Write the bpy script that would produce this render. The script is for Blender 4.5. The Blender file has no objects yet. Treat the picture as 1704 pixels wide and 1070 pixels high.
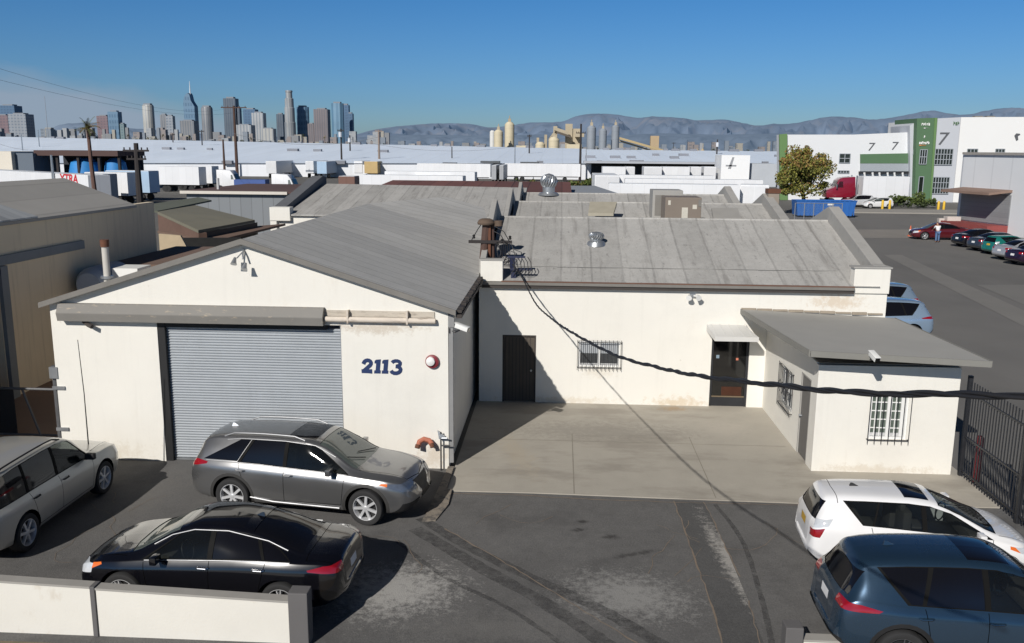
import bpy, bmesh, math, random
import numpy as np
from mathutils import Vector, Matrix
R = math.radians
random.seed(7)
scene = bpy.context.scene
COL = scene.collection

# ------------------------------------------------------------------ camera
FPX, CX, CY, HC = 1465.0, 852.0, 535.0, 7.5
_p, _r, _y = R(11.1), R(0.48), R(3.1)
FW = np.array([-math.sin(_y)*math.cos(_p), math.cos(_y)*math.cos(_p), -math.sin(_p)])
_r0 = np.array([math.cos(_y), math.sin(_y), 0.0]); _u0 = np.cross(_r0, FW)
RT = math.cos(_r)*_r0 + math.sin(_r)*_u0
UP = -math.sin(_r)*_r0 + math.cos(_r)*_u0
def _ray(x, y): return FW*FPX + RT*(x-CX) - UP*(y-CY)
def gz(x, y, z=0.0):
    d = _ray(x, y); t = (z-HC)/d[2]; q = t*d
    return Vector((q[0], q[1], HC+q[2]))
def at(x, y, Y):
    d = _ray(x, y); t = Y/d[1]; q = t*d
    return Vector((q[0], q[1], HC+q[2]))
def atx(x, y, X):
    d = _ray(x, y); t = X/d[0]; q = t*d
    return Vector((q[0], q[1], HC+q[2]))
cd = bpy.data.cameras.new('camera'); cam = bpy.data.objects.new('camera', cd); COL.objects.link(cam)
cd.sensor_width = 36.0; cd.lens = FPX/1704.0*36.0; cd.clip_start = 0.1; cd.clip_end = 90000
M = Matrix(((RT[0], UP[0], -FW[0], 0), (RT[1], UP[1], -FW[1], 0), (RT[2], UP[2], -FW[2], HC), (0, 0, 0, 1)))
cam.matrix_world = M
scene.camera = cam

# ------------------------------------------------------------------ light
SUNV = Vector((-2.5, -5.6, 3.85)).normalized()
elev = math.asin(SUNV.z); azi = math.atan2(SUNV.x, SUNV.y)
ld = bpy.data.lights.new('sun', 'SUN'); ld.energy = 4.3; ld.angle = R(0.5); ld.color = (1.0, 0.955, 0.89)
sun = bpy.data.objects.new('sun', ld); COL.objects.link(sun)
sun.rotation_euler = SUNV.to_track_quat('Z', 'Y').to_euler(); sun.location = (-20, -40, 40)
w = bpy.data.worlds.new('World'); scene.world = w; w.use_nodes = True
nt = w.node_tree; nt.nodes.clear()
def N(nt, t, **k):
    n = nt.nodes.new(t)
    for a, b in k.items(): setattr(n, a, b)
    return n
def mth(nt, op, a, b=None, c=None, clamp=False):
    n = nt.nodes.new('ShaderNodeMath'); n.operation = op; n.use_clamp = clamp
    for i, v in enumerate((a, b, c)):
        if v is None: continue
        if isinstance(v, (int, float)): n.inputs[i].default_value = v
        else: nt.links.new(v, n.inputs[i])
    return n.outputs[0]
sky = N(nt, 'ShaderNodeTexSky', sky_type='NISHITA', sun_disc=False)
sky.sun_elevation = elev; sky.sun_rotation = azi % (2*math.pi)
sky.altitude = 0; sky.air_density = 1.0; sky.dust_density = 0.6; sky.ozone_density = 2.6
bg = N(nt, 'ShaderNodeBackground'); out = N(nt, 'ShaderNodeOutputWorld')
bg.inputs[1].default_value = 0.085
# a bank of brown-grey smog low over the left of the skyline, as a function of direction
tc = N(nt, 'ShaderNodeTexCoord'); sx = N(nt, 'ShaderNodeSeparateXYZ'); nt.links.new(tc.outputs['Generated'], sx.inputs[0])
az = mth(nt, 'ARCTAN2', sx.outputs[0], sx.outputs[1]); el = mth(nt, 'ARCSINE', sx.outputs[2])
noi = N(nt, 'ShaderNodeTexNoise'); noi.inputs['Scale'].default_value = 9; noi.inputs['Detail'].default_value = 5
mp = N(nt, 'ShaderNodeMapping'); mp.inputs['Scale'].default_value = (1, 1, 2.6)
nt.links.new(tc.outputs['Generated'], mp.inputs[0]); nt.links.new(mp.outputs[0], noi.inputs[0])
# top of the bank (radians of elevation): 0.07 at the far left falling to 0.02 at the towers
mr = N(nt, 'ShaderNodeMapRange'); nt.links.new(az, mr.inputs[0])
mr.inputs[1].default_value = -0.60; mr.inputs[2].default_value = -0.20; mr.inputs[3].default_value = 0.080; mr.inputs[4].default_value = 0.020
top = mth(nt, 'ADD', mr.outputs[0], mth(nt, 'MULTIPLY', mth(nt, 'SUBTRACT', noi.outputs[0], 0.5), 0.055))
f1 = mth(nt, 'DIVIDE', mth(nt, 'SUBTRACT', top, el), 0.028, clamp=True)
mr2 = N(nt, 'ShaderNodeMapRange'); nt.links.new(az, mr2.inputs[0])
mr2.inputs[1].default_value = -0.16; mr2.inputs[2].default_value = -0.42; mr2.inputs[3].default_value = 0.0; mr2.inputs[4].default_value = 0.92
fac = mth(nt, 'MULTIPLY', f1, mr2.outputs[0], clamp=True)
mx = N(nt, 'ShaderNodeMix', data_type='RGBA'); nt.links.new(fac, mx.inputs[0])
gam = N(nt, 'ShaderNodeHueSaturation'); gam.inputs['Saturation'].default_value = 1.0; gam.inputs['Value'].default_value = 1.0
tr_ = N(nt, 'ShaderNodeValToRGB'); mr3 = N(nt, 'ShaderNodeMapRange'); nt.links.new(el, mr3.inputs[0])
mr3.inputs[1].default_value = 0.0; mr3.inputs[2].default_value = 1.0
cr_ = tr_.color_ramp; cr_.elements[0].position = 0.0; cr_.elements[0].color = (.50, .71, 1.0, 1); cr_.elements[1].position = 0.62; cr_.elements[1].color = (.12, .145, .18, 1)
for ps, c_ in ((0.05, (.36, .60, .95, 1)), (0.17, (.225, .545, .90, 1)), (0.27, (.17, .34, .55, 1))):
    e_ = cr_.elements.new(ps); e_.color = c_
nt.links.new(mr3.outputs[0], tr_.inputs[0])
tm = N(nt, 'ShaderNodeMix', data_type='RGBA', blend_type='MULTIPLY'); tm.inputs[0].default_value = 1.0
nt.links.new(sky.outputs[0], tm.inputs[6]); nt.links.new(tr_.outputs[0], tm.inputs[7])
nt.links.new(tm.outputs[2], gam.inputs['Color'])
nt.links.new(gam.outputs[0], mx.inputs[6]); mx.inputs[7].default_value = (3.3, 4.15, 5.3, 1)
nt.links.new(mx.outputs[2], bg.inputs[0]); nt.links.new(bg.outputs[0], out.inputs[0])
scene.view_settings.view_transform = 'Standard'
try: scene.view_settings.look = 'None'
except Exception: pass
scene.view_settings.exposure = 0.0
scene.cycles.max_bounces = 6; scene.cycles.transparent_max_bounces = 12

# ------------------------------------------------------------------ materials
MATS = {}
def mat(name, col, rough=0.7, metal=0.0, var=0.12, scale=3.0, detail=6, bump=0.0, bscale=40.0, coat=0.0, spec=0.5,
        streak=0.0, strips=None, stain=None, coords='world', patches=None, emit=None, speck=0.0, sscale=60):
    """procedural surface: base colour broken up by noise, optional rain streaks, roofing strips, stains"""
    if name in MATS: return MATS[name]
    m = bpy.data.materials.new(name); m.use_nodes = True; MATS[name] = m
    nt = m.node_tree; b = nt.nodes['Principled BSDF']; L = nt.links.new
    b.inputs['Roughness'].default_value = rough; b.inputs['Metallic'].default_value = metal
    b.inputs['Specular IOR Level'].default_value = spec
    if coat: b.inputs['Coat Weight'].default_value = coat; b.inputs['Coat Roughness'].default_value = 0.03
    if coords == 'world':
        g = N(nt, 'ShaderNodeNewGeometry'); P = g.outputs['Position']
    else:
        g = N(nt, 'ShaderNodeTexCoord'); P = g.outputs['Object']
    def noise(sc, det=6, mapscale=None, rough_=0.6):
        n = N(nt, 'ShaderNodeTexNoise'); n.inputs['Scale'].default_value = sc; n.inputs['Detail'].default_value = det
        n.inputs['Roughness'].default_value = rough_
        if mapscale:
            mpn = N(nt, 'ShaderNodeMapping'); mpn.inputs['Scale'].default_value = mapscale; L(P, mpn.inputs[0]); L(mpn.outputs[0], n.inputs[0])
        else: L(P, n.inputs[0])
        return n.outputs[0]
    fac = None
    n1 = noise(scale, detail); n2 = noise(scale*0.13, 3)
    v = mth(nt, 'ADD', mth(nt, 'MULTIPLY', mth(nt, 'SUBTRACT', n1, 0.5), var*1.6), mth(nt, 'MULTIPLY', mth(nt, 'SUBTRACT', n2, 0.5), var*1.6))
    if speck:
        n3 = noise(sscale, 4, None, .75); v = mth(nt, 'ADD', v, mth(nt, 'MULTIPLY', mth(nt, 'SUBTRACT', n3, 0.5), speck))
    if streak:
        s = noise(1.0, 5, (5.0, 5.0, 0.35)); s = mth(nt, 'MULTIPLY', mth(nt, 'SUBTRACT', s, 0.52, clamp=True), streak*4)
        v = mth(nt, 'SUBTRACT', v, s)
    if strips:
        axis, width, amt, line = strips
        sp = N(nt, 'ShaderNodeSeparateXYZ'); L(P, sp.inputs[0])
        wob = mth(nt, 'MULTIPLY', mth(nt, 'SUBTRACT', noise(0.8, 3), 0.5), 0.05)
        q = mth(nt, 'DIVIDE', mth(nt, 'ADD', sp.outputs['XYZ'.index(axis)], wob), width)
        wn = N(nt, 'ShaderNodeTexWhiteNoise', noise_dimensions='1D'); L(mth(nt, 'FLOOR', q), wn.inputs[1])
        v = mth(nt, 'ADD', v, mth(nt, 'MULTIPLY', mth(nt, 'SUBTRACT', wn.outputs[0], 0.5), amt))
        fr = mth(nt, 'FRACT', q); ln = mth(nt, 'LESS_THAN', fr, 0.07)
        v = mth(nt, 'SUBTRACT', v, mth(nt, 'MULTIPLY', ln, line))
    fv = mth(nt, 'ADD', v, 1.0)
    mul = N(nt, 'ShaderNodeVectorMath', operation='SCALE'); mul.inputs[0].default_value = col; L(fv, mul.inputs['Scale'])
    c = mul.outputs[0]
    for st in (stain or []):      # (colour, scale, threshold, softness, strength, mapscale)
        sc_, ss, th, so, sg, ms = st
        s = noise(ss, 7, ms, 0.65)
        f = mth(nt, 'MULTIPLY', mth(nt, 'DIVIDE', mth(nt, 'SUBTRACT', s, th), so, clamp=True), sg)
        mxn = N(nt, 'ShaderNodeMix', data_type='RGBA'); L(f, mxn.inputs[0]); L(c, mxn.inputs[6]); mxn.inputs[7].default_value = (*sc_, 1); c = mxn.outputs[2]
    for pt in (patches or []):    # worn patches at a place: (centre, radii, rot, colour, strength)
        ce, ra, ro, pc, sg = pt
        mpn = N(nt, 'ShaderNodeMapping', vector_type='TEXTURE'); mpn.inputs['Location'].default_value = ce; mpn.inputs['Rotation'].default_value = (0, 0, ro)
        mpn.inputs['Scale'].default_value = ra; L(P, mpn.inputs[0])
        ln = N(nt, 'ShaderNodeVectorMath', operation='LENGTH'); L(mpn.outputs[0], ln.inputs[0])
        s = noise(6.0, 10, None, 0.82)
        f = mth(nt, 'SUBTRACT', mth(nt, 'ADD', mth(nt, 'SUBTRACT', 1.0, ln.outputs['Value']), mth(nt, 'MULTIPLY', mth(nt, 'SUBTRACT', s, 0.5), 3.6)), 0.15)
        f = mth(nt, 'MULTIPLY', mth(nt, 'MULTIPLY', f, 1.6, clamp=True), sg)
        mxn = N(nt, 'ShaderNodeMix', data_type='RGBA'); L(f, mxn.inputs[0]); L(c, mxn.inputs[6]); mxn.inputs[7].default_value = (*pc, 1); c = mxn.outputs[2]
    L(c, b.inputs['Base Color'])
    if bump:
        bn = N(nt, 'ShaderNodeBump'); bn.inputs['Strength'].default_value = bump; bn.inputs['Distance'].default_value = 0.02
        L(noise(bscale, 4), bn.inputs['Height']); L(bn.outputs[0], b.inputs['Normal'])
    rn = mth(nt, 'ADD', mth(nt, 'MULTIPLY', mth(nt, 'SUBTRACT', n1, 0.5), min(0.3, rough*0.5)), rough, clamp=True)
    L(rn, b.inputs['Roughness'])
    if emit:
        b.inputs['Emission Color'].default_value = (*emit[0], 1); b.inputs['Emission Strength'].default_value = emit[1]
    return m
def windows_mat(name, wall, glass, sx_, sz_, fillx=0.6, fillz=0.55, rough=0.5):
    """a far facade: rows of dark panes in a wall, from object coordinates"""
    if name in MATS: return MATS[name]
    m = bpy.data.materials.new(name); m.use_nodes = True; MATS[name] = m
    nt = m.node_tree; b = nt.nodes['Principled BSDF']; L = nt.links.new
    g = N(nt, 'ShaderNodeTexCoord'); sp = N(nt, 'ShaderNodeSeparateXYZ'); L(g.outputs['Object'], sp.inputs[0])
    hx = mth(nt, 'ADD', sp.outputs[0], sp.outputs[1])
    fx = mth(nt, 'LESS_THAN', mth(nt, 'FRACT', mth(nt, 'DIVIDE', hx, sx_)), fillx)
    fz = mth(nt, 'LESS_THAN', mth(nt, 'FRACT', mth(nt, 'DIVIDE', sp.outputs[2], sz_)), fillz)
    f = mth(nt, 'MULTIPLY', fx, fz)
    no = N(nt, 'ShaderNodeTexNoise'); no.inputs['Scale'].default_value = 0.012; L(g.outputs['Object'], no.inputs[0])
    mxn = N(nt, 'ShaderNodeMix', data_type='RGBA'); L(f, mxn.inputs[0]); mxn.inputs[6].default_value = (*wall, 1); mxn.inputs[7].default_value = (*glass, 1)
    sc = N(nt, 'ShaderNodeVectorMath', operation='SCALE'); L(mxn.outputs[2], sc.inputs[0]); L(mth(nt, 'ADD', mth(nt, 'MULTIPLY', no.outputs[0], 0.5), 0.75), sc.inputs['Scale'])
    L(sc.outputs[0], b.inputs['Base Color']); b.inputs['Roughness'].default_value = rough
    return m

# ------------------------------------------------------------------ objects
def tag(o, label=None, cat=None, group=None, kind=None):
    if label: o['label'] = label
    if cat: o['category'] = cat
    if group: o['group'] = group
    if kind: o['kind'] = kind
    return o
def empty(name, loc, rotz=0.0, label=None, cat=None, group=None):
    o = bpy.data.objects.new(name, None); COL.objects.link(o); o.location = loc; o.rotation_euler = (0, 0, rotz)
    o.empty_display_size = 0.2
    return tag(o, label, cat, group)
def copy_tree(o, parent=None):
    c = o.copy(); COL.objects.link(c)
    if parent: c.parent = parent; c.matrix_parent_inverse = o.matrix_parent_inverse.copy()
    for ch in list(o.children): copy_tree(ch, c)
    return c
class MB:
    def __init__(s): s.v = []; s.f = []; s.m = []
    def add(s, vs, fs, mi=0):
        o = len(s.v); s.v += [tuple(v) for v in vs]
        for f in fs: s.f.append(tuple(i+o for i in f)); s.m.append(mi)
        return s
    def box(s, c, d, rz=0.0, mi=0, rx=0.0):
        c = Vector(c); hx, hy, hz = d[0]/2, d[1]/2, d[2]/2
        Q = Matrix.Rotation(rz, 3, 'Z') @ Matrix.Rotation(rx, 3, 'X')
        vs = [c + Q @ Vector((x, y, z)) for x in (-hx, hx) for y in (-hy, hy) for z in (-hz, hz)]
        return s.add(vs, [(0, 1, 3, 2), (4, 6, 7, 5), (0, 4, 5, 1), (2, 3, 7, 6), (0, 2, 6, 4), (1, 5, 7, 3)], mi)
    def bx(s, x0, x1, y0, y1, z0, z1, mi=0):
        return s.box(((x0+x1)/2, (y0+y1)/2, (z0+z1)/2), (abs(x1-x0), abs(y1-y0), abs(z1-z0)), mi=mi)
    def poly(s, pts, mi=0): return s.add(pts, [tuple(range(len(pts)))], mi)
    def slab(s, pts, off, mi=0):
        """polygon extruded by the vector off"""
        n = len(pts); off = Vector(off); a = [Vector(p) for p in pts]; b = [p+off for p in a]
        fs = [tuple(range(n)), tuple(range(2*n-1, n-1, -1))] + [(i, i+n, (i+1) % n+n, (i+1) % n) for i in range(n)]
        return s.add(a+b, fs, mi)
    def tube(s, path, r, n=8, mi=0, caps=True):
        path = [Vector(p) for p in path]; rs = r if isinstance(r, (list, tuple)) else [r]*len(path); rings = []
        a = None
        for i, p in enumerate(path):
            t = (path[min(i+1, len(path)-1)] - path[max(i-1, 0)]).normalized()
            if a is None:
                a = t.cross(Vector((0, 0, 1)));
                if a.length < 1e-3: a = t.cross(Vector((1, 0, 0)))
                a.normalize()
            else:
                a = (a - t*a.dot(t)).normalized()
            b = t.cross(a)
            rings.append([p + (a*math.cos(2*math.pi*k/n) + b*math.sin(2*math.pi*k/n))*rs[i] for k in range(n)])
        vs = [v for rg in rings for v in rg]; fs = []
        for i in range(len(path)-1):
            for k in range(n): fs.append((i*n+k, i*n+(k+1) % n, (i+1)*n+(k+1) % n, (i+1)*n+k))
        if caps: fs += [tuple(range(n-1, -1, -1)), tuple(range((len(path)-1)*n, len(path)*n))]
        return s.add(vs, fs, mi)
    def lathe(s, prof, c=(0, 0, 0), axis='Z', n=24, mi=0):
        vs = []; fs = []
        for (r, h) in prof:
            for k in range(n):
                a = 2*math.pi*k/n; q = (r*math.cos(a), r*math.sin(a), h)
                if axis == 'Y': q = (q[0], q[2], q[1])
                if axis == 'X': q = (q[2], q[0], q[1])
                vs.append((q[0]+c[0], q[1]+c[1], q[2]+c[2]))
        for i in range(len(prof)-1):
            for k in range(n): fs.append((i*n+k, i*n+(k+1) % n, (i+1)*n+(k+1) % n, (i+1)*n+k))
        return s.add(vs, fs, mi)
    def build(s, name, mats, parent=None, smooth=False, bevel=0.0, world=True, fixn=True, angle=35):
        me = bpy.data.meshes.new(name); o = bpy.data.objects.new(name, me)
        vs = np.array(s.v, float)
        org = Vector((0, 0, 0))
        if parent is not None and world:
            q = parent
            while q: org = org + Vector(q.location); q = q.parent
        elif parent is None and world:
            org = Vector((float(vs[:, 0].mean()), float(vs[:, 1].mean()), float(vs[:, 2].min())))
            o.location = org
        vs = vs - np.array(org)
        me.from_pydata([tuple(v) for v in vs], [], s.f)
        for m in (mats if isinstance(mats, (list, tuple)) else [mats]): me.materials.append(m)
        me.polygons.foreach_set('material_index', s.m)
        if fixn or bevel:
            bm = bmesh.new(); bm.from_mesh(me)
            bmesh.ops.recalc_face_normals(bm, faces=bm.faces)
            if bevel:
                es = [e for e in bm.edges if len(e.link_faces) == 2 and e.calc_face_angle(0) > 0.6]
                bmesh.ops.bevel(bm, geom=es, offset=bevel, segments=2, affect='EDGES', profile=0.6, clamp_overlap=True)
            bm.to_mesh(me); bm.free()
        if smooth:
            me.polygons.foreach_set('use_smooth', [True]*len(me.polygons))
            me.set_sharp_from_angle(angle=R(angle))
        me.update()
        COL.objects.link(o)
        if parent is not None: o.parent = parent
        return o
def structure(name, mb, m, **k):
    return tag(mb.build(name, m, **k), kind='structure')
def sheet(pts, z):
    b = MB(); b.poly([(p[0], p[1], z) for p in pts]); return b
def text_mb(txt, size, mats, name, parent, loc, rot, extrude=0.01, shear=0.0, bold=0.0, sx=1.0):
    cu = bpy.data.curves.new('t', 'FONT'); cu.body = txt; cu.size = size; cu.extrude = extrude; cu.shear = shear; cu.offset = bold; cu.align_x = 'CENTER'; cu.align_y = 'CENTER'
    t = bpy.data.objects.new('t', cu); COL.objects.link(t)
    dg = bpy.context.evaluated_depsgraph_get(); me = bpy.data.meshes.new_from_object(t.evaluated_get(dg))
    bpy.data.objects.remove(t); me.name = name
    o = bpy.data.objects.new(name, me); me.materials.clear(); me.materials.append(mats); COL.objects.link(o)
    if parent: o.parent = parent
    o.location = loc; o.rotation_euler = rot; o.scale = (sx, 1, 1)
    return o
def leaves(pts, size, rnd, jitter=0.5):
    b = MB()
    for p in pts:
        s_ = size*(0.6+rnd.random()*0.8)
        a = Vector((rnd.gauss(0, 1), rnd.gauss(0, 1), rnd.gauss(0, 1))).normalized(); c = a.orthogonal().normalized(); d = a.cross(c)
        p = Vector(p)
        b.add([p-c*s_-d*s_*0.5, p+c*s_*0.2-d*s_*0.7, p+c*s_+d*s_*0.3, p-c*s_*0.3+d*s_*0.7], [(0, 1, 2, 3)], 0)
    return b
# ------------------------------------------------------------------ cars
def curve(pts):
    xs = np.array([p[0] for p in pts], float); ys = np.array([p[1] for p in pts], float)
    h = np.diff(xs); d = np.diff(ys)/h; m = np.zeros(len(xs)); m[0] = d[0]; m[-1] = d[-1]
    for i in range(1, len(xs)-1):
        if d[i-1]*d[i] > 0:
            w1 = 2*h[i]+h[i-1]; w2 = h[i]+2*h[i-1]; m[i] = (w1+w2)/(w1/d[i-1]+w2/d[i])
    def f(x):
        x = min(max(x, xs[0]), xs[-1]); i = min(max(int(np.searchsorted(xs, x))-1, 0), len(h)-1); t = (x-xs[i])/h[i]
        return float((2*t**3-3*t*t+1)*ys[i]+(t**3-2*t*t+t)*h[i]*m[i]+(-2*t**3+3*t*t)*ys[i+1]+(t**3-t*t)*h[i]*m[i+1])
    return f
def chaikin(p, it):
    for _ in range(it):
        q = [p[0]]
        for a, b in zip(p[:-1], p[1:]):
            q.append((a[0]*.75+b[0]*.25, a[1]*.75+b[1]*.25)); q.append((a[0]*.25+b[0]*.75, a[1]*.25+b[1]*.75))
        q.append(p[-1]); p = q
    return p
def inpoly(p, poly):
    x, y = p; c = False; n = len(poly); j = n-1
    for i in range(n):
        xi, yi = poly[i]; xj, yj = poly[j]
        if (yi > y) != (yj > y) and x < (xj-xi)*(y-yi)/(yj-yi)+xi: c = not c
        j = i
    return c
PROJ = {'side': (lambda v: (v[0], v[2]), lambda a, b: Vector((a, 0, b))),
        'plan': (lambda v: (v[0], v[1]), lambda a, b: Vector((a, b, 0))),
        'end': (lambda v: (v[1], v[2]), lambda a, b: Vector((0, a, b)))}
def cut_poly(bm, lay, poly, proj, ok, pid):
    pr, un = PROJ[proj]
    x0 = min(p[0] for p in poly)-.01; x1 = max(p[0] for p in poly)+.01; y0 = min(p[1] for p in poly)-.01; y1 = max(p[1] for p in poly)+.01
    cand = []
    for f in bm.faces:
        if not ok(f.calc_center_median()): continue
        q = [pr(v.co) for v in f.verts]
        if max(a for a, b in q) < x0 or min(a for a, b in q) > x1 or max(b for a, b in q) < y0 or min(b for a, b in q) > y1: continue
        cand.append(f)
    n = len(poly)
    for i in range(n):
        a = poly[i]; b = poly[(i+1) % n]
        nv = un(-(b[1]-a[1]), b[0]-a[0])
        if nv.length < 1e-6: continue
        es = set(e for f in cand for e in f.edges); vs = set(v for f in cand for v in f.verts)
        r = bmesh.ops.bisect_plane(bm, geom=list(vs)+list(es)+cand, dist=1e-5, plane_co=un(*a), plane_no=nv.normalized())
        cand = [g for g in r['geom'] if isinstance(g, bmesh.types.BMFace)]
    k = 0
    for f in cand:
        if pid in (-2, -4, -5) and f[lay] != 0: continue
        if inpoly(pr(f.calc_center_median()), poly): f[lay] = pid; k += 1
    return k
def paint(name, col, metal=0.0, rough=0.28):
    return mat('paint_'+name, col, rough=rough, metal=metal, var=0.05, scale=1.5, coat=1.0, coords='object', bump=0.0)
BLK = mat('black_plastic', (0.011, 0.011, 0.012), rough=0.6, var=0.2, scale=8, coords='object')
GLS = mat('car_glass', (0.012, 0.014, 0.016), rough=0.04, var=0.1, spec=0.9, coords='object')
def glass_mat(name, tint, keep):
    m = bpy.data.materials.new(name); m.use_nodes = True; nt = m.node_tree; b = nt.nodes['Principled BSDF']; o = nt.nodes['Material Output']
    b.inputs['Base Color'].default_value = (.012, .014, .016, 1); b.inputs['Roughness'].default_value = .03; b.inputs['Specular IOR Level'].default_value = .8
    no = N(nt, 'ShaderNodeTexNoise'); no.inputs['Scale'].default_value = 3.0; t = N(nt, 'ShaderNodeBsdfTransparent'); t.inputs[0].default_value = (*tint, 1)
    mx_ = N(nt, 'ShaderNodeMixShader'); nt.links.new(mth(nt, 'MULTIPLY_ADD', no.outputs[0], .08, keep), mx_.inputs[0]); nt.links.new(t.outputs[0], mx_.inputs[1]); nt.links.new(b.outputs[0], mx_.inputs[2]); nt.links.new(mx_.outputs[0], o.inputs[0])
    return m
DLOB = mat('pillar_black', (0.006, 0.006, 0.006), rough=.7, spec=.12, var=.1, coords='object')
SEAM = mat('panel_gap', (0.003, 0.003, 0.003), rough=1.0, spec=0.0, var=.05, coords='object')
SAT = mat('satin_trim', (0.30, 0.305, 0.315), rough=0.5, metal=0.7, var=0.05, coords='object')
GLS = glass_mat('clear_car_glass', (.80, .86, .84), .42)
SEAT = mat('seat_fabric', (.075, .07, .066), rough=.85, var=.2, scale=8, coords='object'); SEATL = mat('seat_beige', (.30, .255, .20), rough=.8, var=.15, scale=8, coords='object')
GLT = mat('tinted_glass', (0.006, 0.006, 0.008), rough=0.05, var=0.1, spec=0.7, coords='object')
GLW = mat('windscreen_glass', (0.085, 0.10, 0.092), rough=0.04, var=0.3, scale=2.5, spec=0.9, coords='object')  # reflected wall and sky put into the grey-green base colour
CHR = mat('chrome', (0.55, 0.56, 0.58), rough=0.26, metal=1.0, var=0.05, coords='object')
ALU = mat('alloy', (0.80, 0.81, 0.83), rough=0.38, metal=0.55, var=0.08, coords='object')
ALD = mat('dark_alloy', (0.22, 0.23, 0.25), rough=0.3, metal=0.9, var=0.08, coords='object')
RUB = mat('rubber', (0.022, 0.022, 0.023), rough=0.8, var=0.25, scale=10, coords='object')
RED = mat('tail_lens', (0.27, 0.006, 0.012), rough=0.12, var=0.2, scale=9, coat=1, coords='object')
LEN = mat('head_lens', (0.55, 0.58, 0.62), rough=0.08, var=0.3, scale=12, coat=1, coords='object')
LND = mat('dark_head_lens', (0.10, 0.12, 0.16), rough=0.06, var=0.4, scale=12, coat=1, coords='object')
AMB = mat('amber_lens', (0.75, 0.16, 0.02), rough=0.15, var=0.15, coat=1, coords='object')
PLW = mat('plate_white', (0.75, 0.75, 0.76), rough=0.4, var=0.1, coords='object')
PLY = mat('plate_yellow', (0.60, 0.36, 0.03), rough=0.4, var=0.3, scale=30, coords='object')
PLD = mat('plate_dark', (0.05, 0.05, 0.05), rough=0.4, var=0.3, scale=30, coords='object')

def wheel_mesh(rad, kind, spokes, wid=0.22):
    rim = MB(); rr = rad*0.70; y = wid/2
    rim.lathe([(rr*0.99, -y*0.9), (rr, -y), (rr, y), (rr*0.965, y), (rr*0.93, y*0.70), (rr*0.90, y*0.1), (rr*0.88, -y*0.5)], axis='Y', n=28, mi=0)
    rim.lathe([(rr*0.9, y*0.05), (0.001, y*0.05)], axis='Y', n=28, mi=1)
    rim.lathe([(rr*0.20, y*0.2), (rr*0.20, y*0.84), (rr*0.13, y*0.92), (0.001, y*0.92)], axis='Y', n=16, mi=0)
    for k in range(spokes):
        a = 2*math.pi*k/spokes
        pairs = (-0.11, 0.11) if kind == 'double' else (0.0,)
        for da in pairs:
            wI, wO = (0.060, 0.055) if kind == 'double' else (0.10, 0.20)
            A = a+da*0.55; B = a+da*1.5
            pi_ = Vector((math.cos(A), 0, math.sin(A)))*rr*0.14; po = Vector((math.cos(B), 0, math.sin(B)))*rr*0.96
            d = (po-pi_).normalized(); t = Vector((-d.z, 0, d.x))
            q = [pi_-t*rr*wI+Vector((0, y*.86, 0)), pi_+t*rr*wI+Vector((0, y*.86, 0)), po+t*rr*wO/2*1.0+Vector((0, y*.80, 0)), po-t*rr*wO/2*1.0+Vector((0, y*.80, 0))]
            rim.slab(q, (0, -y*0.4, 0), 0)
    ty = MB()
    ty.lathe([(rr*0.985, -y*0.96), (rad*0.86, -y*1.10), (rad*0.955, -y*1.02), (rad*0.995, -y*0.80), (rad, -y*0.4), (rad, y*0.4), (rad*0.995, y*0.80), (rad*0.955, y*1.02), (rad*0.86, y*1.10), (rr*0.985, y*0.96)], axis='Y', n=36)
    return rim, ty

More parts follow.
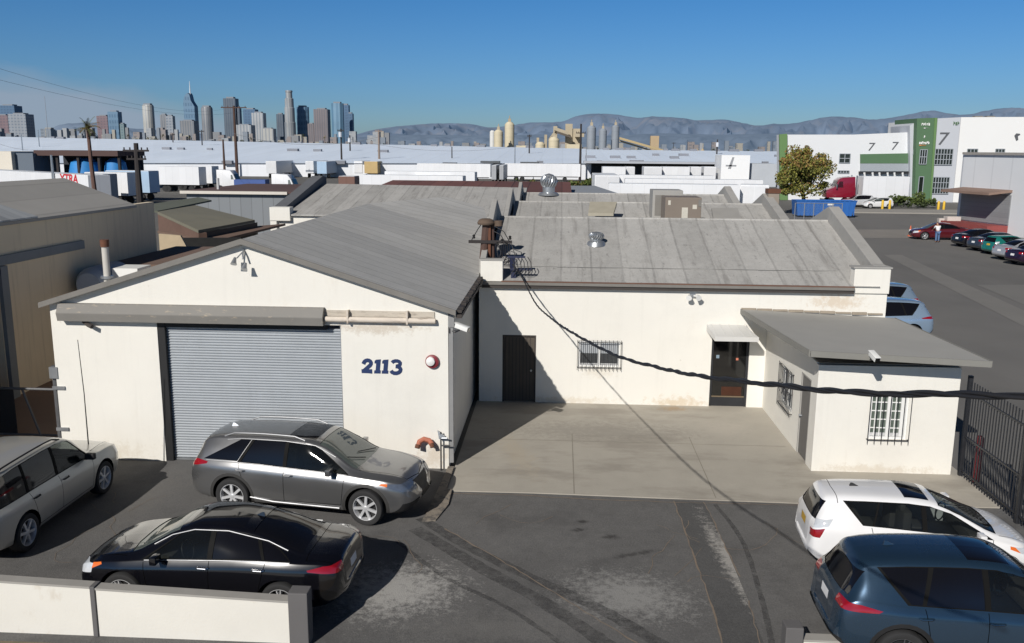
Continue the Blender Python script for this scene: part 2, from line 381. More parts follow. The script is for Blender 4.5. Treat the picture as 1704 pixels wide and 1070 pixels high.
def make_car(name, S, loc, heading, paintm, label, cat='car', group=None, hero=True):
    root = empty(name, loc, heading, label, cat, group)
    L2 = S['L']/2; top, belt, wid, rw, bot = [curve(S[k]) for k in ('top', 'belt', 'wid', 'roofw', 'bot')]
    nx = 96 if hero else 44; it = 2 if hero else 1
    ts = [-(math.cos(math.pi*i/(nx-1))) for i in range(nx)]
    xs = [L2*(0.62*(2*i/(nx-1)-1)+0.38*t) for i, t in enumerate(ts)]
    xs = [x*L2/max(abs(xs[0]), 1e-6) for x in xs]
    def zedge(x): return top(x)-min(S.get('drop', .075), .4*max(top(x)-belt(x), 0.01))
    vs = []; fs = []; ring_n = 0
    def section(x, k=1.0):
        w_ = wid(x); zb = bot(x); zs = belt(x); zt = max(top(x), zs+.012); wr = min(rw(x), w_*.9); ze = max(zedge(x), zs+.006)
        tb = S.get('tumble', .98)
        p = [(0, zb), (.55*w_, zb), (.90*w_, zb+.01), (.965*w_, zb+.07), (.992*w_, zb+.30*(zs-zb)), (1.0*w_, zb+.52*(zs-zb)), (.999*w_, zb+.70*(zs-zb)), (.984*w_, zs-.115*S.get('sh', 1)), (.925*w_, zs-.005), (.905*w_, zs+.02*min(1, (ze-zs)/.1)),
             ((.905*w_+wr)/2+.02*min(1, (ze-zs)/.3), zs+.52*(ze-zs)), (wr+.012, ze-.03*min(1, (ze-zs)/.2)), (wr-.02, ze+.012), (wr*.80, zt-.022), (wr*.42, zt-.004), (0, zt)]
        c = chaikin(p, it)
        return [(y, z) for y, z in c] + [(-y, z) for y, z in c[-2:0:-1]]
    for x in xs:
        s = section(x); ring_n = len(s); vs += [(x, y, z) for y, z in s]
    n = ring_n
    for i in range(nx-1):
        for k in range(n): fs.append((i*n+k, i*n+(k+1) % n, (i+1)*n+(k+1) % n, (i+1)*n+k))
    for end, base in ((-1, 0), (1, (nx-1)*n)):      # rounded end caps
        ring = [Vector(v) for v in vs[base:base+n]]; c = sum(ring, Vector())/n; prev = list(range(base, base+n))
        for sc, dx in ((.85, .018), (.5, .03), (.15, .034)):
            o = len(vs); vs += [tuple(c+(r-c)*sc+Vector((end*dx, 0, 0))) for r in ring]; cur = list(range(o, o+n))
            for k in range(n): fs.append((prev[k], prev[(k+1) % n], cur[(k+1) % n], cur[k]))
            prev = cur
        fs.append(tuple(prev))
    me = bpy.data.meshes.new('body'); me.from_pydata(vs, [], fs)
    bm = bmesh.new(); bm.from_mesh(me); bmesh.ops.recalc_face_normals(bm, faces=bm.faces)
    lay = bm.faces.layers.int.new('part')
    parts = {}; pid = [0]
    def region(nm, material, poly, proj, ok):
        pid[0] += 1; cut_poly(bm, lay, poly, proj, ok, pid[0]); parts[pid[0]] = (nm, material)
    # wheel arches
    ra = S['wr']*S.get('arch', 1.16)
    for wx in S['wheels']:
        poly = [(wx+ra*math.cos(2*math.pi*k/26), S['wr']+.01+ra*math.sin(2*math.pi*k/26)) for k in range(26)]
        for sg in (1, -1):
            cut_poly(bm, lay, poly, 'side', lambda c, sg=sg: c.y*sg > S['W']/2-.33, -1)
    if hero:      # lower cladding / sills
        if S.get('clad'):
            for wx in S['wheels']:
                rb = ra+.065
                poly = [(wx+rb*math.cos(2*math.pi*k/26), S['wr']+.01+rb*math.sin(2*math.pi*k/26)) for k in range(26)]
                for sg in (1, -1):
                    cut_poly(bm, lay, poly, 'side', lambda c, sg=sg: c.y*sg > S['W']/2-.33, -4)
    # black surround of the side windows, then the panes
    if 'dlo' in S:
        xb0, xb1, xt0, xt1 = S['dlo']; m_ = 6
        P_ = [(xb0+(xb1-xb0)*i/(m_-1), belt(xb0+(xb1-xb0)*i/(m_-1))+.022) for i in range(m_)]+[(xt1+(xt0-xt1)*i/(m_-1), max(zedge(xt1+(xt0-xt1)*i/(m_-1))-.016, belt(xt1+(xt0-xt1)*i/(m_-1))+.05)) for i in range(m_)]
        for sg in (1, -1): cut_poly(bm, lay, P_, 'side', lambda c, sg=sg: c.y*sg > .3 and c.z > belt(c.x), -2)
    # side windows
    for (nm, gm, xb0, xb1, xt0, xt1) in S['sidewin']:
        zb_ = lambda x: belt(x)+.035
        zt_ = lambda x: max(zedge(x)-.028, belt(x)+.05)
        m_ = 4 if hero else 2
        bot_ = [(xb0+(xb1-xb0)*i/(m_-1), zb_(xb0+(xb1-xb0)*i/(m_-1))) for i in range(m_)]
        tp_ = [(xt1+(xt0-xt1)*i/(m_-1), zt_(xt1+(xt0-xt1)*i/(m_-1))) for i in range(m_)]
        for sg in (1, -1): region('side_window', gm, bot_+tp_, 'side', lambda c, sg=sg: c.y*sg > .3 and c.z > belt(c.x)+.0)
    a0, a1 = S['screen']; k = 6
    ed = [(a0+(a1-a0)*i/(k-1), min(rw(a0+(a1-a0)*i/(k-1)), wid(a0+(a1-a0)*i/(k-1))*.9)*.93) for i in range(k)]
    poly = ed + [(x, -y) for x, y in reversed(ed)]
    # curved lower and upper edges
    poly = ed[:-1]+[ed[-1], (a1+.05, ed[-1][1]*.5), (a1+.05, -ed[-1][1]*.5)]+[(x, -y) for x, y in reversed(ed)]
    region('windscreen', S.get('screenmat', GLS), poly, 'plan', lambda c: c.z > belt(c.x)+.03)
    if 'rearplan' in S:
        a0, a1 = S['rearplan']; ed = [(a0+(a1-a0)*i/(k-1), rw(a0+(a1-a0)*i/(k-1))*.93) for i in range(k)]
        region('rear_window', GLT, ed+[(x, -y) for x, y in reversed(ed)], 'plan', lambda c: c.z > belt(c.x)+.03)
    if 'rearend' in S:
        region('rear_window', GLT, S['rearend'], 'end', lambda c: c.x < S.get('rearx', -L2*.78) and c.z > 0.8)
    if hero:
        for (x0, x1, f) in S.get('sunroof', []):
            region('sunroof', GLT, [(x0, rw(x0)*f), (x1, rw(x1)*f), (x1, -rw(x1)*f), (x0, -rw(x0)*f)], 'plan', lambda c: c.z > top(c.x)-.15)
    for (nm, mm, poly) in S['lights']:
        for sg in (1, -1): region(nm, mm, poly, 'side', lambda c, sg=sg, p=poly: c.y*sg > S.get('lighty', .36))
    for (nm, mm, poly, sgn) in S.get('ends', []):
        region(nm, mm, poly, 'end', lambda c, sgn=sgn: c.x*sgn > L2*.72)
    if hero:
        hw = .0055
        for (xa, za, xb, zb_) in S['seams']:
            d = Vector((xb-xa, zb_-za)).normalized(); t = (-d.y*hw, d.x*hw)
            poly = [(xa+t[0], za+t[1]), (xb+t[0], zb_+t[1]), (xb-t[0], zb_-t[1]), (xa-t[0], za-t[1])]
            for sg in (1, -1): cut_poly(bm, lay, poly, 'side', lambda c, sg=sg: c.y*sg > .35, -5)
        for (xa, ya, xb, yb) in S.get('hood', []):
            d = Vector((xb-xa, yb-ya)).normalized(); t = (-d.y*hw, d.x*hw)
            for sg in (1, -1):
                poly = [(xa+t[0], (ya+t[1])*sg), (xb+t[0], (yb+t[1])*sg), (xb-t[0], (yb-t[1])*sg), (xa-t[0], (ya-t[1])*sg)]
                cut_poly(bm, lay, poly, 'plan', lambda c: c.z > belt(c.x)-.08, -5)
    bm.normal_update()
    # split the parts off
    for p_, (nm, material) in parts.items():
        fl = [f for f in bm.faces if f[lay] == p_]
        if not fl: continue
        idx = {}; pv = []; pf = []
        for f in fl:
            q = []
            for v in f.verts:
                if v.index not in idx or idx[v.index][1] is not v: pass
                key = v
                if key not in idx: idx[key] = len(pv); off = .010 if 'window' in nm or 'screen' in nm else .002; pv.append(tuple(v.co - v.normal*off))
                q.append(idx[key])
            pf.append(tuple(q))
        b = MB(); b.add(pv, pf); b.build(nm, material, root, smooth=True, world=False, fixn=False, angle=60)
    nrm = {}
    dele = [f for f in bm.faces if f[lay] == -1 or f[lay] in parts]
    for f in dele:
        for v in f.verts: nrm[v] = (v.normal.copy(), f[lay] == -1 or nrm.get(v, (0, False))[1])
    bmesh.ops.delete(bm, geom=dele, context='FACES')
    bed = [e for e in bm.edges if e.is_boundary]
    ext = bmesh.ops.extrude_edge_only(bm, edges=bed)
    newv = [g for g in ext['geom'] if isinstance(g, bmesh.types.BMVert)]
    co2 = {}
    for v, (nn, ar) in nrm.items():
        if v.is_valid: co2[tuple(round(c, 5) for c in v.co)] = (nn, ar)
    for f in [g for g in ext['geom'] if isinstance(g, bmesh.types.BMFace)]: f[lay] = -3
    for v in newv:
        q = co2.get(tuple(round(c, 5) for c in v.co))
        if not q: continue
        if q[1]: v.co.y -= math.copysign(.14, v.co.y)
        else: v.co -= q[0]*.016
    for f in bm.faces:
        l = f[lay]; f.material_index = 1 if l in (-2, -3) else (2 if l == -4 else (3 if l == -5 else 0)); f.smooth = True
    me2 = bpy.data.meshes.new('body'); bm.to_mesh(me2); bm.free()
    me2.set_sharp_from_angle(angle=R(40))
    o = bpy.data.objects.new('body', me2); COL.objects.link(o); o.parent = root
    me2.materials.append(paintm); me2.materials.append(DLOB); me2.materials.append(S.get('clad') or BLK); me2.materials.append(SEAM)
    ch = MB(); ch.bx(-L2*.86, L2*.86, -S['W']/2+.26, S['W']/2-.26, .22, .62); ch.build('chassis', BLK, root, world=False)
    if hero:
        sm = S.get('seatmat', SEAT); xf = S['mirror']-.85
        for sg in (1, -1):
            q = MB(); q.box((xf, sg*.38, .58), (.52, .50, .16)); q.box((xf-.30, sg*.38, .92), (.15, .48, .62)); q.box((xf-.36, sg*.38, 1.27), (.10, .26, .14)); q.build('seat', sm, root, world=False, bevel=.04, smooth=True)
        q = MB(); bo_ = S.get('bench', 0); q.box((xf-.95+bo_, 0, .56), (.50, 1.20, .16)); q.box((xf-1.22+bo_, 0, .80), (.15, 1.16, .48)); q.build('rear_bench', sm, root, world=False, bevel=.04, smooth=True)
        q = MB(); q.box((xf+.95, 0, .80), (.42, 1.30, .22)); q.build('dashboard', SEAT, root, world=False, bevel=.05, smooth=True)
        q = MB(); q.tube([(xf+.60+.05*math.cos(2*math.pi*k/14), .38+.18*math.sin(2*math.pi*k/14), .90+.17*math.cos(2*math.pi*k/14)) for k in range(15)], .014, 6); q.build('steering_wheel', BLK, root, world=False, smooth=True)
    # wheels
    rim, ty = wheel_mesh(S['wr'], S.get('wkind', 'single'), S.get('spokes', 7))
    rm = None
    for wx in S['wheels']:
        for sg in (1, -1):
            if rm is None:
                wo = rim.build('wheel', [S.get('rimmat', ALU), BLK], root, smooth=True, world=False); to = ty.build('tyre', RUB, wo, smooth=True, world=False); rm = (wo, to)
            else:
                wo = rm[0].copy(); COL.objects.link(wo); wo.parent = root
                to = rm[1].copy(); COL.objects.link(to); to.parent = wo
            wo.location = (wx, sg*(S['W']/2-.125), S['wr'])
            st = S.get('steer', 0) if wx > 0 else 0
            wo.rotation_euler = (0, random.random()*2, st if sg > 0 else math.pi+st)
            if sg < 0: pass
    # mirrors, handles, rails, fin
    mxp = S['mirror']
    for sg in (1, -1):
        b = MB(); y = wid(mxp)*.96
        b.box((mxp, sg*(y+.11), belt(mxp)+.10), (.11, .20, .13)); b.box((mxp+.02, sg*(y+.0), belt(mxp)+.035), (.07, .10, .04))
        b.build('mirror', S.get('mirrormat', paintm), root, smooth=True, bevel=.03, world=False)
    if hero:
        for hx, hz in S['handles']:
            for sg in (1, -1):
                b = MB(); y = wid(hx)
                b.tube([(hx-.10, sg*(y-.012), hz), (hx-.07, sg*(y+.020), hz), (hx+.06, sg*(y+.022), hz+.004), (hx+.10, sg*(y-.012), hz)], .015, 8)
                b.build('door_handle', S.get('handlemat', paintm), root, smooth=True, world=False)
        for (x0, x1, f) in S.get('rails', []):
            for sg in (1, -1):
                b = MB(); pth = []
                for i in range(9):
                    x = x0+(x1-x0)*i/8; pth.append((x, sg*rw(x)*f, top(x)-.02+(.035 if 0 < i < 8 else -.03)))
                b.tube(pth, .017, 8); b.build('roof_rail', S.get('railmat', BLK), root, smooth=True, world=False)
        if 'fin' in S:
            fx = S['fin']; b = MB(); zt = top(fx)
            b.add([(fx-.09, -.025, zt-.01), (fx-.09, .025, zt-.01), (fx+.09, .018, zt-.01), (fx+.09, -.018, zt-.01), (fx-.07, 0, zt+.06), (fx-.03, 0, zt+.055)], [(0, 1, 4), (1, 2, 5, 4), (2, 3, 5), (3, 0, 4, 5)])
            b.build('antenna_fin', S.get('finmat', paintm), root, world=False)
        for (pts, r_, mm, nm) in S.get('trims', []):
            for sg in (1, -1):
                b = MB(); pth = []
                for (x, kind, dz) in pts:
                    if kind == 'belt': pth.append((x, sg*(wid(x)*.918+.004), belt(x)+.020+dz))
                    elif kind == 'roof': pth.append((x, sg*(rw(x)+.010), zedge(x)-.012+dz))
                    elif kind == 'sill': pth.append((x, sg*(wid(x)*.988), bot(x)+.10+dz))
                b.tube(pth, r_, 6); b.build(nm, mm, root, smooth=True, world=False)
        for (x0, y0, x1, y1) in S.get('wipers', []):
            b = MB(); b.tube([(x0, y0, top(x0)-.0+.02), ((x0+x1)/2, (y0+y1)/2, max(top((x0+x1)/2), .3)+.02), (x1, y1, top(x1)+.015)], .010, 6); b.build('wiper', BLK, root, world=False)
    return root
CLD = mat('grey_cladding', (0.035, 0.034, 0.033), rough=0.6, var=.1, coords='object')
SP_RX = dict(clad=CLD, L=4.9, W=1.89, wr=.375, wheels=(-1.42, 1.50), steer=R(-4), dlo=(-1.30, 1.14, -1.04, .40), wkind='single', spokes=7, screenmat=GLW,
    top=[(-2.45, .62), (-2.43, .86), (-2.36, 1.12), (-2.24, 1.38), (-2.10, 1.53), (-1.7, 1.60), (-.7, 1.65), (.1, 1.635), (.45, 1.57), (.8, 1.40), (1.15, 1.19), (1.32, 1.12), (1.8, 1.06), (2.15, .98), (2.33, .86), (2.43, .70), (2.45, .62)],
    belt=[(-2.45, .58), (-2.4, .92), (-2.2, 1.07), (-1.5, 1.09), (0, 1.04), (1.1, 1.0), (1.7, .96), (2.2, .87), (2.4, .66), (2.45, .56)],
    wid=[(-2.45, .62), (-2.38, .80), (-2.1, .905), (-1.4, .945), (-.3, .93), (.5, .93), (1.4, .945), (1.9, .915), (2.2, .83), (2.38, .68), (2.45, .50)],
    roofw=[(-2.45, 0.501), (-2.2, 0.582), (-1.8, 0.61), (-1, 0.628), (0, 0.628), (0.5, 0.619), (1.2, 0.73), (1.6, 0.73), (2.1, 0.64), (2.45, 0.4)],
    bot=[(-2.45, .45), (-2.2, .30), (-1.5, .24), (1.6, .24), (2.2, .26), (2.45, .40)],
    sidewin=[('f', GLS, -.22, 1.08, -.22, .40), ('r', GLT, -1.22, -.30, -.98, -.30), ('q', GLT, -2.08, -1.30, -1.30, -1.06)],
    screen=(.42, 1.24), rearend=[(-.62, 1.14), (.62, 1.14), (.54, 1.50), (-.54, 1.50)], rearx=-2.0,
    sunroof=[(-.30, .30, .80)], mirror=.78, handles=[(-.16, .93), (-1.20, .96)], rails=[(-1.7, .1, .93)], railmat=SAT, fin=-1.75, finmat=CHR,
    lights=[('tail_light', RED, [(-2.5, .92), (-1.98, 1.03), (-1.96, 1.07), (-2.2, 1.10), (-2.5, 1.06)]), ('headlight', LND, [(1.92, .84), (2.5, .66), (2.5, .80), (2.28, .88), (1.95, .90)]), ('indicator', AMB, [(1.78, .875), (1.95, .845), (1.95, .90), (1.82, .905)])],
    ends=[('grille', BLK, [(-.34, .30), (.34, .30), (.20, .60), (.40, .84), (-.40, .84), (-.20, .60)], 1), ('lower_bumper', BLK, [(-.85, .26), (-.38, .26), (-.38, .50), (-.80, .48)], 1), ('lower_bumper', BLK, [(.85, .26), (.38, .26), (.38, .50), (.80, .48)], 1), ('number_plate', PLW, [(-.16, .78), (.16, .78), (.16, .92), (-.16, .92)], -1)],
    seams=[(-.26, .36, -.26, 1.06), (.98, .40, 1.06, 1.0), (-1.10, .60, -1.27, 1.09), (-1.04, .36, -1.10, .60), (-1.04, .36, .98, .40)], hood=[(1.30, .70, 2.25, .52), (2.25, .52, 2.34, 0)],
    trims=[([(-2.0, 'belt', 0), (-1.3, 'belt', 0), (-.3, 'belt', 0), (.5, 'belt', 0), (1.1, 'belt', 0)], .008, SAT, 'window_trim'), ([(-2.05, 'roof', -.03), (-1.3, 'roof', 0), (-.3, 'roof', 0), (.35, 'roof', 0), (.8, 'roof', 0)], .009, SAT, 'window_trim'),
           ([(-1.0, 'sill', 0.06), (-.5, 'sill', 0.0), (.3, 'sill', -.01), (.95, 'sill', -.01)], .018, SAT, 'sill_trim')], wipers=[(1.24, .45, 1.05, -.1), (1.24, -.15, 1.0, -.55)])
def squeeze(S, kx, kz=1.0):
    T_ = dict(S); T_['L'] = S['L']*kx; T_['wheels'] = tuple(x*kx for x in S['wheels'])
    for k in ('top', 'belt', 'bot'): T_[k] = [(x*kx, z*kz) for x, z in S[k]]
    for k in ('wid', 'roofw'): T_[k] = [(x*kx, y) for x, y in S[k]]
    T_['sidewin'] = [(a, m, *(q*kx for q in r)) for a, m, *r in S['sidewin']]; T_['screen'] = tuple(q*kx for q in S['screen'])
    for k in ('rearplan', 'dlo'):
        if k in S: T_[k] = tuple(q*kx for q in S[k])
    T_['lights'] = [(n, m, [(x*kx, z*kz) for x, z in p]) for n, m, p in S['lights']]; T_['ends'] = [(n, m, [(y, z*kz) for y, z in p], s) for n, m, p, s in S.get('ends', [])]
    T_['seams'] = [(a*kx, b*kz, c*kx, d*kz) for a, b, c, d in S['seams']]; T_['hood'] = [(a*kx, b, c*kx, d) for a, b, c, d in S.get('hood', [])]
    T_['sunroof'] = [(a*kx, b*kx, f) for a, b, f in S.get('sunroof', [])]; T_['mirror'] = S['mirror']*kx; T_['handles'] = [(a*kx, b*kz) for a, b in S['handles']]
    T_['trims'] = [([(x*kx, k_, d) for x, k_, d in p], r, m, n) for p, r, m, n in S.get('trims', [])]
    if 'fin' in S: T_['fin'] = S['fin']*kx
    return T_
SP_SEDAN = dict(L=4.80, W=1.835, wr=.335, wheels=(-1.38, 1.42), wkind='double', spokes=5, screenmat=GLW, bench=.28, lighty=.50, dlo=(-1.56, 1.06, -1.18, .42),
    top=[(-2.4, .58), (-2.385, .86), (-2.3, 1.02), (-2.05, 1.075), (-1.75, 1.10), (-1.2, 1.29), (-.75, 1.41), (-.2, 1.465), (.2, 1.45), (.55, 1.36), (1.0, 1.14), (1.3, 1.0), (1.8, .91), (2.15, .80), (2.33, .68), (2.4, .55)],
    belt=[(-2.4, .54), (-2.35, .86), (-2.0, .97), (-1, .98), (0, .94), (1.0, .89), (1.7, .83), (2.2, .70), (2.4, .50)],
    wid=[(-2.4, .60), (-2.3, .76), (-2, .86), (-1.3, .917), (0, .91), (1.4, .917), (1.9, .87), (2.2, .76), (2.4, .48)],
    roofw=[(-2.4, 0.478), (-1.75, 0.644), (-1.2, 0.57), (-0.75, 0.552), (0, 0.57), (0.5, 0.561), (1.3, 0.72), (1.8, 0.7), (2.4, 0.4)],
    bot=[(-2.4, .4), (-2.1, .25), (-1.5, .18), (1.6, .18), (2.2, .2), (2.4, .32)],
    sidewin=[('f', GLS, -.10, .98, -.10, .42), ('r', GLT, -1.06, -.19, -.90, -.19), ('q', GLT, -1.52, -1.11, -1.16, -.97)],
    screen=(.50, 1.30), rearplan=(-1.70, -.82), sunroof=[(-.62, .36, .86)], mirror=.72, handles=[(-.05, .86), (-1.02, .88)], handlemat=CHR, fin=-.72,
    lights=[('tail_light', RED, [(-2.5, .80), (-1.86, .87), (-1.84, .895), (-2.1, .95), (-2.5, .94)]), ('headlight', LEN, [(1.98, .64), (2.5, .52), (2.5, .66), (2.3, .74), (1.95, .78)]), ('indicator', AMB, [(1.78, .79), (1.98, .70), (1.96, .79), (1.8, .82)])],
    ends=[('grille', BLK, [(-.36, .50), (.36, .50), (.42, .68), (-.42, .68)], 1), ('number_plate', PLW, [(-.16, .66), (.16, .66), (.16, .80), (-.16, .80)], -1)],
    seams=[(-.145, .30, -.145, .95), (.92, .32, 1.02, .88), (-1.02, .55, -1.13, .98), (-.95, .30, -1.02, .55), (-.95, .30, .92, .32)], hood=[(1.36, .74, 2.15, .62), (2.15, .62, 2.26, 0), (-1.80, .74, -2.30, .66), (-1.82, 0, -1.80, .74)],
    trims=[([(-1.55, 'belt', 0), (-1, 'belt', 0), (-.2, 'belt', 0), (.5, 'belt', 0), (1.0, 'belt', 0)], .009, SAT, 'window_trim'), ([(-1.45, 'roof', 0), (-1.1, 'roof', 0), (-.4, 'roof', 0), (.2, 'roof', 0), (.6, 'roof', 0), (.9, 'roof', 0)], .010, SAT, 'window_trim')])
SP_OLDSUV = dict(L=4.75, W=1.85, wr=.36, wheels=(-1.42, 1.40), spokes=6, wkind='single', drop=.06, lighty=.34, dlo=(-2.05, 1.04, -1.86, .44),
    top=[(-2.37, .6), (-2.36, .95), (-2.29, 1.15), (-2.14, 1.48), (-1.98, 1.62), (-1.5, 1.68), (-.4, 1.70), (.25, 1.66), (.52, 1.57), (.95, 1.22), (1.14, 1.09), (1.7, 1.03), (2.1, .96), (2.30, .82), (2.37, .6)],
    belt=[(-2.37, .56), (-2.35, .94), (-2.2, 1.04), (-1.5, 1.04), (0, 1.01), (1.0, .98), (1.7, .95), (2.2, .85), (2.37, .56)],
    wid=[(-2.37, .72), (-2.3, .84), (-2, .90), (-1.3, .925), (0, .92), (1.4, .925), (1.95, .90), (2.2, .82), (2.37, .60)],
    roofw=[(-2.37, .62), (-2.1, .68), (-1.5, .70), (0, .71), (.5, .69), (1.15, .74), (1.7, .74), (2.37, .5)],
    bot=[(-2.37, .42), (-2.1, .3), (-1.5, .24), (1.6, .24), (2.2, .27), (2.37, .36)],
    sidewin=[('f', GLS, -.18, .98, -.18, .44), ('r', GLT, -1.16, -.25, -1.16, -.25), ('q', GLT, -2.02, -1.22, -1.84, -1.22)],
    screen=(.46, 1.10), rearend=[(-.62, 1.10), (.62, 1.10), (.58, 1.52), (-.58, 1.52)], rearx=-1.95, sunroof=[], mirror=.74, handles=[(-.06, .92), (-1.06, .93)], handlemat=BLK, mirrormat=BLK,
    rails=[(-1.9, .25, .92)], railmat=BLK,
    lights=[('tail_light', RED, [(-2.5, .78), (-2.2, .80), (-2.16, 1.02), (-2.5, 1.02)]), ('headlight', LEN, [(1.94, .72), (2.5, .64), (2.5, .80), (2.25, .88), (1.96, .88)])],
    ends=[('grille', BLK, [(-.4, .58), (.4, .58), (.4, .74), (-.4, .74)], 1)],
    seams=[(-.215, .36, -.215, 1.02), (.92, .36, 1.0, .98), (-1.08, .62, -1.19, 1.04), (-1.0, .36, -1.08, .62), (-1.0, .36, .92, .36)], hood=[(1.18, .74, 2.2, .60), (2.2, .60, 2.27, 0)])
SP_HATCH = dict(L=4.0, W=1.695, wr=.30, wheels=(-1.29, 1.26), spokes=8, bench=.1, lighty=.55, dlo=(-1.12, 1.10, -1.43, .42), screenmat=GLS,
    top=[(-2.0, .52), (-1.985, .84), (-1.93, 1.02), (-1.80, 1.30), (-1.68, 1.405), (-1.1, 1.45), (-.3, 1.46), (.1, 1.42), (.5, 1.28), (1.0, 1.04), (1.16, .97), (1.5, .87), (1.8, .73), (1.95, .60), (2.0, .48)],
    belt=[(-2.0, .48), (-1.96, .86), (-1.7, .99), (-1, .97), (0, .91), (.9, .86), (1.4, .79), (1.8, .63), (2, .44)],
    wid=[(-2.0, .58), (-1.93, .73), (-1.7, .80), (-1.2, .845), (0, .84), (1.2, .845), (1.6, .80), (1.85, .68), (2.0, .42)],
    roofw=[(-2.0, 0.468), (-1.7, 0.477), (-1.2, 0.508), (-0.3, 0.531), (0.4, 0.531), (1.1, 0.68), (1.5, 0.68), (2.0, 0.38)],
    bot=[(-2.0, .38), (-1.8, .25), (-1.3, .17), (1.4, .17), (1.8, .2), (2.0, .3)],
    sidewin=[('f', GLS, -.02, 1.05, -.02, .42), ('r', GLS, -.92, -.10, -.80, -.10), ('q', GLS, -1.08, -.95, -1.38, -.83)],
    screen=(.20, 1.16), rearend=[(-.56, .99), (.56, .99), (.47, 1.31), (-.47, 1.31)], rearx=-1.6, sunroof=[(-.36, .06, .78)], mirror=.82, handles=[(.05, .83), (-.92, .86)], fin=-1.12, finmat=BLK,
    lights=[('tail_light', RED, [(-2.1, .70), (-1.84, .72), (-1.76, .90), (-1.95, .84), (-2.1, .82)]), ('tail_lens', LEN, [(-1.95, .87), (-1.70, .94), (-1.62, 1.06), (-1.88, 1.02)]), ('headlight', LEN, [(1.55, .66), (2.1, .48), (2.1, .60), (1.8, .72), (1.45, .76)]), ('indicator', AMB, [(1.36, .73), (1.55, .66), (1.45, .76), (1.36, .78)])],
    ends=[('number_plate', PLY, [(-.17, .72), (.17, .72), (.17, .86), (-.17, .86)], -1), ('grille', BLK, [(-.4, .28), (.4, .28), (.4, .42), (-.4, .42)], 1)],
    seams=[(-.06, .30, -.06, .92), (.98, .30, 1.08, .86), (-.88, .55, -.97, .97), (-.82, .30, -.88, .55), (-.82, .30, .98, .30)], hood=[(1.2, .66, 1.75, .54), (1.75, .54, 1.85, 0), (-1.52, .52, -1.55, 0)])
SP_CROSS = dict(L=4.54, W=1.84, wr=.36, wheels=(-1.36, 1.36), spokes=5, wkind='double', rimmat=ALD, lighty=.46, dlo=(-1.31, 1.08, -1.69, .40), clad=BLK,
    top=[(-2.27, .6), (-2.24, .94), (-2.14, 1.16), (-1.98, 1.46), (-1.84, 1.59), (-1.3, 1.655), (-.4, 1.68), (.1, 1.65), (.4, 1.56), (.9, 1.23), (1.1, 1.12), (1.6, 1.05), (2.0, .94), (2.2, .78), (2.27, .58)],
    belt=[(-2.27, .56), (-2.22, .96), (-1.9, 1.10), (-1.2, 1.07), (0, 1.02), (1.0, .99), (1.6, .95), (2.0, .83), (2.27, .54)],
    wid=[(-2.27, .64), (-2.18, .79), (-1.9, .865), (-1.3, .92), (-.2, .90), (1.3, .92), (1.8, .87), (2.1, .74), (2.27, .50)],
    roofw=[(-2.27, 0.468), (-1.9, 0.51), (-1.3, 0.548), (-0.3, 0.561), (0.4, 0.552), (1.1, 0.72), (1.6, 0.72), (2.27, 0.42)],
    bot=[(-2.27, .42), (-2.0, .3), (-1.4, .24), (1.5, .24), (2.0, .26), (2.27, .38)],
    sidewin=[('f', GLS, -.14, 1.02, -.14, .40), ('r', GLT, -1.05, -.22, -.90, -.22), ('q', GLT, -1.26, -1.10, -1.64, -.97)],
    screen=(.38, 1.16), rearend=[(-.62, 1.12), (.62, 1.12), (.54, 1.46), (-.54, 1.46)], rearx=-1.85, sunroof=[(-.38, .22, .78)], mirror=.80, handles=[(-.06, .90), (-1.06, .94)], fin=-1.35,
    lights=[('tail_light', RED, [(-2.4, .95), (-1.72, .97), (-1.66, 1.005), (-1.95, 1.06), (-2.4, 1.08)]), ('headlight', LEN, [(1.75, .78), (2.4, .62), (2.4, .76), (2.0, .86), (1.78, .86)])],
    ends=[('number_plate', PLW, [(-.17, .80), (.17, .80), (.17, .94), (-.17, .94)], -1), ('grille', BLK, [(-.4, .45), (.4, .45), (.46, .72), (-.46, .72)], 1), ('rear_bumper', BLK, [(-.8, .28), (.8, .28), (.76, .50), (-.76, .50)], -1)],
    seams=[(-.18, .40, -.18, 1.03), (.95, .40, 1.03, .99), (-.98, .62, -1.07, 1.06), (-.92, .40, -.98, .62), (-.92, .40, .95, .40)], hood=[(1.2, .70, 2.0, .60), (2.0, .60, 2.1, 0)])
# ------------------------------------------------------------------ the yard and its buildings
GY, MY, AY = 19.81, 25.52, 20.28
STUCCO = mat('cream_stucco', (0.765, 0.742, 0.682), rough=0.9, var=0.05, scale=1.2, bump=0.25, bscale=55, streak=0.05,
    stain=[((0.55, 0.47, 0.36), 0.9, 0.60, 0.25, 0.35, (1, 1, .4)), ((0.62, 0.60, 0.55), 0.35, 0.52, 0.2, 0.45, (1, 1, 1)), ((0.42, 0.36, 0.28), 6.0, 0.68, 0.06, 0.35, (1, 1, 1))],
    patches=[((3.6, 25.5, .12), (1.1, .5, .28), 0, (.55, .42, .26), .55), ((-4.2, 19.8, 3.40), (1.4, .3, .22), 0, (.48, .40, .31), .6), ((8.0, 25.5, 3.25), (1.1, .4, .32), 0, (.56, .44, .31), .6), ((0.0, 25.5, .10), (2.6, .5, .16), 0, (.56, .48, .36), .5),
             ((-11.0, 19.8, .2), (1.6, .4, .35), 0, (.60, .54, .44), .5), ((7.6, 20.28, .10), (1.8, .4, .16), 0, (.55, .48, .38), .55), ((1.2, 25.5, 1.0), (.7, .4, .25), 0, (.62, .56, .46), .45), ((-2.9, 19.8, .3), (.5, .4, .5), 0, (.52, .42, .31), .5)])
STUCCO_S = mat('stucco_side', (0.70, 0.68, 0.635), rough=0.9, var=0.06, scale=1.2, bump=0.25, bscale=55, streak=0.12)
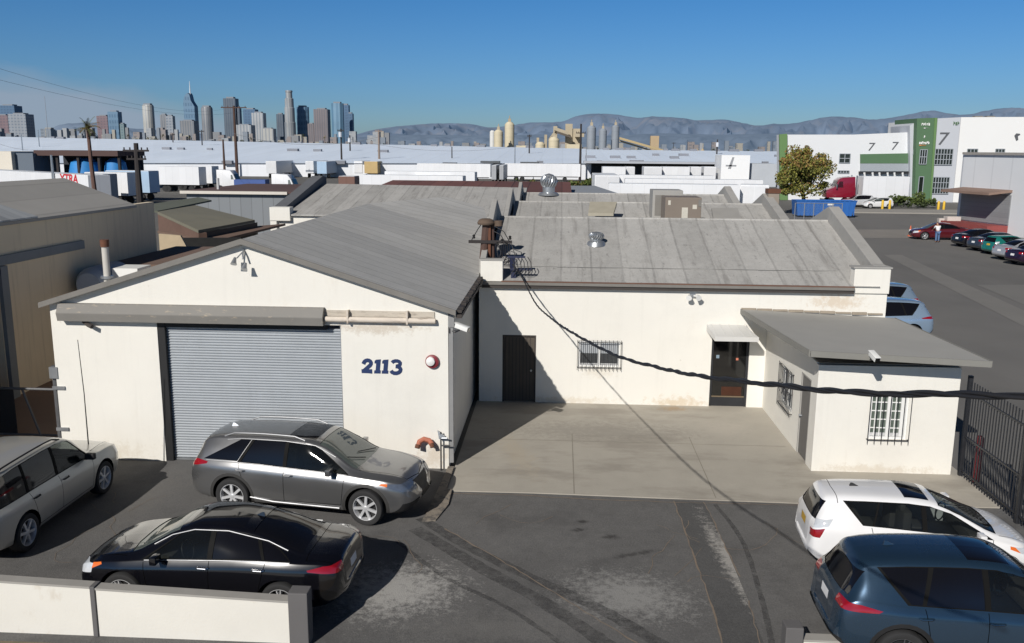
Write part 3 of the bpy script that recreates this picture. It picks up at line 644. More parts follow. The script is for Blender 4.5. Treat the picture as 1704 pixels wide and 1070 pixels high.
ROOFX = mat('roofing_bays', (0.385, 0.376, 0.358), rough=0.92, var=0.22, scale=5, bump=0.3, bscale=30, strips=('X', 0.92, 0.16, 0.20), speck=0.5, sscale=22,
    stain=[((0.15, 0.14, 0.13), 1.9, 0.52, 0.16, 0.5, (1.8, .16, .3)), ((0.13, 0.125, 0.12), 4.5, 0.60, 0.10, 0.5, (1.6, .45, 1)), ((0.12, 0.115, 0.11), 16, 0.60, 0.06, 0.45, (1, .5, 1)), ((0.46, 0.45, 0.43), 0.8, 0.56, 0.2, 0.55, (1.3, .3, 1))])
ROOFY = mat('roofing_garage', (0.43, 0.425, 0.41), rough=0.92, var=0.14, scale=3.0, bump=0.3, bscale=30, strips=('Y', 0.62, 0.10, 0.30), speck=0.4, sscale=22,
    stain=[((0.20, 0.19, 0.18), 1.2, 0.60, 0.2, 0.45, (.4, 1.2, 1))])
ROOFA = mat('roofing_annex', (0.36, 0.352, 0.33), rough=0.92, var=0.10, scale=1.6, bump=0.2, bscale=30, speck=0.1)
TRIM = mat('grey_trim', (0.19, 0.18, 0.165), rough=0.8, var=0.18, scale=4, streak=0.1)
TRIMD = mat('dark_trim', (0.05, 0.042, 0.038), rough=0.75, var=0.3, scale=4)
TRIMB = mat('rusty_edge', (0.16, 0.085, 0.06), rough=0.85, var=0.35, scale=5)
STEELG = mat('roller_steel', (0.45, 0.48, 0.51), rough=0.45, metal=0.2, var=0.10, scale=1.5, streak=0.06)
HOUS = mat('housing_metal', (0.215, 0.205, 0.188), rough=0.75, var=0.16, scale=2.5, stain=[((0.46, 0.38, 0.28), 4, 0.60, 0.1, 0.7, (1, 1, 3))])
WOODP = mat('peeling_wood', (0.62, 0.55, 0.47), rough=0.85, var=0.2, scale=5, stain=[((0.23, 0.17, 0.13), 3, 0.55, 0.12, 0.8, (.6, 1, 4))])
DARKW = mat('dark_timber', (0.085, 0.07, 0.055), rough=0.7, var=0.25, scale=5, streak=0.2)
IRON = mat('black_iron', (0.02, 0.021, 0.025), rough=0.5, var=0.25, scale=6)
BLACKG = mat('dark_glazing', (0.008, 0.008, 0.008), rough=0.05, var=0.2, spec=0.8)
WGLASS = mat('window_glazing', (0.05, 0.055, 0.06), rough=0.06, var=0.5, scale=2.0, spec=0.9)
WHITEP = mat('white_paint', (0.78, 0.78, 0.76), rough=0.5, var=0.06)
GALV = mat('galvanised', (0.42, 0.44, 0.46), rough=0.35, metal=0.7, var=0.2, scale=6)
GALVD = mat('dull_steel', (0.12, 0.122, 0.128), rough=0.6, metal=0.3, var=0.2, scale=6)
NAVY = mat('navy_paint', (0.012, 0.030, 0.105), rough=0.55, var=0.2, scale=10)
CABLE = mat('cable_rubber', (0.016, 0.016, 0.019), rough=0.6, var=0.2)
RUST = mat('rust_brown', (0.13, 0.055, 0.032), rough=0.9, var=0.35, scale=9)
POLEW = mat('pole_timber', (0.085, 0.05, 0.040), rough=0.9, var=0.3, scale=4, streak=0.3)
POLED = mat('dark_pole_timber', (0.035, 0.03, 0.03), rough=0.9, var=0.3, scale=4)
REDP = mat('red_paint', (0.16, 0.014, 0.018), rough=0.5, var=0.2, scale=5)

# ground ------------------------------------------------------------
GROUND = mat('far_ground', (0.13, 0.125, 0.115), rough=0.95, var=0.3, scale=0.05)
ASPH = mat('asphalt', (0.122, 0.119, 0.116), rough=0.9, var=0.30, scale=4.5, detail=10, bump=0.6, bscale=45, speck=1.1, sscale=24,
    stain=[((0.062, 0.060, 0.060), 0.55, 0.52, 0.16, 0.6, (1, 1, 1)), ((0.17, 0.165, 0.158), 1.3, 0.58, 0.16, 0.4, (1, 1, 1)), ((0.24, 0.23, 0.21), 11, 0.64, 0.06, 0.5, (1, 1, 1)), ((0.045, 0.044, 0.044), 7, 0.66, 0.06, 0.5, (1, 1, 1))],
    patches=[((-2.7, 13.9, 0), (1.5, 1.25, 1), 0.5, (0.40, 0.39, 0.37), .85), ((1.25, 14.0, 0), (1.5, 1.1, 1), -0.3, (0.33, 0.325, 0.31), .65), ((-6.5, 18.6, 0), (2.2, .6, 1), 0, (0.17, 0.155, 0.135), .5), ((-9.0, 17.5, 0), (.8, 2.2, 1), 0, (0.15, 0.14, 0.125), .4), ((6.8, 16.8, 0), (2.2, .9, 1), .2, (0.16, 0.15, 0.14), .5), ((-1.0, 12.8, 0), (2.4, .7, 1), .1, (0.17, 0.165, 0.155), .45),
             ((1.1, 16.3, 0), (.22, .16, 1), 0, (0.022, 0.02, 0.019), .8), ((.55, 17.0, 0), (.20, .10, 1), 0, (0.022, 0.02, 0.019), .8), ((.5, 16.6, 0), (.24, .12, 1), .3, (0.022, 0.02, 0.019), .8), ((1.5, 15.6, 0), (.6, .12, 1), .4, (0.03, 0.028, 0.027), .7)])
ASPHP = mat('asphalt_trench', (0.086, 0.085, 0.084), rough=0.9, var=0.3, scale=4.5, detail=10, bump=0.6, bscale=45, speck=1.1, sscale=24,
    patches=[((3.30, 15.2, 0), (.30, 2.8, 1), 0.10, (0.36, 0.345, 0.32), .9)])
ROAD = mat('street_asphalt', (0.152, 0.147, 0.14), rough=0.92, var=0.22, scale=0.25, detail=8, speck=0.3, stain=[((0.075, 0.073, 0.07), .08, .52, .2, .5, (1, .35, 1)), ((0.16, 0.15, 0.135), .15, .6, .2, .4, (1, .5, 1))])
CONC = mat('concrete_apron', (0.385, 0.356, 0.305), rough=0.88, var=0.14, scale=1.8, detail=10, bump=0.15, bscale=50, speck=0.25, patches=[((1.2, 22.9, 0), (3.6, 1.1, 1), 0, (.245, .225, .195), .55), ((3.4, 25.2, 0), (.6, .35, 1), 0, (.33, .20, .09), .5), ((-1.0, 21.0, 0), (.5, 2.4, 1), .3, (.42, .35, .25), .35), ((4.6, 23.4, 0), (1.0, .9, 1), .3, (.47, .43, .37), .5)],
    stain=[((0.25, 0.225, 0.19), 0.42, 0.50, 0.12, 0.6, (.7, 1.5, 1)), ((0.45, 0.41, 0.35), 0.9, 0.62, 0.12, 0.5, (1, 1, 1))])
CONL = mat('concrete_light', (0.30, 0.285, 0.26), rough=0.9, var=0.12, scale=.6, speck=0.1)
DIRT = mat('verge_dirt', (0.17, 0.135, 0.09), rough=0.95, var=0.3, scale=3, speck=0.3, stain=[((0.07, 0.085, 0.03), 2, .55, .1, .7, (1, 1, 1))])
CRACK = mat('crack_filler', (0.21, 0.165, 0.125), rough=0.95, var=0.4, scale=6)
CRACKD = mat('tyre_mark', (0.055, 0.054, 0.055), rough=0.9, var=0.4, scale=4)
REDC = mat('red_dust_concrete', (0.27, 0.185, 0.135), rough=0.95, var=0.2, scale=2)
structure('ground', sheet([(-40000, -2000), (40000, -2000), (40000, 60000), (-40000, 60000)], -0.03), GROUND)
structure('yard_asphalt', sheet([(-13.2, 11.9), (9.62, 11.9), (9.62, 19.9), (-13.2, 19.9)], 0.0), ASPH)
structure('driveway_alley', sheet([(-22, 11.9), (-13.2, 11.9), (-12.0, 19.9), (-12.0, 40), (-22, 40)], -0.004), REDC)
structure('street', sheet([(9.62, 5), (62, 5), (62, 113), (9.62, 113)], -0.004), ROAD)
structure('kerb_verge', sheet([(-14, 11.0), (9.6, 11.0), (9.6, 11.9), (-14, 11.9)], 0.002), DIRT)
structure('pavement', sheet([(-20, 2), (30, 2), (30, 11.0), (-20, 11.0)], 0.0), CONL)
# apron
b = MB(); b.slab([(-2.42, 18.40, 0.004), (-0.5, 18.42, 0.004), (2.2, 18.34, 0.004), (5.4, 18.27, 0.004), (9.6, 18.35, 0.004), (9.6, 25.6, 0.004), (-2.42, 25.6, 0.004)], (0, 0, 0.022))
structure('concrete_apron', b, CONC)
JOINT = mat('joint_dark', (0.25, 0.228, 0.19), rough=0.95, var=0.3, scale=5)
b = MB()
for x in (0.4, 3.5): b.poly([(x, 18.42, 0.0295), (x+.022, 18.42, 0.0295), (x+.022, 22.6, 0.0295), (x, 22.6, 0.0295)])
b.poly([(-2.0, 22.0, 0.0300), (5.9, 22.0, 0.0300), (5.9, 22.02, 0.0300), (-2.0, 22.02, 0.0300)])
structure('apron_joints', b, JOINT)
# the sunken driveway edge: a broken concrete kerb running out from the corner of the garage
b = MB()
b.slab([(-2.42, 19.75, 0), (-2.56, 19.75, 0), (-2.60, 18.6, 0), (-2.66, 17.4, 0), (-2.72, 16.75, 0), (-2.44, 16.80, 0), (-2.28, 17.6, 0), (-2.30, 18.38, 0), (-2.42, 18.40, 0)], (0, 0, 0.11))
for v in range(len(b.v)):
    x, y, z = b.v[v]
    if z > .05: b.v[v] = (x, y, 0.02+0.07*max(0, min(1, (y-16.7)/2.4)))
structure('driveway_kerb', b, mat('broken_kerb', (0.22, 0.19, 0.155), rough=0.95, var=0.45, scale=7, bump=.8, stain=[((.09, .085, .08), 5, .5, .1, .8, (1, 1, 1))]))
# trench patch, cracks and tyre marks, each a sheet on the asphalt
structure('trench_patch', sheet([gz(1122, 834)[:2], gz(1172, 836)[:2], gz(1205, 905)[:2], gz(1245, 1000)[:2], gz(1285, 1110)[:2], gz(1210, 1110)[:2], gz(1185, 1010)[:2], gz(1150, 915)[:2]], 0.004), ASPHP)
def dense_2d(pts):
    p = g2(*pts); p = [p[0]]+p+[p[-1]]; o = []
    for i in range(1, len(p)-2):
        a, b_, c, d = p[i-1:i+3]
        for j in range(10): t = j/10; o.append(.5*((2*b_)+(c-a)*t+(2*a-5*b_+4*c-d)*t*t+(3*b_-a-3*c+d)*t**3))
    return o+[p[-1]]
def ribbon(pts, wd, z, jit=0.02, rnd=random.Random(3), smooth=False):
    P = []
    for a, c in zip(pts[:-1], pts[1:]):
        a = Vector(a); c = Vector(c); n = 1 if smooth else max(2, int((c-a).length/0.18))
        for i in range(n): P.append(a+(c-a)*i/n)
    P.append(Vector(pts[-1])); b = MB(); L_ = []; R_ = []
    for i, p in enumerate(P):
        t = (P[min(i+1, len(P)-1)]-P[max(0, i-1)]); t = Vector((t.x, t.y)).normalized(); nrm = Vector((-t.y, t.x)); j = rnd.uniform(-jit, jit); ww = wd*(rnd.uniform(.35, 1.25) if not smooth else rnd.uniform(.85, 1.1))
        L_.append((p.x+nrm.x*(ww/2+j), p.y+nrm.y*(ww/2+j), z)); R_.append((p.x-nrm.x*(ww/2-j), p.y-nrm.y*(ww/2-j), z))
    n = len(P); b.add(L_+R_, [(i, i+1, n+i+1, n+i) for i in range(n-1)])
    return b
g2 = lambda *a: [gz(x, y)[:2] + (0,) if False else Vector((gz(x, y).x, gz(x, y).y)) for x, y in a]
cr = MB()
for pts, wd in (([(1122, 834), (1150, 915), (1185, 1010), (1210, 1110)], .028), ([(1172, 836), (1205, 905), (1230, 960)], .022), ([(740, 880), (855, 945), (960, 1010), (1090, 1090)], .030), ([(1245, 1000), (1262, 1060), (1275, 1110)], .02)):
    r_ = ribbon(g2(*pts), wd, 0.008); cr.add(r_.v, r_.f)
for pts, wd in (([(752, 822), (850, 824), (1000, 832), (1120, 836), (1330, 841)], .03),):
    r_ = ribbon(g2(*pts), wd, 0.0085); cr.add(r_.v, r_.f)
rc_ = random.Random(17)      # fine branching cracks
for _ in range(26):
    p = Vector((rc_.uniform(-9.5, 6.5), rc_.uniform(13.0, 18.2))); a_ = rc_.uniform(0, 6.28); pts = [p]
    for k_ in range(rc_.randint(3, 8)):
        a_ += rc_.uniform(-.7, .7); p = p+Vector((math.cos(a_), math.sin(a_)))*rc_.uniform(.15, .4); pts.append(p)
    if all(-13 < q_.x < 9.3 and 12.4 < q_.y < 18.3 for q_ in pts): r_ = ribbon(pts, .012, 0.009, .004, rc_); cr.add(r_.v, r_.f)
structure('asphalt_cracks', cr, CRACK)
cr = MB()
for pts, wd in (([(690, 880), (800, 945), (900, 1000), (1020, 1080)], .30), ([(700, 862), (770, 905), (870, 955), (1000, 1015), (1120, 1085)], .26), ([(660, 900), (740, 960), (850, 1015), (960, 1090)], .10), ([(1190, 840), (1235, 900), (1268, 1000), (1290, 1100)], .10)):
    r_ = ribbon(dense_2d(pts), wd, 0.006, .006, smooth=True); cr.add(r_.v, r_.f)
def worn_film(m, lo, hi, sc_):      # a thin film of rubber: broken up, partly see-through
    nt = m.node_tree; b_ = nt.nodes['Principled BSDF']; o = nt.nodes['Material Output']; g = N(nt, 'ShaderNodeNewGeometry'); n = N(nt, 'ShaderNodeTexNoise'); n.inputs['Scale'].default_value = sc_; n.inputs['Detail'].default_value = 9; n.inputs['Roughness'].default_value = .75
    nt.links.new(g.outputs['Position'], n.inputs[0]); mr_ = N(nt, 'ShaderNodeMapRange'); nt.links.new(n.outputs[0], mr_.inputs[0]); mr_.inputs[1].default_value = .38; mr_.inputs[2].default_value = .68; mr_.inputs[3].default_value = lo; mr_.inputs[4].default_value = hi
    t = N(nt, 'ShaderNodeBsdfTransparent'); mx_ = N(nt, 'ShaderNodeMixShader'); nt.links.new(mr_.outputs[0], mx_.inputs[0]); nt.links.new(t.outputs[0], mx_.inputs[1]); nt.links.new(b_.outputs[0], mx_.inputs[2]); nt.links.new(mx_.outputs[0], o.inputs[0])
worn_film(CRACKD, 0.05, 0.62, 4.0)
structure('tyre_marks', cr, CRACKD)
# street furniture of the ground on the right
structure('street_gutter', sheet([gz(1470, 424)[:2], gz(1500, 424)[:2], gz(1720, 524)[:2], gz(1760, 570)[:2], gz(1690, 536)[:2]], 0.004), mat('gutter_grey', (.185, .178, .166), rough=.9, var=.2, scale=.6))
structure('concrete_lot', sheet([gz(1625, 474)[:2], gz(1900, 474)[:2], gz(2000, 560)[:2], gz(1740, 522)[:2]], 0.006), mat('lot_concrete', (0.17, 0.165, 0.155), rough=.9, var=.15, scale=.5))
structure('far_pavement', sheet([gz(1410, 382)[:2], gz(1530, 382)[:2], gz(1526, 396)[:2], gz(1418, 396)[:2]], 0.006), mat('far_paving', (.22, .205, .185), rough=.9, var=.2, scale=.4))
b = MB(); b.slab([gz(1380, 353)[:2]+(0,), gz(1600, 355)[:2]+(0,), gz(1600, 351)[:2]+(0,), gz(1380, 349)[:2]+(0,)] if False else [(gz(1380, 354).x, gz(1380, 354).y, 0), (gz(1600, 357).x, gz(1600, 357).y, 0), (gz(1600, 351).x, gz(1600, 351).y, 0), (gz(1380, 349).x, gz(1380, 349).y, 0)], (0, 0, .15))
structure('far_kerb', b, CONL)

# ---------------- garage building
ga = empty('garage_building', (-7.25, GY, 0), 0, 'cream gabled garage with grey roller door and blue 2113 on its front', 'building')
GL, GR, EZ, PX, PZ, GB = -12.0, -2.55, 3.86, -7.26, 5.36, 33.0
DL, DR, DT = -9.44, -5.06, 3.44
def gtop(x): return EZ+(PZ-EZ)*(1-abs(x-PX)/(GR-PX)) if True else 0
T = 0.22
b = MB(); f0 = GY
def wallp(pts): b.slab([(x, f0, z) for x, z in pts], (0, T, 0))
wallp([(GL, 0), (DL, 0), (DL, gtop(DL)), (GL, gtop(GL))])
wallp([(DL, DT), (DR, DT), (DR, gtop(DR)), (PX, PZ), (DL, gtop(DL))])
wallp([(DR, 0), (GR, 0), (GR, gtop(GR)), (DR, gtop(DR))])
b.build('front_wall', STUCCO, ga)
b = MB(); b.bx(GR-T, GR-.002, GY+T, GB, 0, EZ-.05); b.build('side_wall', STUCCO_S, ga)
b = MB(); b.bx(GL+.002, GL+T, GY+T, GB, 0, EZ-.05); b.build('side_wall', STUCCO_S, ga)
# roof: two slopes, the right one lifting a little at its far end where the bays join it
b = MB(); ov = 0.16; y0 = GY-.14; th = .10
def rz(x): return PZ+.07-(PZ-EZ)/(GR-PX)*abs(x-PX)
xr = GR+.20; xl = GL-.16
NY = 10
A_ = at(620, 337, GB); B_ = at(741, 327, 37.0); C_ = at(806, 346, 37.0)
b.slab([(xl, y0, rz(xl)), (PX, y0, rz(PX)), (PX, GB, rz(PX)), (xl, GB, rz(xl))], (0, 0, -th))
b.slab([(PX, y0, rz(PX)), (xr, y0, rz(xr)), (xr, MY-.02, rz(xr)), (PX, MY-.02, rz(PX))], (0, 0, -th))
b.slab([(PX, MY-.02, rz(PX)), (xr-.02, MY-.02, rz(xr)), (-2.36, 31.0, 4.25), (PX, GB, rz(PX))], (0, 0, -th))
b.slab([(PX, GB, rz(PX)), (-2.36, 31.0, 4.25), tuple(C_), tuple(B_)], (0, 0, -th))
b.build('roof', ROOFY, ga)
b = MB()     # barge boards on the gable
for xa, xb in ((xl, PX), (PX, xr)):
    b.slab([(xa, y0-.05, rz(xa)+.012), (xb, y0-.05, rz(xb)+.012), (xb, y0-.05, rz(xb)-.115), (xa, y0-.05, rz(xa)-.115)], (0, .047, 0))
b.build('barge_board', TRIM, ga)
b = MB()     # gutter along the right eave with a ragged lip
b.bx(xr, xr+.13, y0, MY-.05, rz(xr)-.18, rz(xr)-.10)
for i in range(26):
    yy = y0+.05+i*(MY-y0-.25)/26; b.box((xr+.07, yy+.09, rz(xr)-.03+.02*math.sin(i*1.7)), (.11, .15, .07), rz=.2*math.sin(i*2.3))
b.build('gutter', TRIMD, ga)
b = MB(); b.bx(GR+.01, GR+.11, GY+.02, GY+.13, 0.15, rz(xr)-.12); b.bx(GR+.0, GR+.14, GY-.0, GY+.15, rz(xr)-.42, rz(xr)-.12); b.build('downspout', mat('downspout_grey', (0.25, 0.25, 0.25), rough=.6, var=.15), ga)
# roller door: corrugated curtain of real slats
b = MB(); yd = GY+.16; prof = []
n = 50; zt_ = DT-.12
for i in range(n):
    z = 0.05+(zt_-.05)*i/n; h = (zt_-.05)/n
    prof += [(yd, z), (yd-.035, z+h*.25), (yd-.042, z+h*.55), (yd-.012, z+h*.88)]
prof.append((yd, zt_))
vs = [(x, y, z) for x in (DL+.17, DR-.03) for y, z in prof]; m_ = len(prof)
b.add(vs, [(i, i+1, m_+i+1, m_+i) for i in range(m_-1)]); rd = b.build('roller_door', STEELG, ga)
b = MB(); b.bx(DL+.17, DR-.03, yd-.05, yd+.02, .0, .05); b.build('bottom_bar', GALV, rd)
b = MB(); b.bx(DL, DL+.17, GY+.02, GY+.2, 0, DT); b.bx(DL+.17, DR-.35, GY+.03, GY+.2, zt_, DT); b.build('door_guide', BLK, ga)
b = MB(); b.bx(DR-.03, DR, GY+.05, GY+.2, 0, DT); b.build('door_guide', GALV, ga)
b = MB(); hx0, hx1 = -11.72, -5.42     # long half-round housing above the door
pr_ = [(-.002, 0.40), (-.12, .40), (-.13, .395), (-.25, .20), (-.25, .18), (-.21, .0), (-.002, .0)]
b.add([(x, GY+y, 3.46+z) for x in (hx0, hx1) for y, z in pr_], [(i, i+1, 7+i+1, 7+i) for i in range(6)]+[tuple(range(7)), tuple(range(13, 6, -1))])
b.build('door_housing', HOUS, ga)
b = MB(); b.bx(-5.42, -2.86, GY-.03, GY-.002, 3.66, 3.80); b.build('door_track_board', mat('stained_board', (0.50, 0.45, 0.38), rough=.9, var=.2, scale=4, stain=[((0.24, 0.2, 0.16), 5, .5, .15, .8, (.5, 1, 3))]), ga)
b = MB(); b.tube([(-5.40, GY-.09, 3.60), (-2.83, GY-.09, 3.60)], .065, 12); b.bx(-4.88, -4.84, GY-.16, GY, 3.52, 3.82); b.bx(-3.5, -3.46, GY-.16, GY, 3.52, 3.82); b.build('door_track', WOODP, ga, smooth=True)
b = MB(); b.tube([(-11.2, GY, 3.42), (-11.0, GY-.16, 3.36), (-10.9, GY-.2, 3.33)], .05); b.build('track_bracket', TRIMD, ga)
# the number 2113, slab figures painted on the wall, built as flat strokes
def strip(b, pts, wd, y):
    P = [Vector((p[0], 0, p[1])) for p in pts]; L_ = []; R_ = []
    for i, p in enumerate(P):
        t = (P[min(i+1, len(P)-1)]-P[max(0, i-1)]).normalized(); nn = Vector((-t.z, 0, t.x)); L_.append((p.x+nn.x*wd/2, y, p.z+nn.z*wd/2)); R_.append((p.x-nn.x*wd/2, y, p.z-nn.z*wd/2))
    k = len(P); b.add(L_+R_, [(i, i+1, k+i+1, k+i) for i in range(k-1)])
nb = MB(); yn = GY-.004; H_ = .34
def arc(cx_, cz, rx_, rz_, a0, a1, k=8): return [(cx_+rx_*math.cos(R(a0+(a1-a0)*i/k)), cz+rz_*math.sin(R(a0+(a1-a0)*i/k))) for i in range(k+1)]
X0, Z0 = -4.60, 2.31
sh_ = lambda pts, ox: [(X0+ox+x+.10*z, Z0+z) for x, z in pts]
strip(nb, sh_([(.03, .215)]+arc(.125, .235, .085, .075, 170, -35)+[(.09, .085), (.045, .045)], 0), .095, yn)
strip(nb, sh_([(.0, .045), (.12, .05), (.25, .035)], .0), .095, yn-.002)
nb.add([(x, yn-.003, z) for x, z in sh_([(.04, .0), (.26, -.005), (.245, .10), (.17, .095)], 0)], [(0, 1, 2, 3)])
for ox in (.30, .48): nb.add([(x, yn, z) for x, z in sh_([(.0, -.005), (.155, -.005), (.155, .07), (.135, .075), (.135, .34), (.02, .33), (-.01, .30), (-.01, .24), (.03, .235), (.03, .075), (.0, .07)], ox)], [tuple(range(11))])
strip(nb, sh_(arc(.10, .245, .10, .065, 165, -75, 8), .70), .088, yn)
strip(nb, sh_(arc(.105, .095, .115, .085, 95, -165, 9), .70), .095, yn-.002)
nb.build('house_number', NAVY, ga, fixn=False)
# fixtures on the garage
def pipe(o, name, path, r_, m, n=8):
    q = MB(); q.tube(path, r_, n); return q.build(name, m, o, smooth=True)
fp = empty('pipe_riser', (-2.95, GY-.15, 0), 0, 'dark valve riser pipe standing against the right corner of the garage front', 'pipe')
pipe(fp, 'riser', [(-2.72, GY-.12, 0), (-2.72, GY-.12, .95)], .018, IRON)
pipe(fp, 'branch', [(-2.72, GY-.12, .62), (-2.5, GY-.12, .62)], .02, IRON)
b = MB(); b.slab([(-2.80, GY-.12, .98), (-2.62, GY-.15, .84), (-2.76, GY-.15, .78)], (0, .06, 0)); b.tube([(-2.76, GY-.12, .80), (-2.56, GY-.16, .82)], .02); b.build('valve', GALV, fp)
fd = empty('fire_hose_inlet', (-3.1, GY-.1, .7), 0, 'faded orange twin pipe inlet on the garage front beside the riser', 'fire inlet')
q = MB(); q.tube([(-3.25, GY-.18, .62), (-3.22, GY-.16, .72), (-3.12, GY-.13, .77), (-3.0, GY-.13, .74), (-2.93, GY-.17, .66)], .062, 10); q.build('inlet_pipe', mat('faded_orange', (0.42, 0.14, 0.085), rough=.7, var=.25, scale=12), fd, smooth=True)
q = MB(); q.tube([(-3.25, GY-.20, .65), (-3.265, GY-.24, .58)], .065); q.tube([(-2.93, GY-.18, .69), (-2.91, GY-.23, .60)], .05); q.build('cap', RUST, fd)
ab = empty('alarm_bell', (-2.92, GY-.02, 2.62), 0, 'round white alarm bell with dark red rim on the garage wall', 'alarm bell')
q = MB(); q.lathe([(.0, .0), (.155, .0), (.165, .03), (.15, .08), (.10, .10), (0, .10)], (0, 0, 0), 'Y', 28)
q.v = [(x-2.92, GY-y-.002, z+2.63) for x, y, z in q.v]; q.build('bell', mat('bell_red', (0.22, 0.03, 0.04), rough=.4, var=.15), ab, smooth=True)
q = MB(); q.lathe([(.105, .10), (.10, .15), (.06, .17), (0, .175)], (0, 0, 0), 'Y', 24); q.v = [(x-2.95, GY-y+.0, z+2.65) for x, y, z in q.v]; q.build('lens', WHITEP, ab, smooth=True)
fl = empty('floodlight', (-7.25, GY-.05, 5.0), 0, 'old grey twin floodlight under the peak of the garage gable', 'floodlight')
pipe(fl, 'bracket', [(-7.26, GY, 5.18), (-7.24, GY-.14, 5.1), (-7.22, GY-.2, 4.98)], .022, GALV)
pipe(fl, 'bracket', [(-7.26, GY-.05, 5.14), (-7.36, GY-.2, 5.0)], .016, GALV)
for dx, z0 in ((-7.40, 4.92), (-7.16, 4.80)):
    q = MB(); q.tube([(dx, GY-.20, z0+.09), (dx-.01, GY-.26, z0), (dx-.01, GY-.29, z0-.05)], [.03, .055, .075], 12); q.build('lamp_head', GALV, fl, smooth=True)
def cctv(name, loc, rz_, label, cat='security camera'):
    o = empty(name, loc, rz_, label, cat)
    q = MB(); q.box((0, -.16, .03), (.115, .32, .10), rx=.28); q.box((0, -.17, .088), (.14, .36, .015), rx=.28); q.build('housing', WHITEP, o, bevel=.012, world=False, smooth=True)
    q = MB(); q.box((0, -.325, -.012), (.10, .02, .085), rx=.28); q.build('lens', BLACKG, o, world=False)
    q = MB(); q.tube([(0, .12, -.06), (0, .0, -.08), (0, -.10, -.03)], .025); q.box((0, .13, -.06), (.10, .03, .12)); q.build('bracket', IRON, o, world=False)
    return o
cctv('security_camera', (-2.38, GY+.02, 3.42), R(75), 'white bullet camera on the right corner of the garage')
cctv('security_camera', (6.98, 19.60, 3.01), R(8), 'white bullet camera on the front roof edge of the small annex')
# vent pipe on the left eave
vp = empty('vent_pipe', (-11.0, GY+2.4, 4.0), 0, 'pale vent pipe with rusty cap on the left roof edge of the garage', 'vent pipe')
pv = at(178, 455, 21.6)
q = MB(); q.tube([(pv.x, 21.6, pv.z-.25), (pv.x, 21.6, pv.z+.70)], .085, 14); q.build('pipe', mat('pale_pipe', (0.50, 0.48, 0.44), rough=.7, var=.2), vp, smooth=True)
q = MB(); q.tube([(pv.x, 21.6, pv.z+.68), (pv.x, 21.6, pv.z+.74)], .105, 14); q.tube([(pv.x, 21.6, pv.z+.74), (pv.x, 21.6, pv.z+.86)], .11, 14); q.build('cap', RUST, vp, smooth=True)
q = MB(); q.tube([(pv.x, 21.6, pv.z-.12), (pv.x, 21.6, pv.z-.06)], .16, 14); q.build('flashing', GALV, vp, smooth=True)

# ---------------- main building with three bays
mb_ = empty('workshop_building', (3.5, MY, 0), 0, 'long cream workshop with three grey gabled roof bays and parapets', 'building')
XL, XR, FZ = -2.36, 9.40, 3.50
b = MB(); D0, D1, D2 = -1.66, -.66, 2.08      # timber door
W0, W1, W2, W3 = .60, 1.82, 1.16, 1.95        # barred window
E0, E1, E2 = 4.50, 5.60, 2.14                 # entry
def mw(x0, x1, z0, z1): b.bx(x0, x1, MY, MY+T, z0, z1)
mw(XL, D0, 0, FZ); mw(D0, D1, D2, FZ); mw(D1, W0, 0, FZ); mw(W0, W1, 0, W2); mw(W0, W1, W3, FZ); mw(W1, E0, 0, FZ); mw(E0, E1, E2, FZ); mw(E1, XR, 0, FZ)
b.build('front_wall', STUCCO, mb_)
b = MB(); b.bx(XR-T, XR-.003, MY+T, 55.0, 0, 3.55); b.build('side_wall', STUCCO_S, mb_)
b = MB(); b.bx(XL, XL+T, MY+T, 55.0, 0, 3.55); b.build('side_wall', STUCCO_S, mb_)
b = MB(); b.bx(XL+.1, 8.42, MY-.14, MY-.002, FZ+.005, FZ+.10); b.build('fascia', TRIMD, mb_)
b = MB(); b.bx(XL+.1, 8.42, MY-.18, MY-.002, FZ+.103, FZ+.185); b.build('eave_edge', TRIM, mb_)
b = MB(); b.bx(XL+.66, 8.42, MY-.17, MY-.06, FZ+.188, FZ+.215); b.build('eave_flashing', TRIMB, mb_)
bays = [(MY-.12, 30.6, 35.2, 3.70, 5.17, 3.85), (35.2, 40.6, 45.2, 3.85, 5.12, 3.85), (45.2, 50.2, 55.2, 3.85, 5.05, 3.7)]
for (ya, yr, yb, za, zr, zb) in bays:
    b = MB(); x0, x1 = XL+.25, XR-.25
    NX = 14      # a slightly uneven deck
    rr_ = random.Random(int(ya*10))
    def grid(ya_, za_, yb_, zb_, ny=6):
        vs = [];
        for j in range(ny+1):
            for i in range(NX+1):
                t = j/ny; x = x0+(x1-x0)*i/NX; vs.append((x, ya_+(yb_-ya_)*t, za_+(zb_-za_)*t+(rr_.uniform(-.022, .022) if 0 < j < ny else rr_.uniform(-.012, .012))))
        b.add(vs, [(j*(NX+1)+i, j*(NX+1)+i+1, (j+1)*(NX+1)+i+1, (j+1)*(NX+1)+i) for j in range(ny) for i in range(NX)])
    grid(ya, za, yr-.02, zr); grid(yr+.02, zr, yb, zb); b.build('roof', ROOFX, mb_, smooth=True, angle=30)
    b = MB(); b.tube([(x0, yr, zr+.0), (x1, yr, zr+.0)], .05, 8); b.build('ridge', ROOFX, mb_, smooth=True)
SEAMM = mat('roof_seam', (.25, .245, .232), rough=.95, var=.3, scale=6)
for (ya, yr, yb, za, zr, zb) in bays:
    q = MB(); sl_ = (zr-za)/(yr-ya)
    for dy in (1.05,):
        for x in range(11): q.box((-1.6+x*1.0, ya+dy+.02*math.sin(x*2.1), za+sl_*dy+.016), (1.0, .02, .008), rx=math.atan(sl_))
    q.build('lap_seam', SEAMM, mb_)
PARA = mat('parapet_cap', (0.36, 0.35, 0.33), rough=.9, var=.18, scale=2.0, stain=[((0.2, .19, .18), 2, .56, .15, .5, (1, 1, 1))])
PARD = mat('parapet_dark', (0.12, 0.125, 0.135), rough=.9, var=.2, scale=2.0)
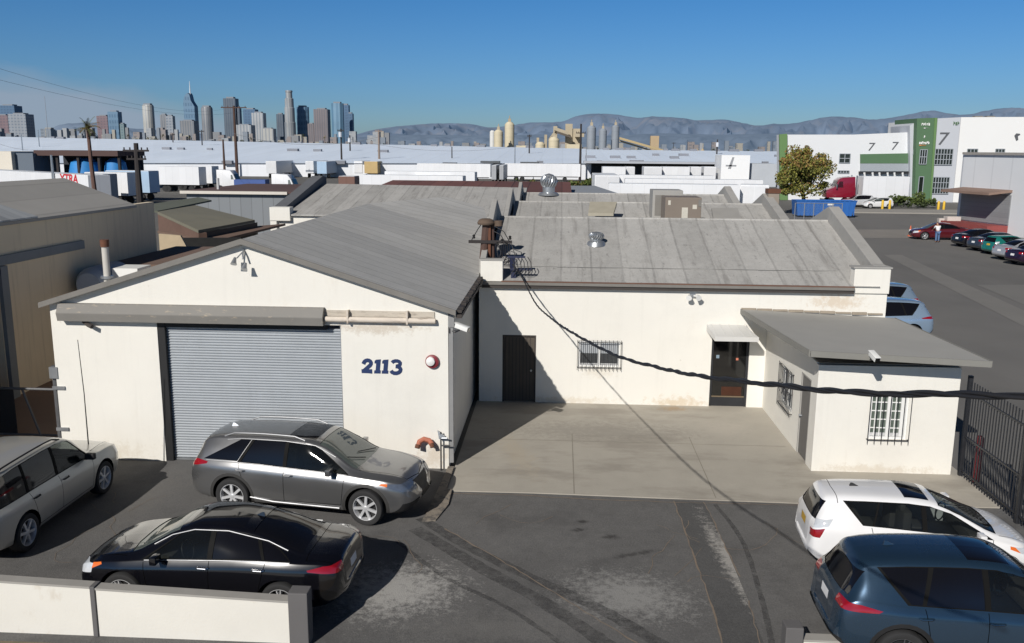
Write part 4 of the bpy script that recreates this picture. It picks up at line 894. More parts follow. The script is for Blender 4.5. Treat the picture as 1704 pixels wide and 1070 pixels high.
for bi, (ya, yr, yb, za, zr, zb) in enumerate(bays):
    for (xa, xb) in ((XR-1.02 if False else XR-.34, XR+.02), (XL-.02, XL+.16)):
        y0_ = MY-.02 if bi == 0 else ya
        b = MB(); hp = .50 if xa > 0 else .62
        b.slab([(xa, y0_+.30, za-.2), (xa, y0_+.30, za+.58), (xa, y0_+.55, za+.60), (xa, yr, zr+hp), (xa, yb-.02, zb+.52), (xa, yb-.02, zb-.3)], (xb-xa, 0, 0))
        b.build('parapet', PARA, mb_, bevel=.02)
# white end blocks of the parapets on the front wall
b = MB(); b.bx(8.42, 9.43, MY-.06, MY+.33, FZ+.005, 4.23); b.build('parapet_block', STUCCO, mb_, bevel=.02)
b = MB(); b.bx(8.38, 9.46, MY-.09, MY+.36, 4.233, 4.275); b.build('coping', PARA, mb_)
b = MB(); b.bx(XL+.05, -1.66, MY-.10, MY+.24, 3.69, 4.30); b.build('parapet_block', STUCCO, mb_, bevel=.02)
b = MB(); b.bx(XL+.01, -1.63, MY-.12, MY+.26, 4.303, 4.335); b.build('coping', PARA, mb_)
# timber door
dr = MB(); dr.bx(D0+.05, D1-.05, MY+.07, MY+.12, .03, D2-.05); do = dr.build('timber_door', DARKW, mb_)
q = MB(); [q.bx(D0+.08+i*.105, D0+.10+i*.105, MY+.062, MY+.069, .06, D2-.09) for i in range(8)]; q.build('board_joint', TRIMD, do)
q = MB(); q.bx(D0, D0+.048, MY+.02, MY+.16, .0, D2); q.bx(D1-.048, D1, MY+.02, MY+.16, 0, D2); q.bx(D0+.05, D1-.05, MY+.02, MY+.16, D2-.048, D2); q.build('door_frame', TRIMD, mb_)
q = MB(); q.tube([(D1-.14, MY+.06, 1.0), (D1-.14, MY-.01, 1.0)], .03, 10); q.build('handle', GALV, do, smooth=True)
# entry: dark aluminium door with kick plate
q = MB(); q.bx(E0, E0+.07, MY+.05, MY+.16, .03, E2); q.bx(E1-.07, E1, MY+.05, MY+.16, .03, E2); q.bx(E0+.07, E1-.07, MY+.05, MY+.16, E2-.07, E2); q.build('entry_frame', IRON, mb_)
q = MB(); q.bx(E0+.07, E1-.07, MY+.09, MY+.13, .34, E2-.07); en = q.build('entry_door', BLACKG, mb_)
q = MB(); q.bx(E0+.07, E1-.07, MY+.07, MY+.14, .03, .30); q.build('kick_plate', IRON, en)
q = MB(); q.bx(E0+.07, E1-.07, MY+.065, MY+.14, .302, .338); q.build('push_rail', mat('brass_dull', (.22, .17, .11), rough=.5, metal=.4), en)
q = MB(); q.bx(E0+.36, E1-.15, MY+.082, MY+.0885, .345, .62); q.build('painted_reflection', mat('reflection_brown', (.06, .02, .01), rough=.3, var=.5, scale=6), en)  # orange-brown reflection in the door glass, painted as a thin sheet
q = MB(); q.bx(E0+.16, E0+.25, MY+.083, MY+.089, 1.48, 1.58); q.build('notice', mat('notice_blue', (.2, .27, .33), rough=.5), en)
q = MB(); q.bx(E1-.36, E1-.29, MY+.083, MY+.089, 1.43, 1.50); q.build('sticker', mat('sticker_red', (.5, .16, .1), rough=.5), en)
aw = MB()      # sheet metal awning over the entry
ax0, ax1 = 4.32, 5.62
aw.slab([(ax0, MY-.003, 2.48), (ax1-.22, MY-.003, 2.48), (ax1+.03, MY-.85, 2.30), (ax0+.10, MY-.85, 2.30)], (0, 0, .03)); 
for i in range(5): 
    x = ax0+.12+i*.25; aw.slab([(x, MY-.01, 2.512), (x+.02, MY-.01, 2.512), (x+.08, MY-.84, 2.334), (x+.06, MY-.84, 2.334)], (0, 0, .015))
aw.bx(ax0+.10, ax1+.03, MY-.87, MY-.853, 2.20, 2.335)
aw.slab([(ax0, MY-.01, 2.477), (ax0+.10, MY-.85, 2.297), (ax0+.10, MY-.85, 2.20), (ax0, MY-.01, 2.32)], (.012, 0, 0)); aw.build('awning', mat('awning_white', (.60, .595, .575), rough=.5, var=.08), mb_)
def barred_window(root, x0, x1, z0, z1, yw, nbars=11, glass=None):
    """window, sash, glass and wrought iron bars; in local axes (x along the wall, y into it)"""
    q = MB(); q.bx(x0, x0+.05, yw+.03, yw+.14, z0, z1); q.bx(x1-.05, x1, yw+.03, yw+.14, z0, z1); q.bx(x0+.05, x1-.05, yw+.03, yw+.14, z1-.05, z1); q.bx(x0+.05, x1-.05, yw+.03, yw+.14, z0, z0+.05); q.bx((x0+x1)/2-.03, (x0+x1)/2+.03, yw+.03, yw+.14, z0+.05, z1-.05)
    wf = q.build('window', WHITEP, root)
    q = MB(); q.bx(x0+.05, (x0+x1)/2-.03, yw+.08, yw+.10, z0+.05, z1-.05); q.bx((x0+x1)/2+.03, x1-.05, yw+.08, yw+.10, z0+.05, z1-.05); q.build('pane', glass or WGLASS, wf)
    q = MB(); q.bx(x0+.06, x1-.06, yw+.072, yw+.078, z0+.06, z0+(z1-z0)*.12); q.build('sill_items', mat('pale_blind', (.5, .5, .5), rough=.8, var=.5, scale=8), wf)
    q = MB(); e = .03; yb = yw-.07
    for zz in (z0+.0, z1-.03): q.tube([(x0-e, yb, zz), (x1+e, yb, zz)], .011, 6); q.tube([(x0-e, yb, zz), (x0-e, yw+.01, zz)], .011, 6); q.tube([(x1+e, yb, zz), (x1+e, yw+.01, zz)], .011, 6)
    for i in range(nbars):
        x = x0-e+(x1-x0+2*e)*i/(nbars-1); q.tube([(x, yb-.012, z0-.09), (x, yb-.012, z1+.04)], .0085, 6)
    q.build('security_bars', IRON, root, smooth=True)
    return wf
wf = barred_window(mb_, W0, W1, W2, W3, MY, 12)
q = MB(); q.bx(W0+.05, W0+.58, MY+.060, MY+.066, W2+.40, W3-.06); q.bx(W0+.65, W1-.06, MY+.060, MY+.066, W2+.40, W3-.06); q.build('raised_blind', mat('grey_blind', (.34, .36, .38), rough=.7, var=.2, scale=8), wf)
sl = empty('spotlights', (3.85, MY-.05, 3.3), 0, 'pair of small floodlights under the eave above the barred window wall', 'floodlight')
q = MB(); q.bx(3.78, 3.94, MY-.05, MY-.002, 3.30, 3.42); q.build('junction_box', GALV, sl)
for dx in (-.10, .12):
    q = MB(); q.tube([(3.86+dx*.3, MY-.06, 3.36), (3.86+dx, MY-.14, 3.36), (3.86+dx*1.3, MY-.27, 3.32)], [.02, .05, .085], 12); h_ = q.build('lamp_head', WHITEP, sl, smooth=True)


# ---------------- annex
an = empty('annex_building', (7.7, AY, 0), 0, 'small cream annex with flat grey roof and barred windows', 'building')
AX0, AX1 = 6.07, 9.31
b = MB(); w0, w1, wz0, wz1 = 7.32, 8.20, .86, 2.0
b.bx(AX0, w0, AY, AY+.18, 0, 2.62); b.bx(w0, w1, AY, AY+.18, 0, wz0); b.bx(w0, w1, AY, AY+.18, wz1, 2.62); b.bx(w1, AX1, AY, AY+.18, 0, 2.62); b.build('front_wall', STUCCO, an)
s0, s1 = AY+.50, AY+1.36; v0, v1, vz0, vz1 = AY+2.05, AY+3.25, .80, 1.85
b = MB(); b.bx(AX0, AX0+.18, AY+.18, s0, 0, 2.65); b.bx(AX0, AX0+.18, s0, s1, 2.12, 2.65); b.bx(AX0, AX0+.18, s1, v0, 0, 2.65); b.bx(AX0, AX0+.18, v0, v1, 0, vz0); b.bx(AX0, AX0+.18, v0, v1, vz1, 2.65); b.bx(AX0, AX0+.18, v1, MY-.002, 0, 2.65); b.build('side_wall', STUCCO, an)
b = MB(); b.bx(AX1-.18, AX1-.002, AY+.18, MY-.002, 0, 2.60); b.build('side_wall', STUCCO_S, an)
b = MB(); rp = [(5.66, 19.62, 3.10), (9.62, 19.62, 2.94), (9.66, MY-.004, 2.80), (5.30, MY-.004, 2.98)]; b.slab(rp, (0, 0, -.05)); b.build('roof', ROOFA, an)
b = MB()
for i, j in ((0, 1), (1, 2), (3, 0)):
    p0, p1 = Vector(rp[i]), Vector(rp[j]); d = (p1-p0).normalized(); nn = Vector((d.y, -d.x, 0))*.03
    b.slab([p0+nn*.2+Vector((0, 0, .012)), p1+nn*.2+Vector((0, 0, .012)), p1+nn*.2-Vector((0, 0, .13)), p0+nn*.2-Vector((0, 0, .13))], nn)
b.build('fascia', mat('annex_fascia', (.23, .225, .205), rough=.8, var=.15), an)
b = MB(); b.bx(AX0+.01, AX1, AY+.01, MY-.3, 2.66, 2.68); b.build('soffit', TRIM, an)
b = MB()
for i in range(9): b.box((5.5+i*.45, MY-.03, 2.99-.02*i*.5), (.42, .05, .06+.02*math.sin(i*3)), rz=.05*math.sin(i))
b.build('roof_flashing', mat('tar_flashing', (.33, .28, .22), rough=.9, var=.3, scale=8), an)
wf2 = barred_window(an, w0, w1, wz0, wz1, AY, 7, glass=mat('green_pane', (.10, .125, .105), rough=.08, var=.6, scale=3, spec=.9))
q = MB()
for i in range(1, 5): z = wz0+.05+(wz1-wz0-.1)*i/5; q.bx(w0+.06, (w0+w1)/2-.035, AY+.055, AY+.075, z-.012, z+.012); q.bx((w0+w1)/2+.035, w1-.16, AY+.055, AY+.075, z-.012, z+.012)
for x in (w0+.15, w0+.27, w1-.37, w1-.27): q.bx(x-.01, x+.01, AY+.056, AY+.074, wz0+.06, wz1-.06)
q.bx(w1-.16, w1-.06, AY+.03, AY+.075, wz0+.06, wz1-.06); q.build('glazing_grid', WHITEP, wf2)
# side window and screen door face -X: build in local axes then turn
def side_part(fn):
    o = empty('tmp', (0, 0, 0)); return o
def turn(mbk, name, m, parent, **k):
    """geometry given as (along wall y, depth into wall, z) -> world"""
    mbk.v = [(AX0+v[1], v[0], v[2]) for v in mbk.v]; return mbk.build(name, m, parent, **k)
q = MB(); q.bx(v0, v0+.05, .03, .12, vz0, vz1); q.bx(v1-.05, v1, .03, .12, vz0, vz1); q.bx(v0+.05, v1-.05, .03, .12, vz1-.05, vz1); q.bx(v0+.05, v1-.05, .03, .12, vz0, vz0+.05); q.bx((v0+v1)/2-.03, (v0+v1)/2+.03, .03, .12, vz0+.05, vz1-.05); sw = turn(q, 'window', WHITEP, an)
q = MB(); q.bx(v0+.05, v1-.05, .085, .105, vz0+.05, vz1-.05); turn(q, 'pane', WGLASS, sw)
q = MB()
for zz in (vz0, (vz0+vz1)/2, vz1): q.tube([(v0-.03, -.07, zz), (v1+.03, -.07, zz)], .011, 6)
for i in range(11):
    y = v0-.03+(v1-v0+.06)*i/10; q.tube([(y, -.08, vz0-.08), (y, -.08, vz1+.08)], .009, 6)
for yy in (v0-.03, v1+.03):
    for zz in (vz0, vz1): q.tube([(yy, -.07, zz), (yy, .01, zz)], .011, 6)
for i in range(4):     # scroll work
    cy_ = v0+.15+i*.3; q.tube([(cy_+.10*math.cos(a*.7), -.085, vz0+.5+.16*math.sin(a*.7)) for a in range(10)], .008, 5)
turn(q, 'security_bars', IRON, an, smooth=True)
q = MB(); q.bx(s0+.04, s1-.04, .03, .07, .04, 2.08); sd = turn(q, 'screen_door', mat('grey_screen', (.13, .125, .12), rough=.6, var=.2, scale=12), an)
q = MB(); q.bx(s0, s0+.04, .0, .12, 0, 2.12); q.bx(s1-.04, s1, .0, .12, 0, 2.12); q.bx(s0+.04, s1-.04, .0, .12, 2.08, 2.12); turn(q, 'door_frame', mat('frame_grey', (.33, .32, .3), rough=.6), an)
q = MB(); q.tube([(s1-.12, .03, 1.02), (s1-.12, -.04, 1.02)], .025); turn(q, 'handle', GALV, sd)

# ---------------- roof equipment
def turbine(name, loc, r_, h, label):
    o = empty(name, loc, 0, label, 'roof vent'); x, y, z = loc
    q = MB(); q.lathe([(r_*1.5, -.1), (r_*1.25, .03), (r_*.8, .08), (r_*.8, h*.35)], loc, 'Z', 20); q.build('base', GALV, o, smooth=True)
    q = MB()
    for k in range(18):
        a = 2*math.pi*k/18; pth = [(x+r_*(.75+.3*math.sin(math.pi*t))*math.cos(a+t*.5), y+r_*(.75+.3*math.sin(math.pi*t))*math.sin(a+t*.5), z+h*(.35+.5*t)) for t in (0, .25, .5, .75, 1)]
        q.tube(pth, r_*.13, 5)
    q.lathe([(r_*.78, h*.84), (r_*.6, h*.93), (.001, h)], loc, 'Z', 20); q.build('turbine', GALV, o, smooth=True)
turbine('turbine_vent', tuple(at(992, 404, 28.3)), .22, .36, 'small galvanised dome vent low on the front roof slope')
turbine('turbine_vent', tuple(at(913, 322, 50.0)), .42, 1.12, 'large galvanised turbine vent on the rear roof ridge')
TAUPE = mat('taupe_metal', (.20, .165, .135), rough=.6, var=.1, scale=2); LGM = mat('light_grey_metal', (.33, .32, .30), rough=.6, var=.12, scale=2)
def boxp(x0, x1, yt, yb, Y, dep):
    a = at(x0, yb, Y); c = at(x1, yt, Y); return a.x, c.x, Y, Y+dep, min(a.z, c.z), max(a.z, c.z)
ac = empty('air_conditioner', tuple(at(1137, 365, 35.6)), 0, 'taupe rooftop air conditioner with pale stickers', 'air conditioner')
x0, x1, y0_, y1_, z0, z1 = boxp(1106, 1168, 329, 368, 35.6, 1.5)
q = MB(); q.bx(x0, x1, y0_, y1_, z0-.5, z1); q.build('casing', TAUPE, ac, bevel=.02)
for u0, u1, v0_, v1_ in ((.66, .90, z0+.12, z0+.55), (.11, .21, z1-.3, z1-.12), (1.08, 1.25, z1-.45, z1-.28)): q = MB(); q.bx(x0+u0, x0+u1, y0_-.006, y0_-.002, v0_, v1_); q.build('label_plate', mat('label_pale', (.55, .52, .45), rough=.6, var=.2, scale=20), ac)
q = MB(); q.bx(x0+1.3, x0+1.42, y0_-.02, y0_-.002, z1-.35, z1-.08); q.build('grille', TRIM, ac)
ac2 = empty('air_duct_unit', tuple(at(1095, 360, 37.6)), 0, 'light grey duct box behind the taupe air conditioner', 'air duct')
x0, x1, y0_, y1_, z0, z1 = boxp(1085, 1137, 317, 362, 37.6, 1.4)
q = MB(); q.bx(x0, x1, y0_, y1_, z0-.6, z1); q.build('casing', LGM, ac2, bevel=.02)
q = MB(); q.bx(x0+.1, x0+.5, y0_-.02, y0_-.002, z0+.1, z1-.2); q.build('grille', TRIM, ac2)
hb = at(1000, 352, 37.5); q = MB(); q.slab([(hb.x-.55, 37.0, hb.z-.15), (hb.x+.5, 37.0, hb.z-.15), (hb.x+.7, 38.2, hb.z+.25), (hb.x-.45, 38.2, hb.z+.25)], (0, 0, .12)); tag(q.build('roof_hatch', mat('tan_hatch', (.37, .34, .27), rough=.8, var=.2)), 'tan patch hatch on the second roof bay left of the air conditioner', 'roof hatch')
hb = at(1205, 358, 37.0); q = MB(); q.slab([(hb.x-.5, 36.6, hb.z-.2), (hb.x+.6, 36.6, hb.z-.2), (hb.x+.7, 37.8, hb.z+.15), (hb.x-.4, 37.8, hb.z+.15)], (0, 0, .10)); tag(q.build('skylight', LGM), 'pale flat skylight between the air conditioner and right parapet', 'skylight')
ch = empty('chimney', tuple(at(1286, 364, 41.0)), 0, 'brick topped roof chimney with rusty orange panel beside the right parapet', 'chimney')
x0, x1, y0_, y1_, z0, z1 = boxp(1276, 1297, 322, 366, 40.0, .6)
q = MB(); q.bx(x0, x1, y0_, y1_, z0-.5, z1); q.build('stack', mat('stack_taupe', (.27, .23, .19), rough=.9, var=.2), ch)
q = MB(); q.bx(x0-.02, x1+.06, y0_-.03, y1_, z1+.002, z1+.20); q.build('cap', RUST, ch)
q = MB(); q.bx(x0+.22, x0+.46, y0_-.012, y0_-.002, z0+.1, z0+.62); q.build('panel', mat('orange_rust', (.42, .20, .05), rough=.8, var=.35, scale=6), ch)
# roof pole with rusty can, crossarm and service wires
po = empty('service_pole', (-2.2, 27.0, 4.2), 0, 'short weathered roof pole with rusty can, crossarm and tangled wires', 'utility pole')
q = MB(); q.tube([(-2.34, 26.7, 4.1), (-2.24, 26.7, 5.30)], .13, 10); q.tube([(-2.06, 26.75, 4.1), (-2.08, 26.75, 5.25)], .075, 8); q.build('mast', POLEW, po, smooth=True)
q = MB(); q.bx(-2.19, -2.11, 26.6, 26.68, 4.15, 5.2); q.build('conduit', RUST, po)
q = MB(); q.lathe([(.0, .0), (.25, .0), (.27, .05), (.22, .14), (.13, .18), (0, .18)], (-2.26, 26.7, 5.24), 'Z', 20); q.lathe([(.0, 0), (.13, 0), (.13, .16), (0, .16)], (-1.88, 26.7, 5.2), 'Z', 14); q.build('rusty_can', mat('rusty_tan', (.115, .08, .058), rough=.9, var=.35, scale=9), po, smooth=True)
q = MB(); q.bx(-2.78, -1.46, 26.55, 26.64, 4.68, 4.77); q.build('crossarm', POLED, po)
for (cx_, cz_) in ((-1.9, 4.62), (-1.76, 4.70), (-1.62, 4.62), (-2.62, 4.82), (-1.52, 4.8)):
    q = MB(); q.lathe([(.03, 0), (.05, .03), (.03, .06), (.05, .09), (.02, .12)], (cx_, 26.58, cz_), 'Z', 10); q.build('insulator', BLK, po, smooth=True)
rw_ = random.Random(5)
for i in range(9):
    x0 = -1.95+.06*i; q = MB(); q.tube([(x0, 26.55, 4.70-rw_.random()*.1), (x0+.12*rw_.random(), 26.4, 4.45-rw_.random()*.2), (x0+.15*rw_.random(), 26.3, 4.25), (x0-.1, 26.4, 4.12)], .012, 5); q.build('wire', CABLE, po, smooth=True)
for pw in ([(-2.0, 26.6, 5.2), (-1.7, 26.5, 5.05), (-1.55, 26.5, 4.78)], [(-2.02, 26.6, 5.05), (-1.8, 26.5, 4.95), (-1.66, 26.5, 4.72)], [(-2.7, 26.6, 4.75), (-2.5, 26.6, 5.1), (-2.4, 26.65, 5.25)]): q = MB(); q.tube(pw, .014, 5); q.build('wire', CABLE, po, smooth=True)
# weatherhead bracket where the service drop lands
br = empty('cable_bracket', (-1.4, 25.9, 3.9), 0, 'navy blue cable bracket with drip loops at the front roof eave', 'bracket')
BB = mat('blue_black', (.02, .025, .06), rough=.5, var=.2)
q = MB(); q.box((-1.28, 25.75, 4.38), (.52, .09, .05)); q.box((-1.12, 25.6, 4.03), (.66, .10, .05)); q.box((-1.36, 25.72, 3.86), (.15, .15, .26)); q.box((-1.40, 25.75, 4.2), (.14, .10, .30), rz=.3); q.build('arm', BB, br)
for i in range(6):
    x0 = -1.45+.1*i; q = MB(); q.tube([(x0, 25.75, 4.38), (x0+.1, 25.6, 4.25), (x0+.13, 25.5, 4.05), (x0+.02, 25.5, 3.9)], .012, 5); q.build('drip_loop', CABLE, br, smooth=True)
# twisted service cable sagging across the yard
cp = [at(x, y, Y) for x, y, Y in ((852, 438, 25.75), (868, 460, 25.1), (877, 478, 24.4), (893, 507, 21.0), (918, 530, 16.6), (950, 552, 13.2), (1022, 590, 10.9), (1094, 611, 9.4), (1162, 625, 7.9), (1250, 636, 6.8), (1324, 644, 6.1), (1400, 652, 5.5), (1500, 655, 5.0), (1600, 657, 4.6), (1704, 658, 4.25), (1850, 655, 3.9), (2100, 650, 3.4))]
def dense(pts, k):
    o = []
    for i in range(len(pts)-1):
        p0, p1, p2, p3 = pts[max(i-1, 0)], pts[i], pts[i+1], pts[min(i+2, len(pts)-1)]
        for j in range(k):
            t = j/k; o.append(.5*((2*p1)+(p2-p0)*t+(2*p0-5*p1+4*p2-p3)*t*t+(3*p1-p0-3*p2+p3)*t**3))
    return o+[pts[-1]]
cpd = dense(cp, 16)
sc_ = empty('service_cable', tuple(cp[0]), 0, 'thick twisted black overhead cable sagging across the yard from the roof pole', 'cable')
dist = [0]
for a, c in zip(cpd[:-1], cpd[1:]): dist.append(dist[-1]+(c-a).length)
for k in range(3):
    pth = []
    for i, p in enumerate(cpd):
        t = (cpd[min(i+1, len(cpd)-1)]-cpd[max(i-1, 0)]).normalized(); a = t.cross(Vector((0, 0, 1))).normalized(); c = t.cross(a)
        ph = dist[i]*2*math.pi/.85+k*2.094; rr2 = .0125 if k < 2 else .008; pth.append(p+(a*math.cos(ph)+c*math.sin(ph))*rr2)
    q = MB(); q.tube(pth, .012 if k < 2 else .007, 7); q.build('strand', CABLE, sc_, smooth=True)

# ---------------- front wall, gate, fence
WALLM = mat('front_wall_paint', (.70, .675, .615), rough=.9, var=.08, scale=1.5, bump=.2, stain=[((.45, .36, .25), 1.6, .60, .15, .5, (1, 1, .6))])
CAPM = mat('wall_cap', (.33, .315, .29), rough=.9, var=.15, scale=4)
def lowwall(x0, x1, z0, z1, label):
    o = empty('boundary_wall', ((x0+x1)/2, 12.14, 0), 0, label, 'wall')
    q = MB(); q.slab([(x0, 12.14, 0), (x1, 12.14, 0), (x1, 12.14, z1), (x0, 12.14, z0)], (0, .15, 0)); q.build('panel', WALLM, o)
    q = MB(); q.slab([(x0, 12.12, z0+.002), (x1, 12.12, z1+.002), (x1, 12.12, z1+.035), (x0, 12.12, z0+.035)], (0, .19, 0)); q.build('cap', CAPM, o)
lowwall(-12.5, -7.135, .98, .80, 'low cream wall panel left of the thin grey post')
lowwall(-7.05, -4.03, .78, .68, 'low cream wall panel between the thin post and square end post')
lowwall(3.70, 9.5, .36, .36, 'low cream wall panel beside the blue crossover car')
POST = mat('post_grey', (.12, .115, .115), rough=.8, var=.15)
q = MB(); q.bx(-7.13, -7.055, 12.11, 12.31, 0, .84); tag(q.build('wall_post', POST, bevel=.01), 'thin dark grey post between two low wall panels', 'post')
q = MB(); q.bx(-4.02, -3.72, 12.06, 12.32, 0, .88); tag(q.build('wall_post', POST, bevel=.015), 'square grey end post of the low wall by the black sedan', 'post')
q = MB(); q.bx(3.43, 3.69, 12.06, 12.32, 0, .61); tag(q.build('wall_post', POST, bevel=.015), 'short grey end post near the blue crossover car', 'post')
gt = empty('chainlink_gate', (-13.5, 21.3, 0), 0, 'grey pipe gate with dark mesh screen left of the garage', 'gate')
q = MB(); q.tube([(-17.5, 21.3, 1.30), (-12.25, 21.3, 1.30)], .035, 8); q.tube([(-17.5, 21.3, .06), (-12.25, 21.3, .06)], .03, 8); q.tube([(-13.45, 21.3, .0), (-13.85, 21.3, 1.3)], .03, 8); q.tube([(-12.25, 21.3, 0), (-12.25, 21.3, 1.3)], .035, 8); q.build('gate_frame', GALVD, gt, smooth=True)
q = MB(); q.bx(-17.5, -14.1, 21.32, 21.33, .08, 1.27); q.build('mesh_screen', mat('dark_mesh', (.028, .027, .027), rough=.9, var=.2, scale=3), gt)
gp = empty('gate_post', (-12.1, 20.0, 0), 0, 'grey steel gate post with hinge straps on the left garage corner', 'post')
q = MB(); q.tube([(-12.10, 19.92, 0), (-12.10, 19.92, 2.3)], .06, 10); q.build('post', GALVD, gp, smooth=True)
for z in (.75, 1.78): q = MB(); q.box((-11.95, 19.79, z), (.30, .04, .08)); q.build('hinge_strap', GALV, gp)
q = MB(); q.box((-12.05, 19.82, 2.15), (.2, .08, .28)); q.build('lock_box', GALV, gp)
fe = empty('picket_fence', (9.55, 16.5, 0), 0, 'tall black iron picket fence along the right side of the yard', 'fence')
FX = 9.52; q = MB(); q.box((FX, 20.15, 1.19), (.022, .022, 2.3)); pk0 = q.build('picket', IRON, fe)
for i in range(1, 97):
    pk = pk0.copy(); COL.objects.link(pk); pk.parent = fe; pk.location = pk0.location + Vector((0, -i*.125, 0))
for z in (.18, 1.0, 2.05): q = MB(); q.bx(FX-.02, FX+.02, 8, 20.2, z-.02, z+.02); q.build('rail', IRON, fe)
for y in (20.25, 17.6, 15.0, 12.4, 9.8):
    q = MB(); q.bx(FX-.045, FX+.045, y-.045, y+.045, 0, 2.45); q.build('post', IRON, fe)
bo = empty('bollard', (9.74, 19.95, 0), 0, 'dark red bollard standing behind the black picket fence', 'bollard')
q = MB(); q.lathe([(.085, 0), (.085, 1.05), (.06, 1.10), (0, 1.12)], (9.74, 19.95, 0), 'Z', 16); q.build('tube', REDP, bo, smooth=True)

# ---------------- cars in the yard
P_RX = paint('graphite', (.235, .235, .237), metal=.75, rough=.30)
P_BLK = paint('black', (.004, .004, .006), metal=.0, rough=.2)
P_GOLD = paint('champagne', (.56, .545, .50), metal=.5, rough=.42)
P_WHT = paint('white', (.80, .80, .81), metal=.0, rough=.3)
P_BLU = paint('steel_blue', (.026, .058, .102), metal=.55, rough=.28)
make_car('parked_suv', SP_RX, (-5.17, 17.60, 0), R(-8.2), P_RX, 'metallic grey luxury suv parked across the roller door', 'suv')
make_car('parked_sedan', squeeze(SP_SEDAN, .955), (-5.64, 13.70, 0), R(177), P_BLK, 'glossy black sedan parked behind the low front wall', 'sedan')
hi_ = make_car('parked_suv', SP_OLDSUV, (-10.77, 16.35, 0), R(90), P_GOLD, 'older champagne suv with roof rails at the left edge of the yard', 'suv')
q = MB(); q.tube([(1.66, -.45, 1.0), (1.58, -.50, 2.2), (1.48, -.52, 3.42)], [.014, .010, .007], 6); q.build('whip_antenna', BLK, hi_, world=False)
make_car('parked_hatchback', SP_HATCH, (6.62, 15.62, 0), R(-4), P_WHT, 'white compact hatchback parked below the annex', 'hatchback')
make_car('parked_crossover', SP_CROSS, (6.42, 12.75, 0), R(-1), P_BLU, 'dark blue crossover with roof fin at the lower right corner', 'crossover')
# ------------------------------------------------------------------ neighbours on the left
NBW = mat('beige_block', (.74, .63, .46), rough=.92, var=.10, scale=.8, streak=.2)
NBR = mat('neighbour_roof', (.37, .355, .33), rough=.92, var=.10, scale=1.0, strips=('X', 1.1, .08, .14), speck=.1)
OLIVE = mat('olive_roofing', (.175, .165, .125), rough=.95, var=.12, scale=1.5, stain=[((.12, .12, .10), .8, .55, .2, .5, (1, 1, 1))])
BRICKD = mat('dark_brick', (.14, .085, .065), rough=.95, var=.3, scale=5)
BROWNR = mat('brown_roofing', (.16, .105, .08), rough=.95, var=.2, scale=2)
CORR = mat('grey_corrugated', (.20, .215, .23), rough=.6, metal=.2, var=.06, scale=.7, strips=('X', .85, .10, .30))
REDROOF = mat('red_corrugated', (.145, .06, .05), rough=.85, var=.25, scale=.8, strips=('X', 1.4, .45, .4))
NX_ = -16.4
nb_ = empty('neighbour_building', (NX_-6, 26, 0), 0, 'beige block warehouse with gabled grey roof and dark doorway at the left edge', 'building')
y_a, y_b, y_c = 12.0, 33.0, 36.0
q = MB(); q.bx(NX_-.25, NX_, y_a, 21.2, 0, 5.15); q.bx(NX_-.25, NX_, 21.2, 24.6, 3.95, 5.15); q.bx(NX_-.25, NX_, 24.6, y_b-.002, 0, 5.15); q.bx(NX_-.25, NX_, y_b, 34.9, 0, 5.28); q.build('wall', NBW, nb_)
q = MB(); q.bx(NX_-13, NX_-.26, y_b-.25, y_b, 0, 5.0); q.build('rear_wall', NBW, nb_)
q = MB(); q.bx(NX_-.6, NX_-.45, 21.2, 24.6, 0, 3.94); q.build('doorway', mat('inside_shade', (.012, .012, .012), rough=.95), nb_)  # near-black slab stands for the unlit inside
q = MB(); q.bx(NX_-.44, NX_-.36, 22.0, 24.6, 2.0, 3.94); q.build('roller_shutter', mat('blue_grey_shutter', (.10, .115, .14), rough=.6, var=.15), nb_)
q = MB(); q.bx(NX_+.003, NX_+.10, 20.5, 29.3, 4.02, 4.30); q.bx(NX_+.003, NX_+.12, 24.62, 24.95, 0, 4.0); q.build('door_track', mat('blue_grey_track', (.19, .21, .225), rough=.7, var=.2, scale=4), nb_)
q = MB(); q.slab([(NX_+.12, y_a, 5.17), (NX_+.12, y_b+.2, 5.17), (-19.05, y_b+.2, 6.17), (-19.05, y_a, 6.17)], (0, 0, .09)); q.slab([(-19.05, y_a, 6.26), (-19.05, y_b+.2, 6.26), (-30, y_b+.2, 5.2), (-30, y_a, 5.2)], (0, 0, -.09)); q.build('roof', NBR, nb_)
SKY_ = mat('corrugated_skylight', (.36, .37, .37), rough=.5, var=.1, strips=('Y', .35, .5, .25))
q = MB(); q.slab([(NX_+.18, 22.5, 5.275), (NX_+.18, 26.6, 5.275), (NX_-1.75, 26.0, 6.02), (NX_-1.75, 22.5, 6.02)], (0, 0, .05)); q.build('skylight', SKY_, nb_)
# olive shed and lean-to between the neighbour and the garage
sh = empty('olive_shed', (-17, 43, 0), 0, 'low shed with faded olive roof behind the beige warehouse', 'shed')
z_ = 3.5
sa, sb, sc2, sd_ = gz(262, 352, 3.9), gz(312, 338, 3.9), gz(424, 366, 3.5), gz(330, 383, 3.4)
q = MB(); q.slab([sa, sd_, sc2, sb], (0, 0, -.15)); q.build('roof', OLIVE, sh)
q = MB(); q.slab([gz(205, 346, 4.1), gz(262, 351, 3.93), gz(352, 333, 3.95), gz(330, 328, 4.1)], (0, 0, -.1)); q.build('roof', mat('green_roofing', (.125, .135, .105), rough=.95, var=.15), sh)
lo = (0, 0, -3.2)
q = MB(); q.slab([sa+Vector((0, 0, -.16)), sd_+Vector((.0, .0, -.16)), sd_+Vector((0, 0, -3.3)), sa+Vector((0, 0, -3.5))], (.3, .3, 0)); q.build('wall', BRICKD, sh)
